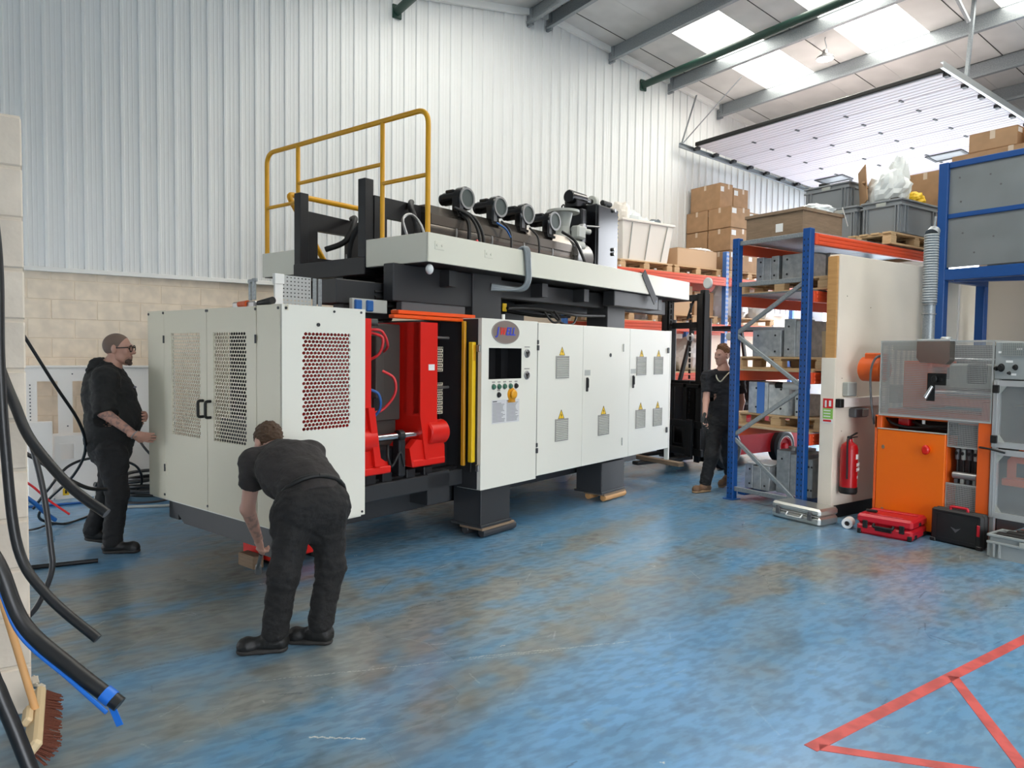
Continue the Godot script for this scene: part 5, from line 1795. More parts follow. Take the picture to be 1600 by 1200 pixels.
	carton("pale carton on the pallet left of the forklift mast", Vector3(7.6, Y, -9.2), Vector3(8.5, Y + 0.30, -8.55), "", "cardboard_light")
	bag("white sack on the second level beside the machine platform", Vector3(8.7, 2.21, -8.8), Vector3(0.22, 0.3, 0.22), "paper", 41)
	carton("pinkish carton behind the forklift mast", Vector3(9.1, Y, -9.2), Vector3(9.6, Y + 0.5, -8.55), "", "cardboard_light")
	carton("brown carton right of the pinkish one on the second level", Vector3(9.65, Y, -9.2), Vector3(10.15, Y + 0.42, -8.55))
	bag("large white wrapped sack behind the rack post on the second level", Vector3(10.9, Y, -8.8), Vector3(0.4, 0.4, 0.3), "paper", 42)
	bag("white wrapped bale at the far right of the second level", Vector3(11.7, Y, -8.8), Vector3(0.35, 0.38, 0.3), "paper", 46)
	for q in [[8.2, "paper", 43, "first white sack on the bottom rack level behind the forklift"], [8.95, "bin_white", 44, "cream sack on the bottom rack level behind the forklift"], [9.8, "paper", 45, "last white sack on the bottom rack level near the post"]]:
		bag(q[3], Vector3(q[0], 1.36 + 0.02, -8.85), Vector3(0.38, 0.33, 0.34), q[1], q[2])
	tag(obj("rack_shelf_deck", bx(Vector3(7.47, 1.36, -9.36), Vector3(10.28, 1.38, -8.44), 0.003), "board"), "board deck on the bottom level of the far rack", "shelf")

func forklift():
	var f := thing("forklift", "red forklift truck with a black mast behind the far end of the machine", "forklift", Vector3(8.0, 0, -7.35))
	var b := MB.new()
	for z in [-0.32, 0.36]:   # mast channels
		b = MB.new()
		b.boxm(Vector3(0.0, 0.12, z - 0.05), Vector3(0.16, 2.55, z - 0.03), 0.003)
		b.boxm(Vector3(0.0, 0.12, z - 0.05), Vector3(0.02, 2.55, z + 0.05), 0.003)
		b.boxm(Vector3(0.14, 0.12, z - 0.05), Vector3(0.16, 2.55, z + 0.05), 0.003)
		b.boxm(Vector3(0.03, 0.2, z - 0.02), Vector3(0.12, 2.60, z + 0.07), 0.004)
		obj("mast_rail", b, "fork_black", f)
		obj("lift_cylinder", cy(Vector3(0.22, 0.2, z), Vector3(0.22, 2.2, z), 0.035, -1, 14), "fork_grey", f)
		b = MB.new()
		for i in 24:
			b.boxm(Vector3(-0.01, 0.6 + i * 0.08, z * 0.55 - 0.015), Vector3(0.01, 0.66 + i * 0.08, z * 0.55 + 0.015), 0.003)
		obj("lift_chain", b, "fork_black", f)
	b = MB.new()
	for y in [0.25, 1.20, 2.06, 2.46]:
		b = MB.new()
		b.boxm(Vector3(0.10, y, -0.36), Vector3(0.17, y + 0.09, 0.40), 0.006)
		obj("mast_crossbar", b, "fork_black", f)
	b = MB.new()
	b.boxm(Vector3(-0.06, 0.22, -0.46), Vector3(-0.01, 0.32, 0.50), 0.006)
	b.boxm(Vector3(-0.06, 0.62, -0.46), Vector3(-0.01, 0.72, 0.50), 0.006)
	for z in [-0.40, -0.1, 0.16, 0.44]:
		b.boxm(Vector3(-0.05, 0.30, z - 0.03), Vector3(-0.02, 1.25, z + 0.03), 0.004)
	b.boxm(Vector3(-0.05, 1.2, -0.46), Vector3(-0.02, 1.25, 0.50), 0.004)
	obj("fork_carriage", b, "fork_black", f)
	for z in [-0.26, 0.30]:
		b = MB.new()
		b.boxm(Vector3(-1.15, 0.17, z - 0.06), Vector3(-0.06, 0.215, z + 0.06), 0.008)
		b.boxm(Vector3(-0.11, 0.17, z - 0.06), Vector3(-0.06, 0.74, z + 0.06), 0.006)
		obj("fork", b, "fork_black", f)
	b = MB.new()
	b.prism([Vector2(0.35, 0.18), Vector2(2.35, 0.18), Vector2(2.55, 0.40), Vector2(2.5, 1.05), Vector2(1.7, 1.10), Vector2(1.6, 0.78), Vector2(0.75, 0.70), Vector2(0.6, 1.15), Vector2(0.38, 1.15)], -0.42, 0.45)
	obj("chassis", b, "fork_red", f)
	b = MB.new()
	b.prism([Vector2(0.34, 0.30), Vector2(0.62, 0.30), Vector2(0.60, 1.28), Vector2(0.36, 1.25)], -0.44, 0.47)
	obj("dashboard", b, "fork_black", f)
	b = MB.new()
	b.boxm(Vector3(1.15, 0.75, -0.25), Vector3(1.65, 0.95, 0.28), 0.04)
	b.boxm(Vector3(1.58, 0.9, -0.25), Vector3(1.72, 1.45, 0.28), 0.05)
	obj("seat", b, "black", f)
	b = MB.new()
	for z in [-0.43, 0.46]:
		b.bar(Vector3(0.45, 1.15, z), Vector3(0.75, 2.05, z), 0.05, 0.06, 0.006)
		b.bar(Vector3(2.2, 1.0, z), Vector3(1.95, 2.08, z), 0.05, 0.06, 0.006)
		b.bar(Vector3(0.70, 2.07, z), Vector3(2.0, 2.10, z), 0.05, 0.05, 0.006)
	for x in [0.74, 1.0, 1.25, 1.5, 1.75, 1.98]:
		b.boxm(Vector3(x - 0.02, 2.06, -0.43), Vector3(x + 0.02, 2.11, 0.46), 0.004)
	obj("overhead_guard", b, "fork_black", f)
	obj("steering_wheel", _wheel_ring(), "black", f)
	for q in [[0.49, 0.47, 0.30, "front"], [0.49, -0.44, 0.30, "front"], [1.85, 0.46, 0.26, "rear"], [1.85, -0.43, 0.26, "rear"]]:
		b = MB.new()
		var s := 1.0 if q[1] > 0 else -1.0
		b.lathe(Vector3(q[0], q[2], q[1] - 0.09 * s), Vector3(0, 0, s), [[0, 0], [q[2] - 0.05, 0], [q[2], 0.03], [q[2], 0.15], [q[2] - 0.05, 0.18], [q[2] * 0.58, 0.18], [q[2] * 0.55, 0.15]], 28)
		var w := obj("wheel", b, "rubber", f)
		b = MB.new()
		b.lathe(Vector3(q[0], q[2], q[1] + 0.05 * s), Vector3(0, 0, s), [[q[2] * 0.57, 0.03], [q[2] * 0.5, 0.035], [q[2] * 0.46, 0.0], [q[2] * 0.2, 0.0], [q[2] * 0.16, 0.05], [0, 0.05]], 24)
		obj("hub", b, "fork_red", w)
		b = MB.new()
		b.torus(Vector3(q[0], q[2], q[1] + 0.085 * s), Vector3.BACK, q[2] * 0.60, 0.008, 28, 6)
		obj("rim", b, "bin_white", w)
	for z in [-0.36, 0.40]:
		obj("headlamp", cy(Vector3(0.66, 1.95, z), Vector3(0.60, 1.95, z), 0.06, -1, 16, 0.01), "white_plastic", f)
	obj("beacon", cy(Vector3(0.14, 2.70, 0.40), Vector3(0.10, 2.70, 0.40), 0.08, -1, 16, 0.01), "clear_film", f)
	b = MB.new()
	b.tube(smooth([Vector3(0.25, 2.1, 0.1), Vector3(0.35, 2.35, 0.12), Vector3(0.2, 2.5, 0.1), Vector3(0.1, 2.2, 0.05)]), 0.018, 8)
	b.tube(smooth([Vector3(0.25, 0.6, 0.2), Vector3(0.3, 1.2, 0.24), Vector3(0.25, 1.9, 0.2)]), 0.016, 8)
	obj("hydraulic_hose", b, "rubber", f)
	var t := obj("timber_baulk", bx(Vector3(7.0, 0.217, -7.25), Vector3(7.1, 0.272, -6.4), 0.006), "crate_wood")
	tag(t, "timber baulk between the forklift tines and the machine frame", "timber")

func _wheel_ring() -> MB:
	var b := MB.new()
	b.torus(Vector3(0.85, 1.25, 0.0), Vector3(-0.5, 0.86, 0), 0.17, 0.016, 24, 8)
	b.cyl(Vector3(0.85, 1.25, 0.0), Vector3(0.62, 1.1, 0.0), 0.022, -1, 10)
	b.bar(Vector3(0.85, 1.25, -0.16), Vector3(0.85, 1.25, 0.16), 0.03, 0.012)
	return b

# ------------------------------------------------------------------ right side: partition, second machine, mezzanine, cases
func right_side():
	var PZ := -4.20
	var PX := 6.90
	var w := obj("wall_partition", bx(Vector3(PX, 0.0, PZ - 0.12), Vector3(10.25, 2.72, PZ), 0.004), "board_white")
	tag(w, "off-white painted board partition carrying the fire extinguisher", "wall", "", "structure")
	obj("stud", bx(Vector3(PX - 0.03, 1.62, PZ - 0.115), Vector3(PX, 2.70, PZ - 0.01), 0.003), "stud", w)
	obj("end_board", bx(Vector3(PX - 0.035, 0, PZ - 0.15), Vector3(PX - 0.002, 1.66, PZ + 0.002), 0.003), "board_white", w)
	obj("skirting_board", bx(Vector3(PX + 0.02, 0, PZ), Vector3(10.2, 0.13, PZ + 0.012), 0.002), "skirting", w)
	obj("cover_strip", bx(Vector3(9.44, 0, PZ), Vector3(9.48, 2.72, PZ + 0.01), 0.002), "white_panel", w)
	var b := MB.new()
	for q in [[7.05, 2.3], [7.0, 1.45], [7.3, 1.25], [7.02, 0.9], [7.5, 2.2]]:
		b.cyl(Vector3(q[0], q[1], PZ), Vector3(q[0], q[1], PZ + 0.002), 0.006, -1, 6)
	obj("screw", b, "crate_wood", w)
	w = obj("wall_side", bx(Vector3(10.25, 0.0, PZ - 0.12), Vector3(10.37, 3.1, 6.9)), "wall_beige")
	tag(w, "beige side wall in shade behind the blue steel frame", "wall", "", "structure")
	# cable trunking and boxes
	var t := thing("cable_trunking", "white cable trunking with grey socket boxes on the partition", "trunking", Vector3(6.96, 1.15, PZ))
	obj("trunking", bx(Vector3(0.0, 0.0, 0), Vector3(0.80, 0.10, 0.05), 0.004), "white_panel", t)
	obj("end_cap", bx(Vector3(-0.07, 0.0, 0), Vector3(0.0, 0.09, 0.06), 0.006), "black", t)
	obj("isolator_box", bx(Vector3(0.05, 0.115, 0), Vector3(0.21, 0.26, 0.07), 0.008), "cast_grey", t)
	obj("socket_box", bx(Vector3(0.18, -0.11, 0), Vector3(0.42, -0.015, 0.08), 0.01), "fork_grey", t)
	obj("socket_face", bx(Vector3(0.30, -0.10, 0.08), Vector3(0.41, -0.02, 0.092), 0.006), "cast_grey", t)
	# extinguisher and its sign
	var e := thing("fire_extinguisher", "red fire extinguisher hanging on the white partition", "extinguisher", Vector3(7.0, 0.27, PZ + 0.105))
	b = MB.new()
	b.lathe(Vector3.ZERO, Vector3.UP, [[0, 0.05], [0.085, 0.05], [0.085, 0.46], [0.075, 0.50], [0.03, 0.535], [0.028, 0.56], [0, 0.56]], 28)
	obj("cylinder", b, "ext_red", e)
	b = MB.new()
	b.lathe(Vector3.ZERO, Vector3.UP, [[0, 0], [0.08, 0], [0.088, 0.02], [0.088, 0.065], [0.084, 0.07]], 28)
	obj("foot_ring", b, "black", e)
	b = MB.new()
	b.boxm(Vector3(-0.02, 0.55, -0.02), Vector3(0.02, 0.59, 0.02), 0.006)
	b.bar(Vector3(0, 0.58, 0), Vector3(0.10, 0.62, 0.02), 0.022, 0.008)
	b.bar(Vector3(0, 0.57, 0), Vector3(0.10, 0.58, 0.02), 0.022, 0.008)
	obj("valve_handle", b, "black", e)
	obj("hose", tb(smooth([Vector3(-0.02, 0.565, 0.01), Vector3(-0.08, 0.56, 0.03), Vector3(-0.105, 0.48, 0.04), Vector3(-0.098, 0.3, 0.04), Vector3(-0.092, 0.16, 0.04)]), 0.009, 8), "rubber", e)
	b = MB.new()
	for q in [[0.36, 0.41, -0.2, 0.9], [0.16, 0.19, 0.1, 0.7]]:
		for i in 6:
			var a0: float = lerpf(q[2], q[3], i / 6.0)
			var a1: float = lerpf(q[2], q[3], (i + 1) / 6.0)
			b.quad(Vector3(sin(a0) * 0.0862, q[0], cos(a0) * 0.0862), Vector3(sin(a1) * 0.0862, q[0], cos(a1) * 0.0862), Vector3(sin(a1) * 0.0862, q[1], cos(a1) * 0.0862), Vector3(sin(a0) * 0.0862, q[1], cos(a0) * 0.0862))
	obj("label", b, "paper", e)
	for i in 2:
		var tm := obj("lettering", lettering(["FOAM", "SPRAY"][i], 0.034, "Droid Sans", true), "paper", e)
		tm.position = Vector3(0.028, 0.305 - 0.05 * i, 0.083)
		tm.rotation.y = 0.32
	var sg := thing("safety_sign", "small red and green safety sign on the end of the partition", "sign", Vector3(PX - 0.036, 1.14, PZ - 0.06), -PI / 2)
	obj("red_panel", bx(Vector3(-0.055, 0.0, 0), Vector3(0.055, 0.10, 0.003)), "sign_red", sg)
	obj("green_panel", bx(Vector3(-0.055, -0.11, 0), Vector3(0.055, -0.004, 0.003)), "sign_green", sg)
	obj("lower_panel", bx(Vector3(-0.055, -0.155, 0), Vector3(0.055, -0.113, 0.003)), "paper", sg)
	b = MB.new()
	b.cyl(Vector3(-0.025, 0.02, 0.003), Vector3(-0.025, 0.02, 0.004), 0.012, -1, 10)
	b.boxm(Vector3(-0.035, 0.025, 0.003), Vector3(-0.015, 0.08, 0.004))
	b.boxm(Vector3(0.01, 0.02, 0.003), Vector3(0.035, 0.08, 0.004))
	for i in 3:
		b.boxm(Vector3(-0.045, -0.03 - 0.03 * i, 0.003), Vector3(0.03, -0.02 - 0.03 * i, 0.004))
	obj("pictogram", b, "paper", sg)
	b = MB.new()
	b.boxm(Vector3(-0.05, -0.14, 0.003), Vector3(0.04, -0.12, 0.004))
	obj("print", b, "sign_red", sg)
	_press()
	_mezzanine()

func _press():
	var o := thing("injection_press", "orange moulding press with a wire mesh guard over its top", "machine", Vector3(7.014, 0, -3.845), -PI / 2)
	o.scale.x = 0.745
	var b := MB.new()
	b.boxm(Vector3(0.0, 0.0, -0.85), Vector3(0.03, 1.09, 0.0), 0.004)
	b.boxm(Vector3(0.0, 0.97, -0.06), Vector3(0.09, 1.10, 0.0), 0.006)
	b.boxm(Vector3(0.03, 0.03, -0.85), Vector3(0.90, 0.93, -0.03), 0.004)
	b.boxm(Vector3(0.90, 0.03, -0.85), Vector3(1.25, 1.11, -0.24))
	b.boxm(Vector3(0.0, 1.08, -0.85), Vector3(1.40, 1.115, -0.05), 0.004)
	obj("base", b, "press_orange_deep", o)
	b = MB.new()
	b.boxm(Vector3(0.035, 0.035, -0.03), Vector3(0.895, 0.965, 0.0), 0.008)
	var d := obj("cabinet_door", b, "press_orange", o)
	obj("door_top", bx(Vector3(0.035, 0.965, -0.03), Vector3(0.895, 0.975, 0.004), 0.002), "cast_grey", d)
	b = MB.new()
	for q in [[0.125, 0.79], [0.14, 0.17]]:
		b.cyl(Vector3(q[0], q[1], 0), Vector3(q[0], q[1], 0.01), 0.02, -1, 12, 0.003)
	obj("lock", b, "crate_wood", d)
	b = MB.new()
	b.lathe(Vector3(0.69, 0.81, 0), Vector3.BACK, [[0.03, 0], [0.03, 0.02], [0.045, 0.03], [0.045, 0.05], [0.03, 0.06], [0, 0.06]], 20)
	obj("stop_button", b, "machine_red", d)
	b = MB.new()
	b.boxm(Vector3(1.255, 0.0, -0.3), Vector3(1.395, 1.12, 0.0), 0.006)
	b.boxm(Vector3(1.255, 0.0, -0.6), Vector3(1.55, 0.03, 0.0), 0.004)
	obj("column", b, "press_orange_deep", o)
	# machinery in the gap under the guard
	b = MB.new()
	b.boxm(Vector3(0.1, 0.94, -0.8), Vector3(0.9, 1.07, -0.3), 0.01)
	obj("oil_tank", b, "black_steel", o)
	obj("hose", tb(smooth([Vector3(0.06, 1.09, -0.12), Vector3(0.18, 1.03, -0.06), Vector3(0.4, 0.995, -0.08), Vector3(0.7, 1.015, -0.1), Vector3(0.92, 0.99, -0.12)]), 0.014, 8), "rubber", o)
	obj("hose", tb(smooth([Vector3(0.4, 1.05, -0.15), Vector3(0.6, 1.02, -0.1), Vector3(0.9, 1.04, -0.1)]), 0.016, 8), "rubber", o)
	obj("relief_valve", cy(Vector3(0.55, 1.01, -0.12), Vector3(0.55, 1.10, -0.12), 0.018, -1, 12), "white_plastic", o)
	obj("red_block", bx(Vector3(0.22, 1.0, -0.25), Vector3(0.36, 1.09, -0.12), 0.008), "ext_red", o)
	# valve bay between door and column
	for q in [[0.86, 1.09], [0.06, 0.52]]:
		b = MB.new()
		b.wires(0.91, q[0], 1.25, q[1], 0.017, 0.002, -0.03)
		var m := obj("mesh_panel", b, "guard_grey", o)
		m.set_meta("kind", "stuff")
		b = MB.new()
		b.plate(0.90, q[0] - 0.005, 1.255, q[1] + 0.005, [[0.912, q[0] + 0.008, 1.243, q[1] - 0.008]], -0.04, -0.025)
		obj("mesh_frame", b, "guard_grey", o)
	obj("bay_back", bx(Vector3(0.905, 0.05, -0.235), Vector3(1.25, 1.05, -0.225)), "fork_grey", o)
	for i in 4:
		var xx := 0.985 + 0.07 * i
		b = MB.new()
		b.cyl(Vector3(xx, 0.84, -0.10), Vector3(xx, 0.74, -0.10), 0.026, -1, 14, 0.006)
		b.cyl(Vector3(xx, 0.86, -0.10), Vector3(xx, 0.84, -0.10), 0.034, -1, 14, 0.004)
		b.boxm(Vector3(xx - 0.02, 0.52, -0.13), Vector3(xx + 0.02, 0.58, -0.07), 0.006)
		var v := obj("valve", b, "cast_grey" if i % 2 else "fork_grey", o)
		obj("hose", cy(Vector3(xx, 0.76, -0.10), Vector3(xx, 0.58, -0.10), 0.014, -1, 10), "rubber", v)
		obj("valve_cap", cy(Vector3(xx, 0.80, -0.076), Vector3(xx, 0.80, -0.066), 0.016, -1, 10), "black", v)
	obj("manifold", cy(Vector3(0.96, 0.60, -0.06), Vector3(1.24, 0.60, -0.06), 0.032, -1, 18, 0.006), "steel", o)
	obj("cable", tb(smooth([Vector3(1.24, 0.88, -0.05), Vector3(1.30, 0.885, 0.012), Vector3(1.42, 0.88, 0.03), Vector3(1.56, 0.86, 0.02)]), 0.009, 6), "rubber", o)
	# what stands inside the mesh guard
	b = MB.new()
	b.boxm(Vector3(0.20, 1.18, -0.6), Vector3(0.52, 1.64, -0.22), 0.01)
	b.boxm(Vector3(0.50, 1.58, -0.5), Vector3(0.70, 1.66, -0.3), 0.01)
	b.boxm(Vector3(0.50, 1.22, -0.5), Vector3(1.36, 1.30, -0.2), 0.008)
	b.boxm(Vector3(0.05, 1.10, -0.6), Vector3(1.38, 1.16, -0.15), 0.008)
	b.boxm(Vector3(1.22, 1.10, -0.5), Vector3(1.38, 1.28, -0.12), 0.008)
	obj("injection_unit", b, "press_orange_deep", o)
	b = MB.new()
	b.boxm(Vector3(0.06, 1.22, -0.4), Vector3(0.2, 1.40, -0.15), 0.01)
	b.boxm(Vector3(0.75, 1.38, -0.5), Vector3(1.32, 1.62, -0.25), 0.02)
	b.boxm(Vector3(0.06, 1.74, -0.35), Vector3(0.55, 1.80, -0.2), 0.01)
	b.cyl(Vector3(0.5, 1.42, -0.35), Vector3(1.36, 1.42, -0.35), 0.05, -1, 16)
	obj("clamp_unit", b, "cast_grey", o)
	b = MB.new()
	b.cyl(Vector3(0.55, 1.345, -0.2), Vector3(1.36, 1.345, -0.2), 0.018, -1, 12)
	b.cyl(Vector3(0.80, 1.66, -0.22), Vector3(1.36, 1.66, -0.22), 0.014, -1, 12)
	obj("tie_bar", b, "chrome", o)
	obj("gearbox", bx(Vector3(1.0, 1.44, -0.25), Vector3(1.2, 1.62, -0.18), 0.01), "black_steel", o)
	obj("guard_back", bx(Vector3(0.04, 1.08, -0.8), Vector3(1.39, 1.80, -0.78)), "fork_grey", o)
	# the mesh guard
	b = MB.new()
	b.wires(0.062, 1.11, 1.385, 1.825, 0.0165, 0.0021, 0.0)
	var g := obj("mesh_guard", b, "guard_grey", o)
	tag(g, "fine welded wire mesh guard", "", "", "stuff")
	b = MB.new()
	b.plate(0.05, 1.10, 1.395, 1.835, [[0.066, 1.118, 1.38, 1.818]], -0.012, 0.006)
	b.boxm(Vector3(0.05, 1.82, -0.8), Vector3(0.07, 1.835, 0.0))
	b.boxm(Vector3(1.375, 1.82, -0.8), Vector3(1.395, 1.835, 0.0))
	b.boxm(Vector3(0.05, 1.79, -0.09), Vector3(0.58, 1.83, -0.05), 0.006)
	obj("guard_frame", b, "guard_grey", o)
	b = MB.new()
	b.x = Transform3D(Basis(Vector3.BACK, Vector3.UP, Vector3.LEFT), Vector3(0.06, 0, 0))
	b.wires(-0.78, 1.11, -0.01, 1.825, 0.02, 0.0021, 0.0)
	obj("side_mesh", b, "guard_grey", o).set_meta("kind", "stuff")
	# tray, spout, motor
	b = MB.new()
	b.x = Transform3D.IDENTITY
	b.prism([Vector2(0.575, 1.832), Vector2(0.965, 1.832), Vector2(0.965, 1.65), Vector2(0.92, 1.615), Vector2(0.62, 1.63), Vector2(0.575, 1.67)], 0.0, 0.10)
	var tr := obj("hopper_tray", b, "stainless", o)
	obj("tray_lip", bx(Vector3(0.57, 1.826, -0.02), Vector3(0.97, 1.845, 0.105), 0.004), "aluminium", tr)
	b = MB.new()
	b.plate(0.66, 1.36, 0.88, 1.53, [[0.75, 1.36, 0.88, 1.42]], 0.0, 0.012)
	b.boxm(Vector3(0.655, 1.27, 0.0), Vector3(0.75, 1.37, 0.012))
	b.cyl(Vector3(0.76, 1.475, 0.01), Vector3(0.76, 1.475, 0.05), 0.035, -1, 14, 0.006)
	b.boxm(Vector3(0.80, 1.46, 0.01), Vector3(0.84, 1.49, 0.03), 0.004)
	var sp := obj("nozzle_plate", b, "black", o)
	obj("spout", cy(Vector3(0.735, 1.41, 0.03), Vector3(0.675, 1.30, 0.06), 0.018, 0.026, 14), "chrome", sp)
	b = MB.new()
	b.cyl(Vector3(-0.30, 1.55, -0.14), Vector3(0.03, 1.55, -0.14), 0.125, -1, 26, 0.02)
	b.boxm(Vector3(-0.24, 1.63, -0.20), Vector3(0.02, 1.715, -0.08), 0.012)
	obj("drive_motor", b, "press_orange_deep", o)
	b = MB.new()
	b.tube(smooth([Vector3(0.04, 1.69, -0.06), Vector3(-0.03, 1.66, -0.01), Vector3(-0.08, 1.52, 0.0), Vector3(-0.07, 1.25, -0.01), Vector3(-0.04, 1.0, -0.04)]), 0.013, 8)
	obj("motor_cable", b, "fork_grey", o)
	b = MB.new()
	b.cyl(Vector3(0.80, 1.84, -0.1), Vector3(0.80, 1.87, -0.1), 0.06, -1, 18, 0.01)
	obj("knob_cap", b, "aluminium", o)
	# extraction duct rising from the tray
	var dct := thing("extraction_duct", "grey flexible duct rising from the orange press towards the rack top", "duct", Vector3(7.075, 1.845, -3.395))
	obj("pipe", cy(Vector3(0, 0, 0), Vector3(0, 0.34, 0), 0.052, -1, 20), "galvanised", dct)
	b = MB.new()
	var prof := [[0.058, 0.34]]
	for i in 27:
		prof.append([0.066, 0.345 + i * 0.024 + 0.006])
		prof.append([0.060, 0.345 + i * 0.024 + 0.018])
	b.lathe(Vector3.ZERO, Vector3.UP, prof, 18)
	b.cyl(Vector3(0, 0.985, 0), Vector3(0.05, 1.03, 0.0), 0.062, 0.05, 16)
	obj("flexible_hose", b, "galvanised", dct)
	b = MB.new()
	for y in [0.24, 0.33, 0.36]:
		b.torus(Vector3(0, y, 0), Vector3.UP, 0.058, 0.005, 22, 6)
	obj("hose_clip", b, "steel", dct)
	obj("hanger", cy(Vector3(0.03, 1.0, 0), Vector3(0.06, 1.16, 0.0), 0.012, -1, 8), "galvanised", dct)
	# the neighbouring aluminium-framed guard
	var c := thing("guard_cabinet", "aluminium framed machine guard with clear windows and grey control panel", "guard", Vector3(7.014, 0, -3.845), -PI / 2)
	c.scale.x = 0.745
	b = MB.new()
	b.boxm(Vector3(1.405, 1.495, -0.7), Vector3(2.3, 1.82, 0.0), 0.006)
	var pn := obj("control_panel", b, "panel_grey", c)
	for q in [[1.475, 1.595, 0.028], [1.425, 1.587, 0.016], [1.56, 1.55, 0.012], [1.62, 1.60, 0.02]]:
		b = MB.new()
		b.lathe(Vector3(q[0], q[1], 0), Vector3.BACK, [[q[2] * 1.3, 0], [q[2] * 1.3, 0.005], [q[2], 0.008], [q[2] * 0.85, 0.035], [0, 0.035]], 18)
		obj("knob", b, "black", pn)
	for q in [[1.52, 1.64, 0.07], [1.58, 1.53, 0.05], [1.44, 1.72, 0.03], [1.62, 1.75, 0.06]]:
		obj("label", bx(Vector3(q[0], q[1], 0), Vector3(q[0] + q[2], q[1] + 0.018, 0.002)), "paper", pn)
	b = MB.new()
	b.wires(1.48, 1.70, 2.28, 1.81, 0.02, 0.002, 0.006)
	obj("grille", b, "cast_grey", pn).set_meta("kind", "stuff")
	for q in [[1.41, 0.90, 2.25, 1.485], [1.41, 0.28, 2.25, 0.885]]:
		b = MB.new()
		b.plate(q[0], q[1], q[2], q[3], [[q[0] + 0.065, q[1] + 0.05, q[2] - 0.065, q[3] - 0.05]], -0.03, 0.015)
		for k in 2:   # grooves along the profile show as raised lips
			b.boxm(Vector3(q[0] + 0.012 + k * 0.026, q[1] + 0.01, 0.015), Vector3(q[0] + 0.022 + k * 0.026, q[3] - 0.01, 0.021))
		var fr := obj("door_frame", b, "aluminium", c)
		obj("window_pane", bx(Vector3(q[0] + 0.055, q[1] + 0.04, -0.012), Vector3(q[2] - 0.055, q[3] - 0.04, -0.008)), "clear_pane", fr)
		b = MB.new()
		for s in [1.0, -1.0]:
			var yy: float = q[3] - 0.05 if s > 0 else q[1] + 0.05
			b.prism([Vector2(q[0] + 0.065, yy), Vector2(q[0] + 0.13, yy), Vector2(q[0] + 0.065, yy - 0.07 * s)], 0.0, 0.008)
		obj("corner_gusset", b, "cast_grey", fr)
	b = MB.new()
	b.boxm(Vector3(1.405, 0.0, -0.05), Vector3(1.455, 1.495, -0.01), 0.004)
	obj("frame_post", b, "aluminium", c)
	for y in [0.97, 1.41]:
		obj("hinge", bx(Vector3(1.405, y - 0.035, 0.015), Vector3(1.475, y + 0.035, 0.035), 0.006), "black", c)
	b = MB.new()
	b.boxm(Vector3(1.48, 0.95, -0.66), Vector3(2.3, 1.48, -0.62))
	b.boxm(Vector3(1.452, 0.11, -0.64), Vector3(1.462, 1.49, -0.06))
	obj("back_panel", b, "black_steel", c)
	b = MB.new()
	b.cyl(Vector3(1.48, 1.26, -0.25), Vector3(2.25, 1.26, -0.25), 0.012, -1, 10)
	b.boxm(Vector3(1.62, 1.02, -0.5), Vector3(2.2, 1.22, -0.3), 0.02)
	b.boxm(Vector3(1.58, 1.30, -0.45), Vector3(1.7, 1.42, -0.3), 0.01)
	obj("tooling", b, "mould_steel", c)
	b = MB.new()
	b.boxm(Vector3(1.47, 0.56, -0.55), Vector3(2.3, 0.62, -0.1), 0.006)
	b.prism([Vector2(1.50, 0.60), Vector2(2.2, 0.60), Vector2(2.2, 0.88), Vector2(1.62, 0.88), Vector2(1.50, 0.78)], -0.5, -0.15)
	b.boxm(Vector3(1.46, 0.0, -0.6), Vector3(2.3, 0.10, -0.12), 0.006)
	obj("machine_bed", b, "press_orange_deep", c)
	obj("bed_window", bx(Vector3(1.60, 0.64, -0.149), Vector3(1.76, 0.76, -0.146)), "black_steel", c)
	# stack light behind the press
	b = MB.new()
	b.cyl(Vector3(8.0, 1.80, -2.72), Vector3(8.0, 2.35, -2.72), 0.02, -1, 12)
	b.cyl(Vector3(8.0, 2.30, -2.72), Vector3(8.0, 2.36, -2.72), 0.045, -1, 14)
	tag(obj("guide_rod", b, "black"), "thin black rod standing up behind the guard cabinet", "rod")

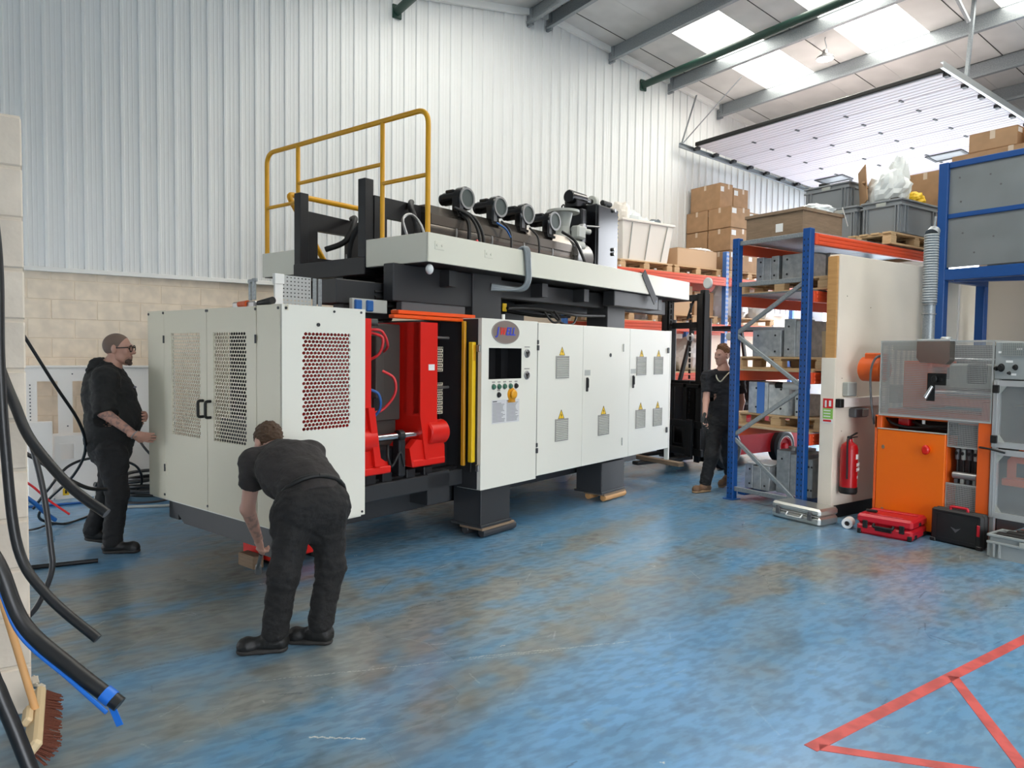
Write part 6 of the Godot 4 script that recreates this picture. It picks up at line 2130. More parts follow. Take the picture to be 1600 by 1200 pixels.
func _mezzanine():
	var o := thing("steel_frame", "blue steel storage frame with grey sheet sides above the orange press", "frame", Vector3(8.4, 0, -3.91))
	for p in [[0.0, 0.0], [1.1, -0.05], [0.0, 2.6], [1.1, 2.6]]:
		obj("post", bx(Vector3(p[0] - 0.05, 0, p[1] - 0.05), Vector3(p[0] + 0.05, 3.80 if p[0] < 0.5 else 2.6, p[1] + 0.05), 0.006), "rack_blue", o)
	for q in [[3.735, 3.80, 0.03], [3.19, 3.24, 0.03], [2.52, 2.64, 0.05]]:
		obj("rail", bx(Vector3(-q[2], q[0], 0.05), Vector3(q[2], q[1], 2.55), 0.005), "rack_blue", o)
	for z in [0.0, 2.6]:
		obj("side_rail", bx(Vector3(0.05, 2.52, z - 0.04), Vector3(1.05, 2.62, z + 0.04), 0.005), "rack_blue", o)
	var b := MB.new()
	b.bar(Vector3(0.05, 2.53, 0.1), Vector3(1.05, 2.53, 1.6), 0.05, 0.05)
	obj("diagonal_brace", b, "rack_blue", o)
	obj("deck", bx(Vector3(-0.04, 2.60, -0.02), Vector3(1.12, 2.63, 2.6)), "sheet_grey", o)
	obj("upper_deck", bx(Vector3(0.05, 3.44, 0.0), Vector3(1.1, 3.46, 2.55)), "sheet_grey", o)
	for q in [[3.24, 3.735], [2.66, 3.19]]:
		obj("sheet_panel", bx(Vector3(-0.008, q[0], 0.05), Vector3(0.008, q[1], 2.55)), "sheet_grey", o)
	b = MB.new()
	for q in [[3.62, 0.15], [3.60, 0.45], [3.36, 0.17], [3.48, 0.55], [3.02, 0.2], [2.95, 0.5], [2.8, 0.32]]:
		b.cyl(Vector3(-0.008, q[0], q[1]), Vector3(-0.012, q[0], q[1]), 0.010, -1, 6)
	obj("screw", b, "fork_grey", o)
	obj("back_panel", bx(Vector3(1.09, 2.63, 0.0), Vector3(1.11, 3.4, 2.55)), "sheet_grey", o)
	carton("long low brown carton along the top of the blue frame", Vector3(8.50, 3.465, -3.90), Vector3(9.0, 3.885, -2.75), "", "cardboard")
	carton("brown carton with a white label on the low carton", Vector3(8.52, 3.89, -3.74), Vector3(8.92, 4.09, -3.28), "", "cardboard")
	carton("taller pale carton at the right edge of the blue frame top", Vector3(8.56, 3.89, -3.22), Vector3(8.96, 4.19, -2.8), "", "cardboard_light")

func _case(called: String, label: String, at: Vector3, turn: float, L: float, D: float, H: float, m: String) -> Node3D:
	# a carrying case; its front runs along +x, depth goes to -z
	var o := thing(called, label, "case", at, turn)
	obj("lower_shell", bx(Vector3(0, 0, -D), Vector3(L, H * 0.52, 0), 0.02), m, o)
	obj("lid", bx(Vector3(0, H * 0.54, -D), Vector3(L, H, 0), 0.022), m, o)
	return o

func floor_goods():
	# silver flight case
	var th := -(PI / 2) - 0.04
	var o := _case("silver_case", "silver aluminium case lying by the foot of the blue rack", Vector3(6.44, 0, -4.60), th, 0.565, 0.31, 0.17, "case_silver")
	var b := MB.new()
	for y in [0.05, 0.09, 0.125]:
		b.boxm(Vector3(0.015, y, -0.006), Vector3(0.55, y + 0.008, 0.004), 0.002)
	obj("edge_profile", b, "steel", o)
	for x in [0.06, 0.43]:
		b = MB.new()
		b.boxm(Vector3(x, 0.045, 0.0), Vector3(x + 0.05, 0.12, 0.012), 0.004)
		b.boxm(Vector3(x + 0.01, 0.10, 0.01), Vector3(x + 0.04, 0.135, 0.02), 0.003)
		obj("latch", b, "fork_grey", o)
	b = MB.new()
	b.tube(bend([Vector3(0.20, 0.085, 0.0), Vector3(0.20, 0.055, 0.035), Vector3(0.37, 0.055, 0.035), Vector3(0.37, 0.085, 0.0)], 0.02), 0.009, 8)
	obj("handle", b, "aluminium", o)
	# roll of paper
	var pr := thing("paper_roll", "white paper roll on the floor between the silver and red cases", "roll", Vector3(6.60, 0.052, -3.86))
	b = MB.new()
	b.lathe(Vector3.ZERO, Vector3(0.9, 0, -0.3), [[0.024, 0], [0.05, 0], [0.05, 0.12], [0.024, 0.12], [0.024, 0]], 24)
	obj("roll", b, "paper", pr)
	b = MB.new()
	b.lathe(Vector3(0.002, 0, 0), Vector3(0.9, 0, -0.3), [[0.025, 0.0], [0.020, 0.0], [0.020, 0.118]], 20)
	obj("core", b, "fork_grey", pr)
	# red tool case
	o = _case("red_case", "red plastic tool case lying in front of the orange press", Vector3(6.545, 0, -3.735), -(PI / 2) + 0.155, 0.49, 0.40, 0.19, "case_red")
	for x in [0.06, 0.38]:
		b = MB.new()
		b.boxm(Vector3(x, 0.06, 0.0), Vector3(x + 0.045, 0.135, 0.014), 0.005)
		obj("latch", b, "black", o)
	b = MB.new()
	b.tube(bend([Vector3(0.16, 0.11, 0.0), Vector3(0.16, 0.09, 0.03), Vector3(0.33, 0.09, 0.03), Vector3(0.33, 0.11, 0.0)], 0.015), 0.013, 8)
	b.boxm(Vector3(0.17, 0.05, 0.0), Vector3(0.32, 0.08, 0.012), 0.005)
	obj("handle", b, "black", o)
	b = MB.new()
	b.boxm(Vector3(0.04, 0.19, -0.30), Vector3(0.45, 0.197, -0.27), 0.003)
	b.boxm(Vector3(0.10, 0.19, -0.06), Vector3(0.40, 0.198, -0.03), 0.003)
	obj("lid_rib", b, "case_red", o)
	b = MB.new()
	for x in [0.01, 0.45]:
		b.boxm(Vector3(x, 0.002, -0.02), Vector3(x + 0.035, 0.05, 0.008), 0.005)
	b.boxm(Vector3(0.478, 0.01, -0.36), Vector3(0.496, 0.05, -0.3), 0.004)
	b.boxm(Vector3(0.478, 0.01, -0.12), Vector3(0.496, 0.05, -0.06), 0.004)
	b.boxm(Vector3(0.478, 0.12, -0.22), Vector3(0.496, 0.15, -0.17), 0.004)
	obj("corner_pad", b, "black", o)
	b = MB.new()
	b.boxm(Vector3(0.0, 0.0, 0.0), Vector3(0.10, 0.025, 0.03), 0.006)
	var pk := obj("tape_gun", b, "black")
	pk.position = Vector3(6.66, 0.199, -3.70)
	pk.rotation.y = -1.4
	tag(pk, "small black tool lying on the corner of the red case", "tool")
	# black upright case
	var c := thing("black_case", "black plastic case with a red handle standing against the orange press", "case", Vector3(6.868, 0, -3.215), -(PI / 2) - 0.06)
	obj("lower_shell", bx(Vector3(0, 0, -0.05), Vector3(0.445, 0.31, -0.0), 0.02), "case_black", c)
	obj("lid", bx(Vector3(0, 0, -0.115), Vector3(0.445, 0.31, -0.054), 0.02), "case_black", c)
	b = MB.new()
	b.plate(0.05, 0.04, 0.395, 0.27, [[0.06, 0.05, 0.385, 0.26]], 0.0, 0.004)
	b.boxm(Vector3(0.02, 0.285, -0.01), Vector3(0.425, 0.30, 0.006), 0.004)
	b.boxm(Vector3(0.0, 0.0, -0.03), Vector3(0.05, 0.035, 0.006), 0.006)
	b.boxm(Vector3(0.395, 0.0, -0.03), Vector3(0.445, 0.035, 0.006), 0.006)
	obj("shell_rib", b, "case_black", c)
	b = MB.new()
	b.tube(bend([Vector3(0.15, 0.30, -0.05), Vector3(0.15, 0.335, -0.05), Vector3(0.295, 0.335, -0.05), Vector3(0.295, 0.30, -0.05)], 0.015), 0.013, 8)
	obj("handle", b, "case_red", c).set_meta("label", "red carrying handle")
	obj("latch", bx(Vector3(0.40, 0.12, -0.0), Vector3(0.425, 0.22, 0.01), 0.004), "case_red", c)
	b = MB.new()
	b.prism([Vector2(0.18, 0.16), Vector2(0.2225, 0.145), Vector2(0.265, 0.16), Vector2(0.2225, 0.115)], 0.0, 0.003)
	obj("emblem", b, "fork_grey", c)
	# grey box at the edge of the frame
	var g := Vector3(6.70, 0, -2.68)
	container("low grey plastic box with black bits at the right edge", g, g + Vector3(0.29, 0.205, 0.6), "panel_grey", "")
	for k in 3:
		tag(obj("black_offcut", bx(g + Vector3(0.04 + 0.07 * k, 0.022, 0.05 + 0.05 * k), g + Vector3(0.10 + 0.07 * k, 0.215 + 0.01 * k, 0.25 + 0.1 * k), 0.01), "black"), ["shortest black offcut at the back of the low grey box", "middle black offcut standing in the low grey box", "tallest black offcut at the front of the low grey box"][k], "offcut", "black offcuts in the low grey box")

# ------------------------------------------------------------------ left side: hoses, panels, cables, broom; skates under the machine
func on_machine(p: Vector3) -> Vector3:
	return Transform3D(Basis(Vector3.UP, deg_to_rad(17.119)), Vector3(1.411, 0, -4.762)) * p

func left_side():
	# big hoses hanging in from the left, in front of the pier
	var o := thing("rubber_hose", "thick black hose with a blue taped end, nearest the floor", "hose", Vector3.ZERO, 0.0, "black hoses hanging at the left")
	var A := [Vector3(-0.34, 2.60, -2.66), Vector3(-0.24, 1.95, -2.58), Vector3(-0.146, 1.395, -2.508), Vector3(-0.105, 1.164, -2.468), Vector3(-0.062, 1.057, -2.433), Vector3(-0.010, 0.904, -2.389), Vector3(0.099, 0.785, -2.308), Vector3(0.208, 0.685, -2.228)]
	obj("hose", tb(smooth(A, 8), 0.021, 14), "hose_black", o)
	var B := []
	for p in A.slice(0, 7):
		B.append(p + Vector3(-0.009, -0.023, 0.012))
	B.append(A[7] + Vector3(-0.035, 0.0, 0.03))
	obj("blue_tube", tb(smooth(B, 8), 0.006, 8), "tape_blue", o)
	var d: Vector3 = (A[7] - A[6]).normalized()
	obj("tape_band", cy(A[7] - d * 0.055, A[7] - d * 0.025, 0.0235, -1, 16), "tape_blue", o)
	var b := MB.new()
	b.bar(A[7] - d * 0.03 + Vector3(0, -0.02, 0), A[7] - d * 0.0 + Vector3(0, -0.06, 0), 0.002, 0.02)
	obj("tape_tail", b, "tape_blue", o)
	for q in [["black hose running down past the face of the pier to a plain cut end", [Vector3(-0.13, 2.60, -3.26), Vector3(-0.074, 2.053, -3.222), Vector3(-0.070, 1.636, -3.193), Vector3(-0.058, 1.311, -3.169), Vector3(-0.026, 0.950, -3.129), Vector3(0.061, 0.777, -3.060), Vector3(0.207, 0.624, -2.953)], 0.0175],
			["black hose ending in a grey cut face in front of the left man's shins", [Vector3(-0.33, 2.60, -3.70), Vector3(-0.22, 2.2, -3.72), Vector3(-0.143, 1.842, -3.742), Vector3(-0.081, 1.589, -3.686), Vector3(-0.034, 1.442, -3.646), Vector3(0.025, 1.283, -3.597), Vector3(0.155, 1.097, -3.498), Vector3(0.278, 0.986, -3.409)], 0.021],
			["black hose curving out of the bottom left corner by the broom", [Vector3(-0.40, 2.60, -2.45), Vector3(-0.25, 1.6, -2.36), Vector3(-0.099, 0.942, -2.209), Vector3(-0.061, 0.806, -2.176), Vector3(-0.033, 0.723, -2.152), Vector3(0.001, 0.614, -2.123), Vector3(0.028, 0.527, -2.100)], 0.018]]:
		o = thing("rubber_hose", q[0], "hose", Vector3.ZERO, 0.0, "black hoses hanging at the left")
		var pts: Array = smooth(q[1], 8)
		obj("hose", tb(pts, q[2], 14), "hose_black", o)
		var e: Vector3 = pts[-1]
		var dd: Vector3 = (e - pts[-2]).normalized()
		obj("cut_end", cy(e, e + dd * 0.002, q[2] * 0.97, -1, 14), "fork_grey" if q[2] > 0.02 else "hose_grey", o)
	# the hoses hang from a bracket on the side wall, out of the picture
	b = MB.new()
	b.boxm(Vector3(-0.75, 2.60, -3.75), Vector3(-0.10, 2.64, -2.4), 0.01)
	b.boxm(Vector3(-0.75, 0.0, -3.1), Vector3(-0.65, 2.60, -3.0), 0.01)
	tag(obj("hose_stand", b, "fork_grey"), "grey steel stand carrying the black hoses outside the left edge", "stand")
	# thin cables beyond the pier
	for q in [["thin black cable looping down to the floor in front of the white panels", "hose_black", 0.012, [Vector3(-0.45, 2.60, -6.3), Vector3(-0.2, 2.15, -6.2), Vector3(-0.019, 1.80, -6.15), Vector3(0.020, 1.731, -6.15), Vector3(0.185, 1.410, -6.25), Vector3(0.353, 1.093, -6.45), Vector3(0.407, 0.839, -6.75), Vector3(0.33, 0.60, -7.0), Vector3(0.16, 0.36, -7.3), Vector3(0.10, 0.15, -7.6), Vector3(0.30, 0.014, -7.9), Vector3(0.55, 0.014, -8.2)]],
			["grey hose hanging straight down beside the edge of the pier", "hose_grey", 0.016, [Vector3(-0.05, 1.40, -5.08), Vector3(0.018, 1.168, -5.050), Vector3(0.058, 0.993, -5.013), Vector3(0.092, 0.787, -4.979), Vector3(0.116, 0.525, -4.948), Vector3(0.117, 0.357, -4.939), Vector3(0.027, 0.13, -4.989), Vector3(-0.12, 0.017, -5.05)]],
			["black cable looping off the floor behind the left man", "hose_black", 0.013, [Vector3(0.06, 0.10, -8.35), Vector3(0.18, 0.30, -8.2), Vector3(0.36, 0.52, -8.2), Vector3(0.62, 0.57, -8.25), Vector3(0.95, 0.45, -8.4), Vector3(1.05, 0.2, -8.7), Vector3(0.95, 0.014, -8.95)]],
			["black cable with a frayed end crossing to the thick hose", "hose_black", 0.014, [Vector3(-0.3, 0.014, -5.7), Vector3(-0.25, 0.6, -5.85), Vector3(-0.1, 0.98, -5.9), Vector3(0.03, 0.93, -5.9), Vector3(0.20, 0.78, -5.95), Vector3(0.37, 0.66, -6.0), Vector3(0.5, 0.62, -6.1)]],
			["blue cable end sticking out from behind the pier", "blue_hose", 0.014, [Vector3(-0.35, 0.014, -5.4), Vector3(-0.28, 0.6, -5.5), Vector3(-0.15, 0.83, -5.5), Vector3(0.02, 0.70, -5.5), Vector3(0.10, 0.60, -5.55), Vector3(0.16, 0.53, -5.6)]],
			["thin red cable end sticking out from behind the pier", "red_hose", 0.007, [Vector3(-0.4, 0.01, -5.4), Vector3(-0.3, 0.7, -5.5), Vector3(-0.15, 0.93, -5.5), Vector3(0.02, 0.80, -5.5), Vector3(0.12, 0.68, -5.55), Vector3(0.24, 0.56, -5.6)]],
			["black rod lying on the floor in front of the left man", "rubber", 0.017, [Vector3(-0.15, 0.017, -6.47), Vector3(0.15, 0.017, -6.42), Vector3(0.46, 0.017, -6.38)]],
			["thin black cable snaking on the floor behind the pier", "rubber", 0.009, [Vector3(-0.2, 0.009, -7.75), Vector3(0.0, 0.009, -7.80), Vector3(0.09, 0.03, -7.75), Vector3(0.17, 0.009, -7.95), Vector3(0.30, 0.02, -7.88)]],
			["dark blue hose lying along the floor in front of the white panels", "blue_hose", 0.013, [Vector3(-0.3, 0.013, -9.0), Vector3(0.1, 0.013, -8.93), Vector3(0.5, 0.013, -8.9), Vector3(0.8, 0.013, -8.9)]]]:
		tag(obj("cable", tb(smooth(q[3], 8), q[2], 8), q[1]), q[0], "cable")
	o = thing("cable_coil", "pile of coiled dark cables on the floor beside the machine's far corner", "cable coil", Vector3(1.12, 0, -8.9))
	for i in 7:
		b = MB.new()
		b.torus(Vector3(0.03 * sin(i * 2.1), 0.025 + 0.038 * i, 0.03 * cos(i * 1.7)), Vector3(0.08 * sin(i), 1, 0.08 * cos(i * 2.0)), 0.30 - 0.012 * i, 0.019, 32, 8)
		obj("coil", b, "hose_grey" if i % 3 == 0 else "hose_black", o)
	obj("cable_end", tb(smooth([Vector3(0.3, 0.2, 0), Vector3(0.1, 0.42, 0.1), Vector3(-0.05, 0.62, 0.05), Vector3(-0.15, 0.9, -0.2)]), 0.014, 8), "hose_black", o)
	obj("cable_end", tb(smooth([Vector3(-0.3, 0.12, 0.1), Vector3(-0.42, 0.2, 0.2), Vector3(-0.52, 0.24, 0.25)]), 0.026, 8), "hose_grey", o)
	tag(obj("loose_hose", tb(smooth([Vector3(0.75, 0.016, -8.45), Vector3(1.1, 0.016, -8.3), Vector3(1.5, 0.016, -8.15), Vector3(1.8, 0.016, -7.9)]), 0.016, 8), "cast_grey"), "pale grey hose lying from the coil towards the machine corner", "hose")
	# white sheet-metal panels leaning at the gable wall
	var lean := 0.0
	var pa := thing("metal_sheet", "tall white sheet metal panel with two tall openings against the block wall", "panel", Vector3(-0.55, 0, -9.36))
	b = MB.new()
	b.plate(0, 0, 2.05, 1.47, [[0.67, 0.72, 0.86, 1.30], [1.0, 0.72, 1.22, 1.30], [0.15, 0.72, 0.45, 1.30]], -0.02, 0.0)
	obj("sheet", b, "white_panel", pa)
	obj("edge_fold", bx(Vector3(0.0, 1.45, -0.03), Vector3(2.05, 1.475, 0.02), 0.003), "white_panel", pa)
	b = MB.new()
	for i in 14:
		b.boxm(Vector3(0.60, 0.76 + 0.038 * i, 0.0), Vector3(0.612, 0.775 + 0.038 * i, 0.002))
	for q in [[1.0, 1.38], [0.95, 0.8], [0.93, 0.62], [1.3, 1.2], [1.3, 0.9]]:
		b.cyl(Vector3(q[0], q[1], 0), Vector3(q[0], q[1], 0.002), 0.008, -1, 8)
	tag(obj("punched_slot", b, "fork_grey", pa), "row of small punched slots", "", "", "stuff")
	pa = thing("metal_sheet", "shorter plain white panel with a rounded top standing in front at the left", "panel", Vector3(0.02, 0, -9.25))
	obj("sheet", bx(Vector3(0, 0, -0.02), Vector3(0.235, 0.87, 0.0), 0.01), "white_panel", pa)
	obj("recess", bx(Vector3(0.08, 0.35, 0.0), Vector3(0.20, 0.50, 0.004), 0.002), "white_panel", pa)
	pa = thing("metal_sheet", "low white panel with one small window beside the yellow sticker", "panel", Vector3(0.27, 0, -9.28))
	b = MB.new()
	b.plate(0, 0, 0.70, 0.70, [[0.06, 0.44, 0.18, 0.60]], -0.02, 0.0)
	obj("sheet", b, "white_panel", pa)
	b = MB.new()
	b.plate(0.045, 0.425, 0.195, 0.615, [[0.06, 0.44, 0.18, 0.60]], 0.0, 0.008)
	obj("window_frame", b, "white_panel", pa)
	b = MB.new()
	b.prism([Vector2(0.07, 0.04), Vector2(0.13, 0.04), Vector2(0.13, 0.11), Vector2(0.10, 0.14), Vector2(0.07, 0.11)], 0.0, 0.004)
	var st := obj("sticker", b, "sign_yellow", pa)
	obj("sticker_mark", bx(Vector3(0.09, 0.06, 0.004), Vector3(0.11, 0.10, 0.005)), "black", st)
	pa = thing("white_duct", "white folded metal channel lying on the floor by the cable coil", "channel", Vector3(0.62, 0, -9.05), 0.55)
	b = MB.new()
	b.boxm(Vector3(0, 0, 0), Vector3(0.35, 0.012, 0.16), 0.003)
	b.boxm(Vector3(0, 0.012, 0), Vector3(0.35, 0.13, 0.012), 0.003)
	b.boxm(Vector3(0, 0.118, 0), Vector3(0.35, 0.13, 0.10), 0.003)
	obj("channel", b, "white_panel", pa)
	obj("cable_inside", cy(Vector3(0.02, 0.05, 0.05), Vector3(0.30, 0.05, 0.06), 0.022, -1, 10), "hose_grey", pa)
	# broom
	o = thing("broom", "wooden broom with brown bristles leaning at the foot of the pier", "broom", Vector3(0.02, 0, -3.72))
	var H := Transform3D(Basis(Vector3(0.05, 0.05, -1).normalized(), Vector3(0.62, 0.78, 0.07).normalized(), Vector3(0.78, -0.62, 0.0).normalized()).orthonormalized(), Vector3(0.0, 0.13, 0.20))
	b = MB.new()
	b.x = H
	b.boxm(Vector3(-0.24, -0.035, -0.02), Vector3(0.24, 0.035, 0.02), 0.01)
	b.boxm(Vector3(-0.06, -0.02, -0.05), Vector3(0.06, 0.02, -0.018), 0.008)
	obj("head", b, "broom_head", o)
	b = MB.new()
	b.x = H
	var rng := RandomNumberGenerator.new()
	rng.seed = 5
	for i in 46:
		for j in 5:
			var p := Vector3(-0.23 + 0.0102 * i + rng.randf() * 0.004, -0.026 + 0.013 * j, 0.02)
			var q := p + Vector3(rng.randfn(0, 0.006), (j - 2) * 0.006 + rng.randfn(0, 0.004), 0.060 + rng.randf() * 0.01)
			b.bar(p, q, 0.004, 0.004)
	tag(obj("bristles", b, "bristle", o), "stiff brown bristles", "", "", "stuff")
	obj("handle", cy(Vector3(0.0, 0.16, 0.17), Vector3(-0.30, 1.42, -0.10), 0.0145, -1, 14), "broom_wood", o)
	b = MB.new()
	for i in 9:
		b.x = Transform3D(Basis(Vector3(rng.randf(), rng.randf(), rng.randf()).normalized(), rng.randf() * 3.0), Vector3(0.02 + rng.randf() * 0.03, 0.012, -4.0 - i * 0.035))
		b.box(Vector3.ZERO, Vector3(0.02, 0.014, 0.024) * (0.6 + rng.randf()), 0.003)
	tag(obj("rubble", b, "pillar_mortar"), "crumbs of broken mortar at the foot of the pier", "rubble", "", "stuff")
	# tools on top of the guard box
	o = thing("bar_clamp", "steel bar clamps with an orange handle on top of the guard box", "clamp", on_machine(Vector3(0.16, 1.976, -0.62)), deg_to_rad(17.1))
	for k in 2:
		b = MB.new()
		b.boxm(Vector3(-0.02 + 0.03 * k, 0.06, 0.04 - 0.10 * k), Vector3(0.0 + 0.03 * k, 0.21, 0.065 - 0.10 * k), 0.003)
		b.boxm(Vector3(-0.02 + 0.03 * k, 0.19, 0.03 - 0.10 * k), Vector3(0.0 + 0.03 * k, 0.215, 0.085 - 0.10 * k), 0.004)
		obj("clamp_bar", b, "galvanised", o)
	b = MB.new()
	b.boxm(Vector3(-0.04, 0.0, -0.20), Vector3(0.02, 0.05, 0.10), 0.01)
	obj("clamp_jaw", b, "steel", o)
	obj("handle", cy(Vector3(-0.03, 0.03, 0.0), Vector3(-0.04, 0.03, -0.10), 0.028, 0.02, 14), "tool_orange", o)
	obj("grip", cy(Vector3(0.0, 0.03, 0.08), Vector3(0.0, 0.05, 0.27), 0.022, 0.026, 12), "black", o)
	o = thing("cable_tray", "perforated galvanised cable tray offcuts standing on the guard box", "cable tray", on_machine(Vector3(0.33, 1.976, -0.50)), deg_to_rad(17.1))
	b = MB.new()
	for i in 8:
		for j in 9:
			b.plate(0.032 * i, 0.028 * j, 0.032 * (i + 1), 0.028 * (j + 1), [[0.032 * i + 0.010, 0.028 * j + 0.010, 0.032 * i + 0.023, 0.028 * j + 0.018]], 0.0, 0.002)
	obj("perforated_tray", b, "aluminium", o)
	b = MB.new()
	b.boxm(Vector3(-0.075, 0.0, 0.01), Vector3(-0.005, 0.25, 0.03), 0.004)
	b.boxm(Vector3(-0.08, 0.18, 0.005), Vector3(-0.0, 0.255, 0.04), 0.004)
	obj("bracket", b, "white_plastic", o)
	for x in [0.27, 0.32]:
		obj("tray_side", bx(Vector3(x, 0.0, 0.0), Vector3(x + 0.03, 0.25, 0.012), 0.002), "galvanised", o)
	# skates under the machine
	o = thing("machine_skate", "red machine skate with a timber pad under the guard box", "skate", on_machine(Vector3(0.56, 0, -0.86)), deg_to_rad(17.1))
	b = MB.new()
	b.boxm(Vector3(-0.22, 0.05, -0.2), Vector3(0.34, 0.15, 0.2), 0.012)
	b.boxm(Vector3(-0.16, 0.15, -0.12), Vector3(0.28, 0.18, 0.12), 0.008)
	obj("body", b, "machine_red", o)
	for x in [-0.15, 0.02, 0.2]:
		obj("roller", cy(Vector3(x, 0.045, -0.18), Vector3(x, 0.045, 0.18), 0.042, -1, 18, 0.006), "rubber", o)
	obj("timber_pad", bx(Vector3(-0.32, 0.0, -0.10), Vector3(-0.23, 0.10, 0.12), 0.008), "crate_wood", o)
	obj("top_pad", bx(Vector3(-0.15, 0.18, -0.12), Vector3(0.27, 0.285, 0.12), 0.008), "crate_wood", o)
	o = thing("jack_lever", "short steel jack lever held by the bending man", "lever", Vector3(1.285, 0.0, -4.80))
	obj("lever", cy(Vector3(0.0, 0.335, 0.0), Vector3(0.10, 0.09, -0.48), 0.013, -1, 12), "steel", o)
	obj("socket", cy(Vector3(0.11, 0.05, -0.50), Vector3(0.10, 0.12, -0.46), 0.026, 0.02, 14, 0.004), "steel", o)
	obj("grip", cy(Vector3(-0.012, 0.365, 0.055), Vector3(0.004, 0.325, -0.02), 0.017, -1, 12), "rubber", o)
	for q in [[4.35, "brown roller skate under the leg at the far end of the cabinets"], [2.26, "dark roller skate under the leg below the control screen"]]:
		o = thing("roller_skate", q[1], "skate", on_machine(Vector3(q[0], 0, -0.16)), deg_to_rad(17.1), "roller skates under the machine legs")
		obj("deck", bx(Vector3(-0.2, 0.072, -0.14), Vector3(0.26, 0.098, 0.14), 0.004), "crate_wood", o)
		for k in 2:
			var rr := obj("roller", cy(Vector3(-0.17 + 0.0 * k, 0.045, 0.10 - 0.2 * k), Vector3(0.30, 0.045, 0.10 - 0.2 * k), 0.040, -1, 18, 0.006), "broom_wood" if q[0] > 3 else "hose_grey", o)
			obj("axle", cy(Vector3(0.30, 0.045, 0.10 - 0.2 * k), Vector3(0.325, 0.045, 0.10 - 0.2 * k), 0.014, -1, 10), "rubber", rr)

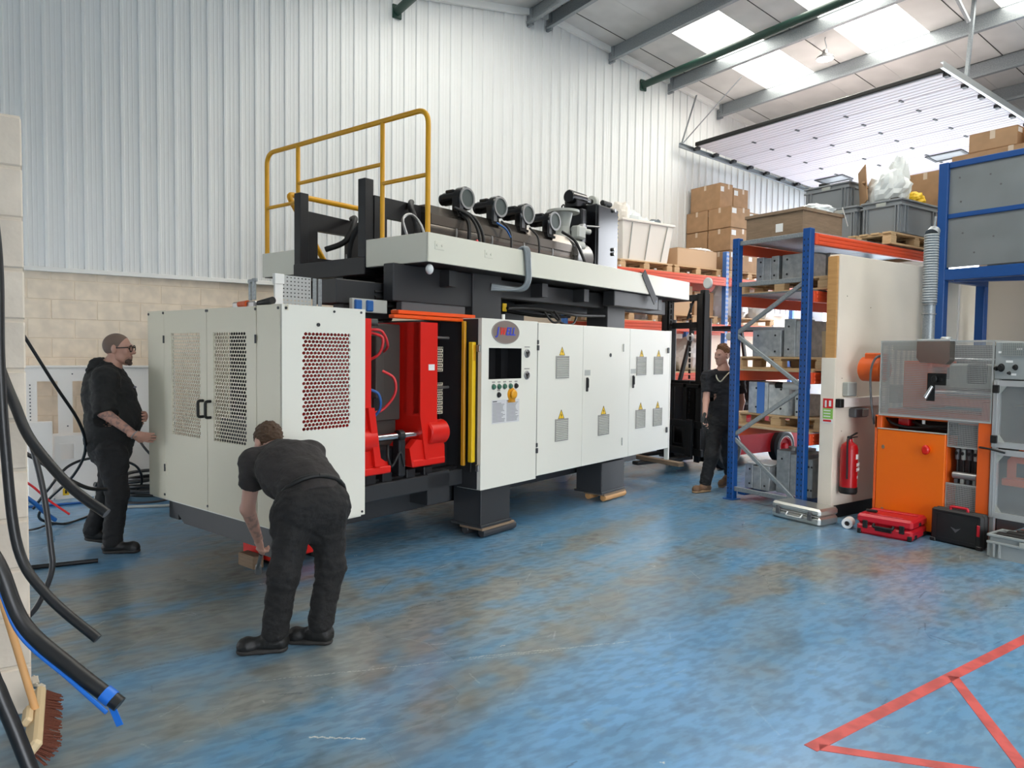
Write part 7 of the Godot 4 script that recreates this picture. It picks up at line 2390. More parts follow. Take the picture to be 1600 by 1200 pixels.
# ------------------------------------------------------------------ people: smooth-blended capsules meshed as surface nets
# prim: [a, b, ra, rb, k] a tapered capsule, or [a, b, ra, rb, k, axis, f] flattened along axis by f; ["e", c, fwd, up, radii(side, up, fwd), k] an ellipsoid
# clip: [point, normal, reach] cuts away what lies beyond the plane, within reach of the point
func blob(mb: MB, prims: Array, cell: float, clips := [], wrinkle := 0.0, wf := 9.0, paint := []):
	var lo := Vector3(1e9, 1e9, 1e9)
	var hi := -lo
	for p in prims:
		var r := 0.0
		var a: Vector3
		var b: Vector3
		if p[0] is String:
			a = p[1]
			b = p[1]
			r = maxf(p[4].x, maxf(p[4].y, p[4].z))
		else:
			a = p[0]
			b = p[1]
			r = maxf(p[2], p[3])
		r += 3.0 * cell
		lo = lo.min(a - Vector3.ONE * r).min(b - Vector3.ONE * r)
		hi = hi.max(a + Vector3.ONE * r).max(b + Vector3.ONE * r)
	var nx := int((hi.x - lo.x) / cell) + 2
	var ny := int((hi.y - lo.y) / cell) + 2
	var nz := int((hi.z - lo.z) / cell) + 2
	var f := PackedFloat32Array()
	f.resize(nx * ny * nz)
	f.fill(1.0)
	var sy := nx
	var sz := nx * ny
	for p in prims:
		var ell: bool = p[0] is String
		var a: Vector3 = p[1] if ell else p[0]
		var b: Vector3 = p[1]
		var k: float = p[5] if ell else p[4]
		var r: float = maxf(p[4].x, maxf(p[4].y, p[4].z)) if ell else maxf(p[2], p[3])
		var pad := r + k + 2.5 * cell
		var l := ((a.min(b) - Vector3.ONE * pad - lo) / cell).max(Vector3.ZERO)
		var h := ((a.max(b) + Vector3.ONE * pad - lo) / cell).min(Vector3(nx - 1, ny - 1, nz - 1))
		var ab := b - a
		var l2 := maxf(ab.length_squared(), 1e-9)
		var ra := 0.0
		var rb := 0.0
		var flat := false
		var ax := Vector3.ZERO
		var ff := 1.0
		var E := Basis.IDENTITY
		var mr := 0.0
		if ell:
			var fw: Vector3 = p[2].normalized()
			var up: Vector3 = (p[3] - fw * p[3].dot(fw)).normalized()
			var rt := fw.cross(up)
			E = Basis(rt / p[4].x, up / p[4].y, fw / p[4].z).transposed()
			mr = minf(p[4].x, minf(p[4].y, p[4].z))
		else:
			ra = p[2]
			rb = p[3]
			flat = p.size() > 5
			if flat:
				ax = p[5].normalized()
				ff = 1.0 / p[6] - 1.0
		for z in range(int(l.z), int(h.z) + 1):
			for y in range(int(l.y), int(h.y) + 1):
				var at := z * sz + y * sy
				for x in range(int(l.x), int(h.x) + 1):
					var q := lo + Vector3(x, y, z) * cell
					var d := 0.0
					if ell:
						d = ((E * (q - a)).length() - 1.0) * mr
					else:
						var t := clampf((q - a).dot(ab) / l2, 0.0, 1.0)
						var v := q - a - ab * t
						if flat:
							v += ax * (v.dot(ax) * ff)
						d = v.length() - lerpf(ra, rb, t)
					var o := f[at + x]
					var m := maxf(k - absf(o - d), 0.0)
					f[at + x] = minf(o, d) - (m * m * 0.25 / k if k > 0.0 else 0.0)
	if wrinkle > 0.0:
		var n := FastNoiseLite.new()
		n.seed = 7
		n.frequency = 1.0
		n.fractal_octaves = 3
		for i in f.size():
			var v := f[i]
			if v < 0.05 and v > -0.05:
				var q := (lo + Vector3(i % nx, (i / sy) % ny, i / sz) * cell) * wf
				q.y *= 1.5
				f[i] = v + wrinkle * n.get_noise_3dv(q)
	for c in clips:
		var pt: Vector3 = c[0]
		var nn: Vector3 = c[1].normalized()
		var reach: float = c[2]
		var l := ((pt - Vector3.ONE * reach - lo) / cell).max(Vector3.ZERO)
		var h := ((pt + Vector3.ONE * reach - lo) / cell).min(Vector3(nx - 1, ny - 1, nz - 1))
		for z in range(int(l.z), int(h.z) + 1):
			for y in range(int(l.y), int(h.y) + 1):
				var at := z * sz + y * sy
				for x in range(int(l.x), int(h.x) + 1):
					var q := lo + Vector3(x, y, z) * cell - pt
					var d := q.dot(nn)
					if d > f[at + x] and q.length() < reach:
						f[at + x] = d
	var vid := PackedInt32Array()
	vid.resize(f.size())
	vid.fill(-1)
	var vs := PackedVector3Array()
	var ns := PackedVector3Array()
	var cs := PackedColorArray()
	var offs := [0, 1, sy, sy + 1, sz, sz + 1, sz + sy, sz + sy + 1]
	for z in nz - 1:
		for y in ny - 1:
			var at := z * sz + y * sy
			for x in nx - 1:
				var i := at + x
				var f0 := f[i]
				if f0 > 4.0 * cell:
					continue
				var neg := 0
				for o in offs:
					if f[i + o] < 0.0:
						neg += 1
				if neg == 0 or neg == 8:
					continue
				var s := Vector3.ZERO
				var cnt := 0
				for e in [[0, 1], [2, 3], [4, 5], [6, 7], [0, 2], [1, 3], [4, 6], [5, 7], [0, 4], [1, 5], [2, 6], [3, 7]]:
					var u := f[i + offs[e[0]]]
					var w := f[i + offs[e[1]]]
					if (u < 0.0) != (w < 0.0):
						var t := u / (u - w)
						s += Vector3(e[0] & 1, (e[0] >> 1) & 1, e[0] >> 2).lerp(Vector3(e[1] & 1, (e[1] >> 1) & 1, e[1] >> 2), t)
						cnt += 1
				vid[i] = vs.size()
				vs.append(lo + (Vector3(x, y, z) + s / cnt) * cell)
				var g := Vector3(f[i + 1] + f[i + 1 + sy] + f[i + 1 + sz] + f[i + 1 + sy + sz] - f0 - f[i + sy] - f[i + sz] - f[i + sy + sz],
					f[i + sy] + f[i + 1 + sy] + f[i + sy + sz] + f[i + 1 + sy + sz] - f0 - f[i + 1] - f[i + sz] - f[i + 1 + sz],
					f[i + sz] + f[i + 1 + sz] + f[i + sy + sz] + f[i + 1 + sy + sz] - f0 - f[i + 1] - f[i + sy] - f[i + 1 + sy])
				ns.append(g.normalized())
	var col := mb.col
	var spots := FastNoiseLite.new()
	spots.seed = 3
	spots.frequency = 1.0
	for v in vs:
		var c := col
		for q in paint:   # [a, b, reach, colour, strength, patchy]
			var ab: Vector3 = q[1] - q[0]
			var t := clampf((v - q[0]).dot(ab) / maxf(ab.length_squared(), 1e-9), 0, 1)
			if v.distance_to(q[0] + ab * t) < q[2]:
				var w: float = q[4]
				if q[5] > 0:
					w *= smoothstep(0.0, 0.25, spots.get_noise_3dv(v * q[5]))
				c = c.lerp(q[3], w)
		cs.append(c)
	for z in range(1, nz - 1):
		for y in range(1, ny - 1):
			var at := z * sz + y * sy
			for x in range(1, nx - 1):
				var i := at + x
				if vid[i] < 0:
					continue
				var in0 := f[i] < 0.0
				for ax in 3:
					var st: int = [1, sy, sz][ax]
					if in0 == (f[i + st] < 0.0):
						continue
					var u: int = [sy, sz, 1][ax]
					var w: int = [sz, 1, sy][ax]
					var a := vid[i]
					var b := vid[i - u]
					var c := vid[i - u - w]
					var d := vid[i - w]
					if a < 0 or b < 0 or c < 0 or d < 0:
						continue
					for q in ([a, b, c, a, c, d] if not in0 else [a, c, b, a, d, c]):
						mb.v.append(vs[q])
						mb.n.append(ns[q])
						mb.c.append(cs[q])

func head_prims(c: Vector3, fw: Vector3, up: Vector3, s := 1.0) -> Array:
	fw = fw.normalized()
	up = (up - fw * up.dot(fw)).normalized()
	var rt := fw.cross(up)
	var P := func(r: float, u: float, f: float) -> Vector3: return c + (rt * r + up * u + fw * f) * s
	var a := [
		["e", P.call(0, 0.028, -0.014), fw, up, Vector3(0.076, 0.090, 0.097) * s, 0.02],
		["e", P.call(0, -0.030, 0.028), fw, up, Vector3(0.062, 0.080, 0.068) * s, 0.03],
		[P.call(-0.045, -0.065, 0.015), P.call(0, -0.098, 0.060), 0.022 * s, 0.022 * s, 0.025],
		[P.call(0.045, -0.065, 0.015), P.call(0, -0.098, 0.060), 0.022 * s, 0.022 * s, 0.025],
		[P.call(-0.034, 0.022, 0.080), P.call(0.034, 0.022, 0.080), 0.013 * s, 0.013 * s, 0.018],
		[P.call(0, 0.012, 0.092), P.call(0, -0.026, 0.112), 0.008 * s, 0.014 * s, 0.012],
		[P.call(-0.012, -0.030, 0.096), P.call(0.012, -0.030, 0.096), 0.009 * s, 0.009 * s, 0.01],
		[P.call(-0.040, -0.022, 0.066), P.call(-0.044, -0.012, 0.060), 0.018 * s, 0.018 * s, 0.02],
		[P.call(0.040, -0.022, 0.066), P.call(0.044, -0.012, 0.060), 0.018 * s, 0.018 * s, 0.02],
		[P.call(-0.020, -0.060, 0.088), P.call(0.020, -0.060, 0.088), 0.0075 * s, 0.0075 * s, 0.006],
		[P.call(-0.017, -0.071, 0.086), P.call(0.017, -0.071, 0.086), 0.0085 * s, 0.0085 * s, 0.006],
		["e", P.call(-0.078, -0.005, -0.006), (fw * 0.9 - rt * 0.35), up, Vector3(0.010, 0.033, 0.020) * s, 0.006],
		["e", P.call(0.078, -0.005, -0.006), (fw * 0.9 + rt * 0.35), up, Vector3(0.010, 0.033, 0.020) * s, 0.006]]
	return a

func hand_prims(wr: Vector3, dir: Vector3, palm: Vector3, thumb_side: float, curl := 0.4, s := 1.0) -> Array:
	# dir from wrist to knuckles, palm the way the palm faces; thumb_side +1 puts the thumb along dir x palm
	dir = dir.normalized()
	palm = (palm - dir * palm.dot(dir)).normalized()
	var side := dir.cross(palm) * thumb_side
	var a := [[wr - dir * 0.03 * s, wr + dir * 0.02 * s, 0.027 * s, 0.029 * s, 0.02, palm, 0.75], [wr + dir * 0.025 * s, wr + dir * 0.075 * s, 0.036 * s, 0.040 * s, 0.02, palm, 0.36]]
	var lens := [0.068, 0.076, 0.070, 0.054]
	for i in 4:
		var k := wr + (dir * (0.088 - 0.005 * absf(i - 1.3)) + side * (0.031 - 0.0205 * i)) * s
		var L: float = lens[i] * s
		var c := curl * (0.8 + 0.2 * i)
		var d1 := (dir * cos(c) + palm * sin(c) + side * (0.10 - 0.07 * i)).normalized()
		var d2 := (dir * cos(c * 2.1) + palm * sin(c * 2.1)).normalized()
		var d3 := (dir * cos(c * 2.9) + palm * sin(c * 2.9)).normalized()
		var p1 := k + d1 * L * 0.48
		var p2 := p1 + d2 * L * 0.32
		a.append([k - d1 * 0.012 * s, p1, 0.0098 * s, 0.0090 * s, 0.006])
		a.append([p1, p2, 0.0088 * s, 0.0080 * s, 0.003])
		a.append([p2, p2 + d3 * L * 0.22, 0.0080 * s, 0.0068 * s, 0.003])
	var t0 := wr + (dir * 0.028 + side * 0.028) * s
	var t1 := t0 + (dir * 0.030 + side * 0.024 + palm * 0.012) * s
	a.append([t0, t1, 0.016 * s, 0.012 * s, 0.012])
	a.append([t1, t1 + (dir * 0.028 + side * 0.006 + palm * 0.012) * s, 0.011 * s, 0.008 * s, 0.003])
	return a

func boot(who: Node3D, heel: Vector3, toe: Vector3, ankle: Vector3, m: String, sole_m: String, drop := 0.0):
	# heel and toe on the ground line; the shaft rises to the ankle
	var d := toe - heel
	var fw := d.normalized()
	var up := (Vector3.UP - fw * fw.y).normalized()
	var b := MB.new()
	blob(b, [[heel + up * 0.050 + fw * 0.040, heel + up * 0.048 + fw * (d.length() - 0.055), 0.042, 0.036, 0.03], [toe + up * 0.040 - fw * 0.055, toe + up * 0.038 - fw * 0.045, 0.046, 0.042, 0.03], [heel + up * 0.06 + fw * 0.045, ankle.lerp(heel, 0.25) + up * 0.03 + fw * 0.02, 0.045, 0.046, 0.03], [ankle, heel + up * 0.07 + fw * 0.10, 0.045, 0.042, 0.04]], 0.008, [[heel + fw * d.length() * 0.5 + up * 0.016, -up, 0.3]], 0.003, 30.0)
	var o := obj("boot", b, m, who)
	b = MB.new()
	blob(b, [[heel + up * 0.015 + fw * 0.045, heel + up * 0.015 + fw * (d.length() * 0.5), 0.046, 0.042, 0.02, up, 0.5], [heel + up * 0.015 + fw * (d.length() * 0.5), toe + up * 0.015 - fw * 0.048, 0.044, 0.048, 0.02, up, 0.5]], 0.007, [[heel + fw * d.length() * 0.5 + up * 0.001, -up, 0.3]])
	obj("sole", b, sole_m, o)

func people():
	left_man()
	bending_man()
	far_man()

func left_man():
	var w := thing("person", "man in a black hoodie and glasses resting his hand on the machine's far corner", "person")
	var fw := Vector3(0.90, 0, 0.43).normalized()
	var rt := fw.cross(Vector3.UP)
	var head := Vector3(0.655, 1.668, -6.757)
	var neck := Vector3(0.592, 1.505, -6.788)
	var chest := Vector3(0.585, 1.30, -6.785)
	var belly := Vector3(0.618, 1.085, -6.762)
	var pelvis := Vector3(0.585, 0.90, -6.759)
	var shr := Vector3(0.545, 1.425, -6.600)
	var shl := Vector3(0.640, 1.415, -6.965)
	var elr := Vector3(0.520, 1.165, -6.535)
	var wrr := Vector3(0.728, 0.985, -6.405)
	var ell := Vector3(0.720, 1.140, -6.985)
	var wrl := Vector3(0.800, 1.100, -6.800)
	var hipr := Vector3(0.575, 0.86, -6.655)
	var hipl := Vector3(0.610, 0.86, -6.850)
	var knr := Vector3(0.620, 0.487, -6.610)
	var anr := Vector3(0.580, 0.100, -6.625)
	var knl := Vector3(0.585, 0.470, -6.900)
	var anl := Vector3(0.470, 0.130, -6.985)
	var skin := Color(0.43, 0.235, 0.175)
	var tat := Color(0.13, 0.10, 0.10)
	var b := MB.new()
	b.col = skin
	blob(b, [[neck + Vector3(0, -0.06, 0), head + Vector3(-0.02, -0.06, 0), 0.062, 0.060, 0.03], [neck, chest, 0.08, 0.13, 0.05], [chest, pelvis, 0.13, 0.12, 0.05], [shr, elr, 0.05, 0.043, 0.03], [elr, wrr, 0.046, 0.029, 0.02], [shl, ell, 0.05, 0.043, 0.03], [ell, wrl, 0.044, 0.029, 0.02], [neck, shr, 0.05, 0.05, 0.04], [neck, shl, 0.05, 0.05, 0.04], [hipr, knr, 0.07, 0.05, 0.03], [knr, anr, 0.05, 0.035, 0.02], [hipl, knl, 0.07, 0.05, 0.03], [knl, anl, 0.05, 0.035, 0.02]], 0.010, [], 0.0, 9.0, [[elr.lerp(wrr, 0.15), wrr, 0.08, tat, 0.75, 28.0]])
	blob(b, head_prims(head, fw, Vector3.UP, 1.08), 0.0042, [], 0.0, 9.0, [[head + fw * 0.05 + Vector3(0, -0.08, 0), head + fw * 0.08 + Vector3(0, -0.10, 0), 0.05, Color(0.20, 0.12, 0.09), 0.45, 0.0]])
	var hd := (on_machine(Vector3(0.02, 0.93, -1.76)) - wrr).normalized()
	blob(b, hand_prims(wrr, hd, Vector3(0.75, 0, -0.65), -1.0, 0.12, 1.08), 0.0038)
	blob(b, hand_prims(wrl, Vector3(0.5, 0.05, 0.86), Vector3(-0.86, 0, 0.5), 1.0, 0.75, 1.05), 0.0040)
	obj("body", b, "skin", w)
	# hoodie: loose, hood bunched at the neck
	b = MB.new()
	blob(b, [[neck + Vector3(-0.02, -0.06, 0), chest, 0.12, 0.185, 0.06, rt, 1.12], [chest, belly, 0.185, 0.20, 0.06, rt, 1.1], [belly, pelvis + Vector3(-0.005, 0.02, 0), 0.20, 0.185, 0.06, rt, 1.05], [shr, elr, 0.088, 0.075, 0.06], [shl, ell, 0.088, 0.075, 0.06], [neck + Vector3(-0.02, -0.05, 0), shr, 0.085, 0.09, 0.06], [neck + Vector3(-0.02, -0.05, 0), shl, 0.085, 0.09, 0.06], [chest - fw * 0.10 + Vector3(0, 0.1, 0), belly - fw * 0.09, 0.09, 0.09, 0.06]], 0.010, [[pelvis + Vector3(0, -0.10, 0), Vector3(0.05, -1, 0), 0.34], [elr + (elr - shr).normalized() * 0.015, (elr - shr) * 0.8 + (wrr - elr) * 0.5, 0.11], [ell + (ell - shl).normalized() * 0.02, ell - shl, 0.11]], 0.010, 9.0)
	var hoodie := obj("hoodie", b, "hoodie", w)
	b = MB.new()
	var ho := neck + Vector3(0, 0.035, 0)
	blob(b, [[ho - fw * 0.085 - rt * 0.05, ho - fw * 0.085 + rt * 0.05, 0.05, 0.05, 0.03], [ho - fw * 0.085 - rt * 0.05, ho - rt * 0.085 + fw * 0.02 + Vector3(0, -0.02, 0), 0.045, 0.036, 0.03], [ho - fw * 0.085 + rt * 0.05, ho + rt * 0.085 + fw * 0.02 + Vector3(0, -0.02, 0), 0.045, 0.036, 0.03], [ho - fw * 0.11 + Vector3(0, -0.055, 0) - rt * 0.05, ho - fw * 0.11 + Vector3(0, -0.055, 0) + rt * 0.05, 0.05, 0.05, 0.03], [ho - rt * 0.085 + fw * 0.02 + Vector3(0, -0.02, 0), ho + fw * 0.085 + Vector3(0, -0.09, 0) - rt * 0.03, 0.036, 0.03, 0.03], [ho + rt * 0.085 + fw * 0.02 + Vector3(0, -0.02, 0), ho + fw * 0.085 + Vector3(0, -0.09, 0) + rt * 0.03, 0.036, 0.03, 0.03]], 0.008, [], 0.014, 18.0)
	obj("hood", b, "hoodie", hoodie)
	b = MB.new()
	b.bar(chest + fw * 0.215 + Vector3(0, 0.06, 0) + rt * 0.05, chest + fw * 0.225 + Vector3(0, 0.05, 0) + rt * 0.05, 0.03, 0.014)
	obj("print", b, "print_grey", hoodie)
	b = MB.new()
	blob(b, [[pelvis + Vector3(0, 0.02, 0), pelvis + Vector3(0, -0.06, 0), 0.165, 0.165, 0.05], [hipr, knr, 0.118, 0.083, 0.05], [knr, anr + Vector3(0, 0.0, 0), 0.083, 0.076, 0.04], [hipl, knl, 0.115, 0.083, 0.05], [knl, anl + Vector3(0, 0.01, 0), 0.083, 0.076, 0.04], [hipr + fw * 0.08 + Vector3(0, -0.04, 0.04), hipr + fw * 0.09 + Vector3(0, -0.14, 0.04), 0.05, 0.05, 0.04]], 0.010, [[anr + Vector3(0, -0.045, 0), Vector3.DOWN, 0.16], [anl + Vector3(0, -0.05, 0), Vector3.DOWN, 0.16]], 0.010, 11.0)
	obj("trousers", b, "trousers", w)
	boot(w, anr - fw * 0.075 + Vector3(0, -0.10, 0), anr + fw * 0.215 + Vector3(0, -0.10, 0), anr, "boot_black", "sole")
	boot(w, anl - fw * 0.07 + Vector3(0, -0.085, 0), anl + fw * 0.205 + Vector3(0, -0.13, 0), anl, "boot_black", "sole")
	# shaved hair, beard, glasses, bracelet
	var up := Vector3.UP
	b = MB.new()
	blob(b, [["e", head + (up * 0.028 - fw * 0.014) * 1.08, fw, up, Vector3(0.0775, 0.092, 0.099) * 1.08, 0.0]], 0.0045, [[head + up * 0.035 + fw * 0.035, fw * 0.8 - up * 0.45, 0.3], [head - up * 0.035 - fw * 0.03, -up, 0.3]])
	obj("hair", b, "hair_shaved", w)
	b = MB.new()
	blob(b, [[head + fw * 0.070 - up * 0.100 - rt * 0.02, head + fw * 0.070 - up * 0.100 + rt * 0.02, 0.024, 0.024, 0.02], [head + fw * 0.075 - up * 0.105, head + fw * 0.086 - up * 0.118, 0.021, 0.020, 0.01], [head + fw * 0.085 - up * 0.088 - rt * 0.022, head + fw * 0.085 - up * 0.088 + rt * 0.022, 0.013, 0.013, 0.008]], 0.0035, [], 0.003, 60.0)
	obj("beard", b, "beard", w)
	b = MB.new()
	for s in [-1.0, 1.0]:
		b.bar(head + rt * 0.086 * s + up * 0.008, head + rt * 0.075 * s + fw * 0.105 + up * 0.014, 0.005, 0.009)
		b.torus(head + rt * 0.036 * s + fw * 0.110 + up * 0.004, fw, 0.026, 0.004, 16, 6)
	b.bar(head + fw * 0.114 + up * 0.010 - rt * 0.012, head + fw * 0.114 + up * 0.010 + rt * 0.012, 0.005, 0.006)
	obj("glasses", b, "black", w)
	b = MB.new()
	for s in [-1.0, 1.0]:
		b.ball(head + rt * 0.034 * s + fw * 0.092 + up * 0.004, Vector3(0.009, 0.008, 0.009), 6)
	obj("eyes", b, "eye_dark", w)
	b = MB.new()
	b.torus(wrr, (wrr - elr), 0.035, 0.005, 20, 6)
	obj("bracelet", b, "steel", w)

func bending_man():
	var w := thing("person", "man in a dark tee shirt bending over with his back to the camera", "person")
	var head := Vector3(1.280, 1.090, -4.62)
	var neck := Vector3(1.318, 1.025, -4.480)
	var chest := Vector3(1.335, 0.965, -4.33)
	var belly := Vector3(1.365, 0.885, -4.10)
	var pelvis := Vector3(1.362, 0.810, -3.985)
	var shl := Vector3(1.165, 0.985, -4.50)
	var shr := Vector3(1.485, 1.020, -4.42)
	var ell := Vector3(1.148, 0.680, -4.605)
	var wrl := Vector3(1.245, 0.445, -4.725)
	var elr := Vector3(1.56, 0.72, -4.56)
	var wrr := Vector3(1.44, 0.46, -4.66)
	var hipl := Vector3(1.262, 0.800, -3.975)
	var hipr := Vector3(1.432, 0.795, -3.950)
	var knl := Vector3(1.172, 0.440, -3.935)
	var knr := Vector3(1.448, 0.435, -3.955)
	var anl := Vector3(1.135, 0.105, -3.975)
	var anr := Vector3(1.385, 0.115, -3.945)
	var fw := Vector3(-0.25, -0.62, -0.75).normalized()     # the face looks down and away
	var up := Vector3(-0.05, 0.80, -0.60).normalized()
	var rt := Vector3(0.95, 0.05, 0.25).normalized()
	var dorsal := Vector3(0.05, 0.85, 0.5).normalized()
	var skin := Color(0.52, 0.30, 0.235)
	var b := MB.new()
	b.col = skin
	blob(b, [[neck, head, 0.060, 0.065, 0.03], [neck, chest, 0.08, 0.11, 0.05], [chest, belly, 0.12, 0.11, 0.05], [belly, pelvis, 0.11, 0.12, 0.05], [neck, shl, 0.045, 0.05, 0.04], [neck, shr, 0.045, 0.05, 0.04], [shl, ell, 0.054, 0.043, 0.03], [ell, wrl, 0.045, 0.029, 0.02], [shr, elr, 0.054, 0.043, 0.03], [elr, wrr, 0.045, 0.029, 0.02], [hipl, knl, 0.07, 0.05, 0.03], [knl, anl, 0.05, 0.035, 0.02], [hipr, knr, 0.07, 0.05, 0.03], [knr, anr, 0.05, 0.035, 0.02]], 0.0095, [], 0.0, 9.0, [[ell.lerp(wrl, 0.3), wrl, 0.07, Color(0.20, 0.15, 0.14), 0.6, 26.0]])
	blob(b, head_prims(head, fw, up, 1.0), 0.0042)
	blob(b, hand_prims(wrl, Vector3(0.25, -0.95, -0.15), Vector3(0.85, 0.1, -0.3), -1.0, 0.85, 1.0), 0.004)
	blob(b, hand_prims(wrr, Vector3(-0.25, -0.9, -0.3), Vector3(-0.8, 0.1, -0.4), 1.0, 0.7, 1.0), 0.004)
	obj("body", b, "skin", w)
	b = MB.new()
	blob(b, [[neck + Vector3(0, -0.01, 0.03), chest, 0.10, 0.165, 0.05, dorsal, 0.85], [chest, belly, 0.175, 0.165, 0.06, dorsal, 0.82], [belly, pelvis + Vector3(0, 0.02, -0.01), 0.165, 0.165, 0.05, dorsal, 0.9], [chest - rt * 0.08, belly - rt * 0.05, 0.13, 0.12, 0.05], [chest + rt * 0.08, belly + rt * 0.05, 0.13, 0.12, 0.05], [neck, shl, 0.075, 0.086, 0.06], [neck, shr, 0.075, 0.086, 0.06], [shl, shl.lerp(ell, 0.62), 0.084, 0.076, 0.04], [shr, shr.lerp(elr, 0.62), 0.084, 0.076, 0.04], [chest, chest + Vector3(-0.02, -0.08, -0.02), 0.15, 0.14, 0.05], [belly, belly + Vector3(0, -0.06, -0.03), 0.14, 0.13, 0.05]], 0.0095, [[shl.lerp(ell, 0.50), ell - shl, 0.13], [shr.lerp(elr, 0.50), elr - shr, 0.13], [pelvis + Vector3(0.0, 0.02, 0.055), pelvis - belly, 0.25], [neck + (head - neck) * 0.35, head - neck, 0.10]], 0.010, 7.0)
	obj("tshirt", b, "tshirt", w)
	b = MB.new()
	blob(b, [[belly.lerp(pelvis, 0.55), pelvis + Vector3(0, -0.02, 0.01), 0.165, 0.165, 0.05, dorsal, 0.9], [hipl + Vector3(0, -0.02, 0.0), knl, 0.113, 0.082, 0.06], [hipr + Vector3(-0.01, -0.02, 0.0), knr, 0.110, 0.080, 0.06], [knl, anl + Vector3(0, 0.01, 0), 0.082, 0.074, 0.04], [knr, anr + Vector3(0, 0.01, 0), 0.080, 0.074, 0.04], [hipl, hipr, 0.118, 0.118, 0.05], [hipl + Vector3(-0.10, -0.03, -0.03), hipl + Vector3(-0.10, -0.12, -0.02), 0.045, 0.045, 0.04]], 0.0095, [[anl + Vector3(0, -0.035, 0), Vector3.DOWN, 0.15], [anr + Vector3(0, -0.04, 0), Vector3.DOWN, 0.15], [belly.lerp(pelvis, 0.45), belly - pelvis, 0.24]], 0.010, 11.0)
	var tr := obj("trousers", b, "work_trousers", w)
	b = MB.new()
	var ax := (belly - pelvis).normalized()
	var bc := pelvis.lerp(belly, 0.32)
	var pts := []
	var u := dorsal - ax * dorsal.dot(ax)
	u = u.normalized()
	var v := ax.cross(u)
	for i in 25:
		var t := TAU * i / 24.0
		pts.append(bc + u * cos(t) * 0.163 + v * sin(t) * 0.186)
	b.tube(pts, 0.016, 6)
	obj("belt", b, "black", tr)
	b = MB.new()
	b.box(pelvis + Vector3(0.13, 0.005, 0.135), Vector3(0.02, 0.008, 0.004), 0.001)
	obj("pocket_tab", b, "cast_grey", tr)
	var f1 := Vector3(-0.93, 0, -0.36).normalized()
	boot(w, anl - f1 * 0.07 + Vector3(0, -0.105, 0), anl + f1 * 0.205 + Vector3(0, -0.105, 0), anl, "boot_black", "sole")
	f1 = Vector3(-0.80, 0, -0.60).normalized()
	boot(w, anr - f1 * 0.07 + Vector3(0, -0.115, 0), anr + f1 * 0.20 + Vector3(0, -0.115, 0), anr, "boot_black", "sole")
	b = MB.new()
	blob(b, [["e", head + up * 0.032 - fw * 0.016, fw, up, Vector3(0.083, 0.098, 0.105), 0.02], [head - fw * 0.075 - up * 0.01, head - fw * 0.06 - up * 0.05, 0.045, 0.03, 0.03]], 0.0045, [[head + up * 0.05 + fw * 0.05, fw * 0.85 - up * 0.4, 0.3]], 0.010, 30.0)
	obj("hair", b, "hair_brown", w)

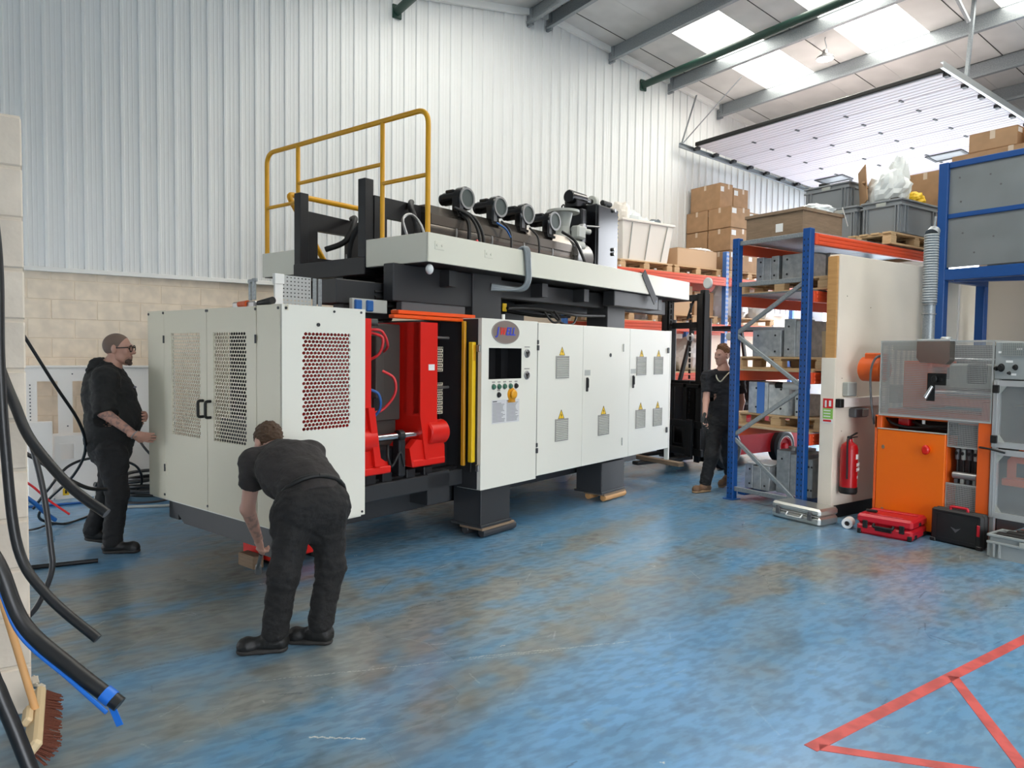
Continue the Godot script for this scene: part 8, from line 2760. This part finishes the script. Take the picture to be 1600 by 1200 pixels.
func far_man():
	var w := thing("person", "young man in a dark tee shirt and pale lanyard walking past the blue post", "person")
	var fw := Vector3(-0.80, 0, 0.42).normalized()      # the body walks towards the camera's left
	var look := Vector3(-0.95, 0.02, -0.05).normalized()
	var rt := fw.cross(Vector3.UP)
	var head := Vector3(7.098, 1.668, -5.822)
	var neck := Vector3(7.108, 1.490, -5.804)
	var chest := Vector3(7.095, 1.270, -5.802)
	var belly := Vector3(7.085, 1.06, -5.796)
	var pelvis := Vector3(7.080, 0.88, -5.788)
	var shr := Vector3(6.935, 1.405, -5.905)
	var shl := Vector3(7.275, 1.395, -5.715)
	var elr := Vector3(6.868, 1.120, -5.865)
	var wrr := Vector3(6.760, 0.925, -5.790)
	var ell := Vector3(7.315, 1.105, -5.690)
	var wrl := Vector3(7.190, 0.885, -5.620)
	var hipr := Vector3(7.005, 0.85, -5.830)
	var hipl := Vector3(7.155, 0.85, -5.745)
	var knr := Vector3(6.895, 0.460, -5.780)
	var anr := Vector3(6.875, 0.105, -5.850)
	var knl := Vector3(7.230, 0.450, -5.80)
	var anl := Vector3(7.400, 0.150, -5.90)
	var skin := Color(0.50, 0.285, 0.22)
	var b := MB.new()
	b.col = skin
	blob(b, [[neck + Vector3(0, -0.05, 0), head + Vector3(0.01, -0.05, 0), 0.056, 0.056, 0.03], [neck, chest, 0.07, 0.11, 0.05], [chest, pelvis, 0.11, 0.10, 0.05], [neck, shr, 0.045, 0.05, 0.04], [neck, shl, 0.045, 0.05, 0.04], [shr, elr, 0.050, 0.040, 0.03], [elr, wrr, 0.041, 0.027, 0.02], [shl, ell, 0.050, 0.040, 0.03], [ell, wrl, 0.041, 0.027, 0.02], [hipr, knr, 0.07, 0.05, 0.03], [knr, anr, 0.05, 0.035, 0.02], [hipl, knl, 0.07, 0.05, 0.03], [knl, anl, 0.05, 0.035, 0.02]], 0.0105)
	blob(b, head_prims(head, look, Vector3.UP, 1.0), 0.0045)
	blob(b, hand_prims(wrr, Vector3(-0.30, -0.9, 0.15), Vector3(0.2, 0.1, 0.8), -1.0, 0.5, 1.0), 0.0045)
	blob(b, hand_prims(wrl, Vector3(-0.45, -0.85, 0.2), Vector3(-0.6, 0.2, -0.7), 1.0, 0.5, 1.0), 0.0045)
	obj("body", b, "skin", w)
	b = MB.new()
	blob(b, hand_prims(wrr, Vector3(-0.30, -0.9, 0.15), Vector3(0.2, 0.1, 0.8), -1.0, 0.5, 1.12), 0.0048)
	obj("glove", b, "glove", w)
	b = MB.new()
	blob(b, [[neck + Vector3(0, -0.07, 0), chest, 0.10, 0.145, 0.05, rt, 1.15], [chest, belly, 0.145, 0.14, 0.05, rt, 1.12], [belly, pelvis, 0.14, 0.145, 0.05, rt, 1.1], [neck + Vector3(0, -0.04, 0), shr, 0.065, 0.078, 0.05], [neck + Vector3(0, -0.04, 0), shl, 0.065, 0.078, 0.05], [shr, shr.lerp(elr, 0.7), 0.078, 0.070, 0.04], [shl, shl.lerp(ell, 0.7), 0.078, 0.070, 0.04]], 0.0105, [[shr.lerp(elr, 0.66), elr - shr, 0.12], [shl.lerp(ell, 0.66), ell - shl, 0.12], [pelvis + Vector3(0, -0.06, 0), Vector3.DOWN, 0.26], [neck + Vector3(0, -0.005, 0), Vector3.UP, 0.09]], 0.012, 8.0)
	var sh := obj("tshirt", b, "navy_shirt", w)
	var cam_dir := Vector3(-0.767, 0, 0.642)
	b = MB.new()
	b.x = Transform3D(Basis.looking_at(-Vector3(-0.7, 0.1, 0.7), Vector3.UP), chest + Vector3(0.02, 0.05, 0.165))
	b.boxm(Vector3(-0.06, -0.012, -0.006), Vector3(0.06, 0.012, 0.006))
	obj("print", b, "print_grey", sh)
	b = MB.new()
	blob(b, [[pelvis + Vector3(0, 0.03, 0), pelvis + Vector3(0, -0.05, 0), 0.14, 0.145, 0.05], [hipr, knr, 0.108, 0.082, 0.05], [hipl, knl, 0.108, 0.082, 0.05], [knr, anr + Vector3(0, 0.02, 0), 0.080, 0.072, 0.04], [knl, anl + Vector3(0, 0.02, 0), 0.080, 0.072, 0.04], [hipr + Vector3(-0.09, -0.12, 0.02), hipr + Vector3(-0.09, -0.24, 0.03), 0.05, 0.05, 0.04]], 0.0105, [[anr + Vector3(0, -0.02, 0), Vector3.DOWN, 0.15], [anl + Vector3(0, -0.03, 0), Vector3.DOWN, 0.15]], 0.010, 11.0)
	obj("trousers", b, "dark_trousers", w)
	var f1 := Vector3(-0.88, 0, -0.10).normalized()
	boot(w, anr - f1 * 0.075 + Vector3(0, -0.105, 0), anr + f1 * 0.20 + Vector3(0, -0.105, 0), anr, "boot_brown", "sole_tan")
	boot(w, anl - f1 * 0.05 + Vector3(0, -0.08, 0), anl + f1 * 0.18 + Vector3(0, -0.15, 0), anl, "boot_brown", "sole_tan")
	b = MB.new()
	var up := Vector3.UP
	blob(b, [["e", head + up * 0.040 - look * 0.018, look, up, Vector3(0.080, 0.092, 0.100), 0.03], [head + up * 0.105 + look * 0.05, head + up * 0.12 - look * 0.02, 0.030, 0.035, 0.03]], 0.005, [[head + up * 0.055 + look * 0.05, look * 0.8 - up * 0.55, 0.3], [head - up * 0.03 - look * 0.03, -up, 0.3]], 0.014, 35.0)
	obj("hair", b, "hair_fair", w)
	b = MB.new()
	var lrt := look.cross(up)
	for s in [-1.0, 1.0]:
		b.ball(head + lrt * 0.032 * s + look * 0.090 + up * 0.006, Vector3(0.008, 0.006, 0.008), 6)
	obj("eyes", b, "eye_dark", w)
	obj("lanyard", tb(smooth([neck - fw * 0.06 + rt * -0.03 + up * 0.03, neck - rt * 0.085 + up * 0.005, chest + fw * 0.14 - rt * 0.05 + up * 0.14, chest + fw * 0.165 + up * 0.085, chest + fw * 0.14 + rt * 0.05 + up * 0.14, neck + rt * 0.085 + up * 0.005, neck - fw * 0.06 + rt * 0.03 + up * 0.03], 8), 0.008, 8), "lanyard", w)
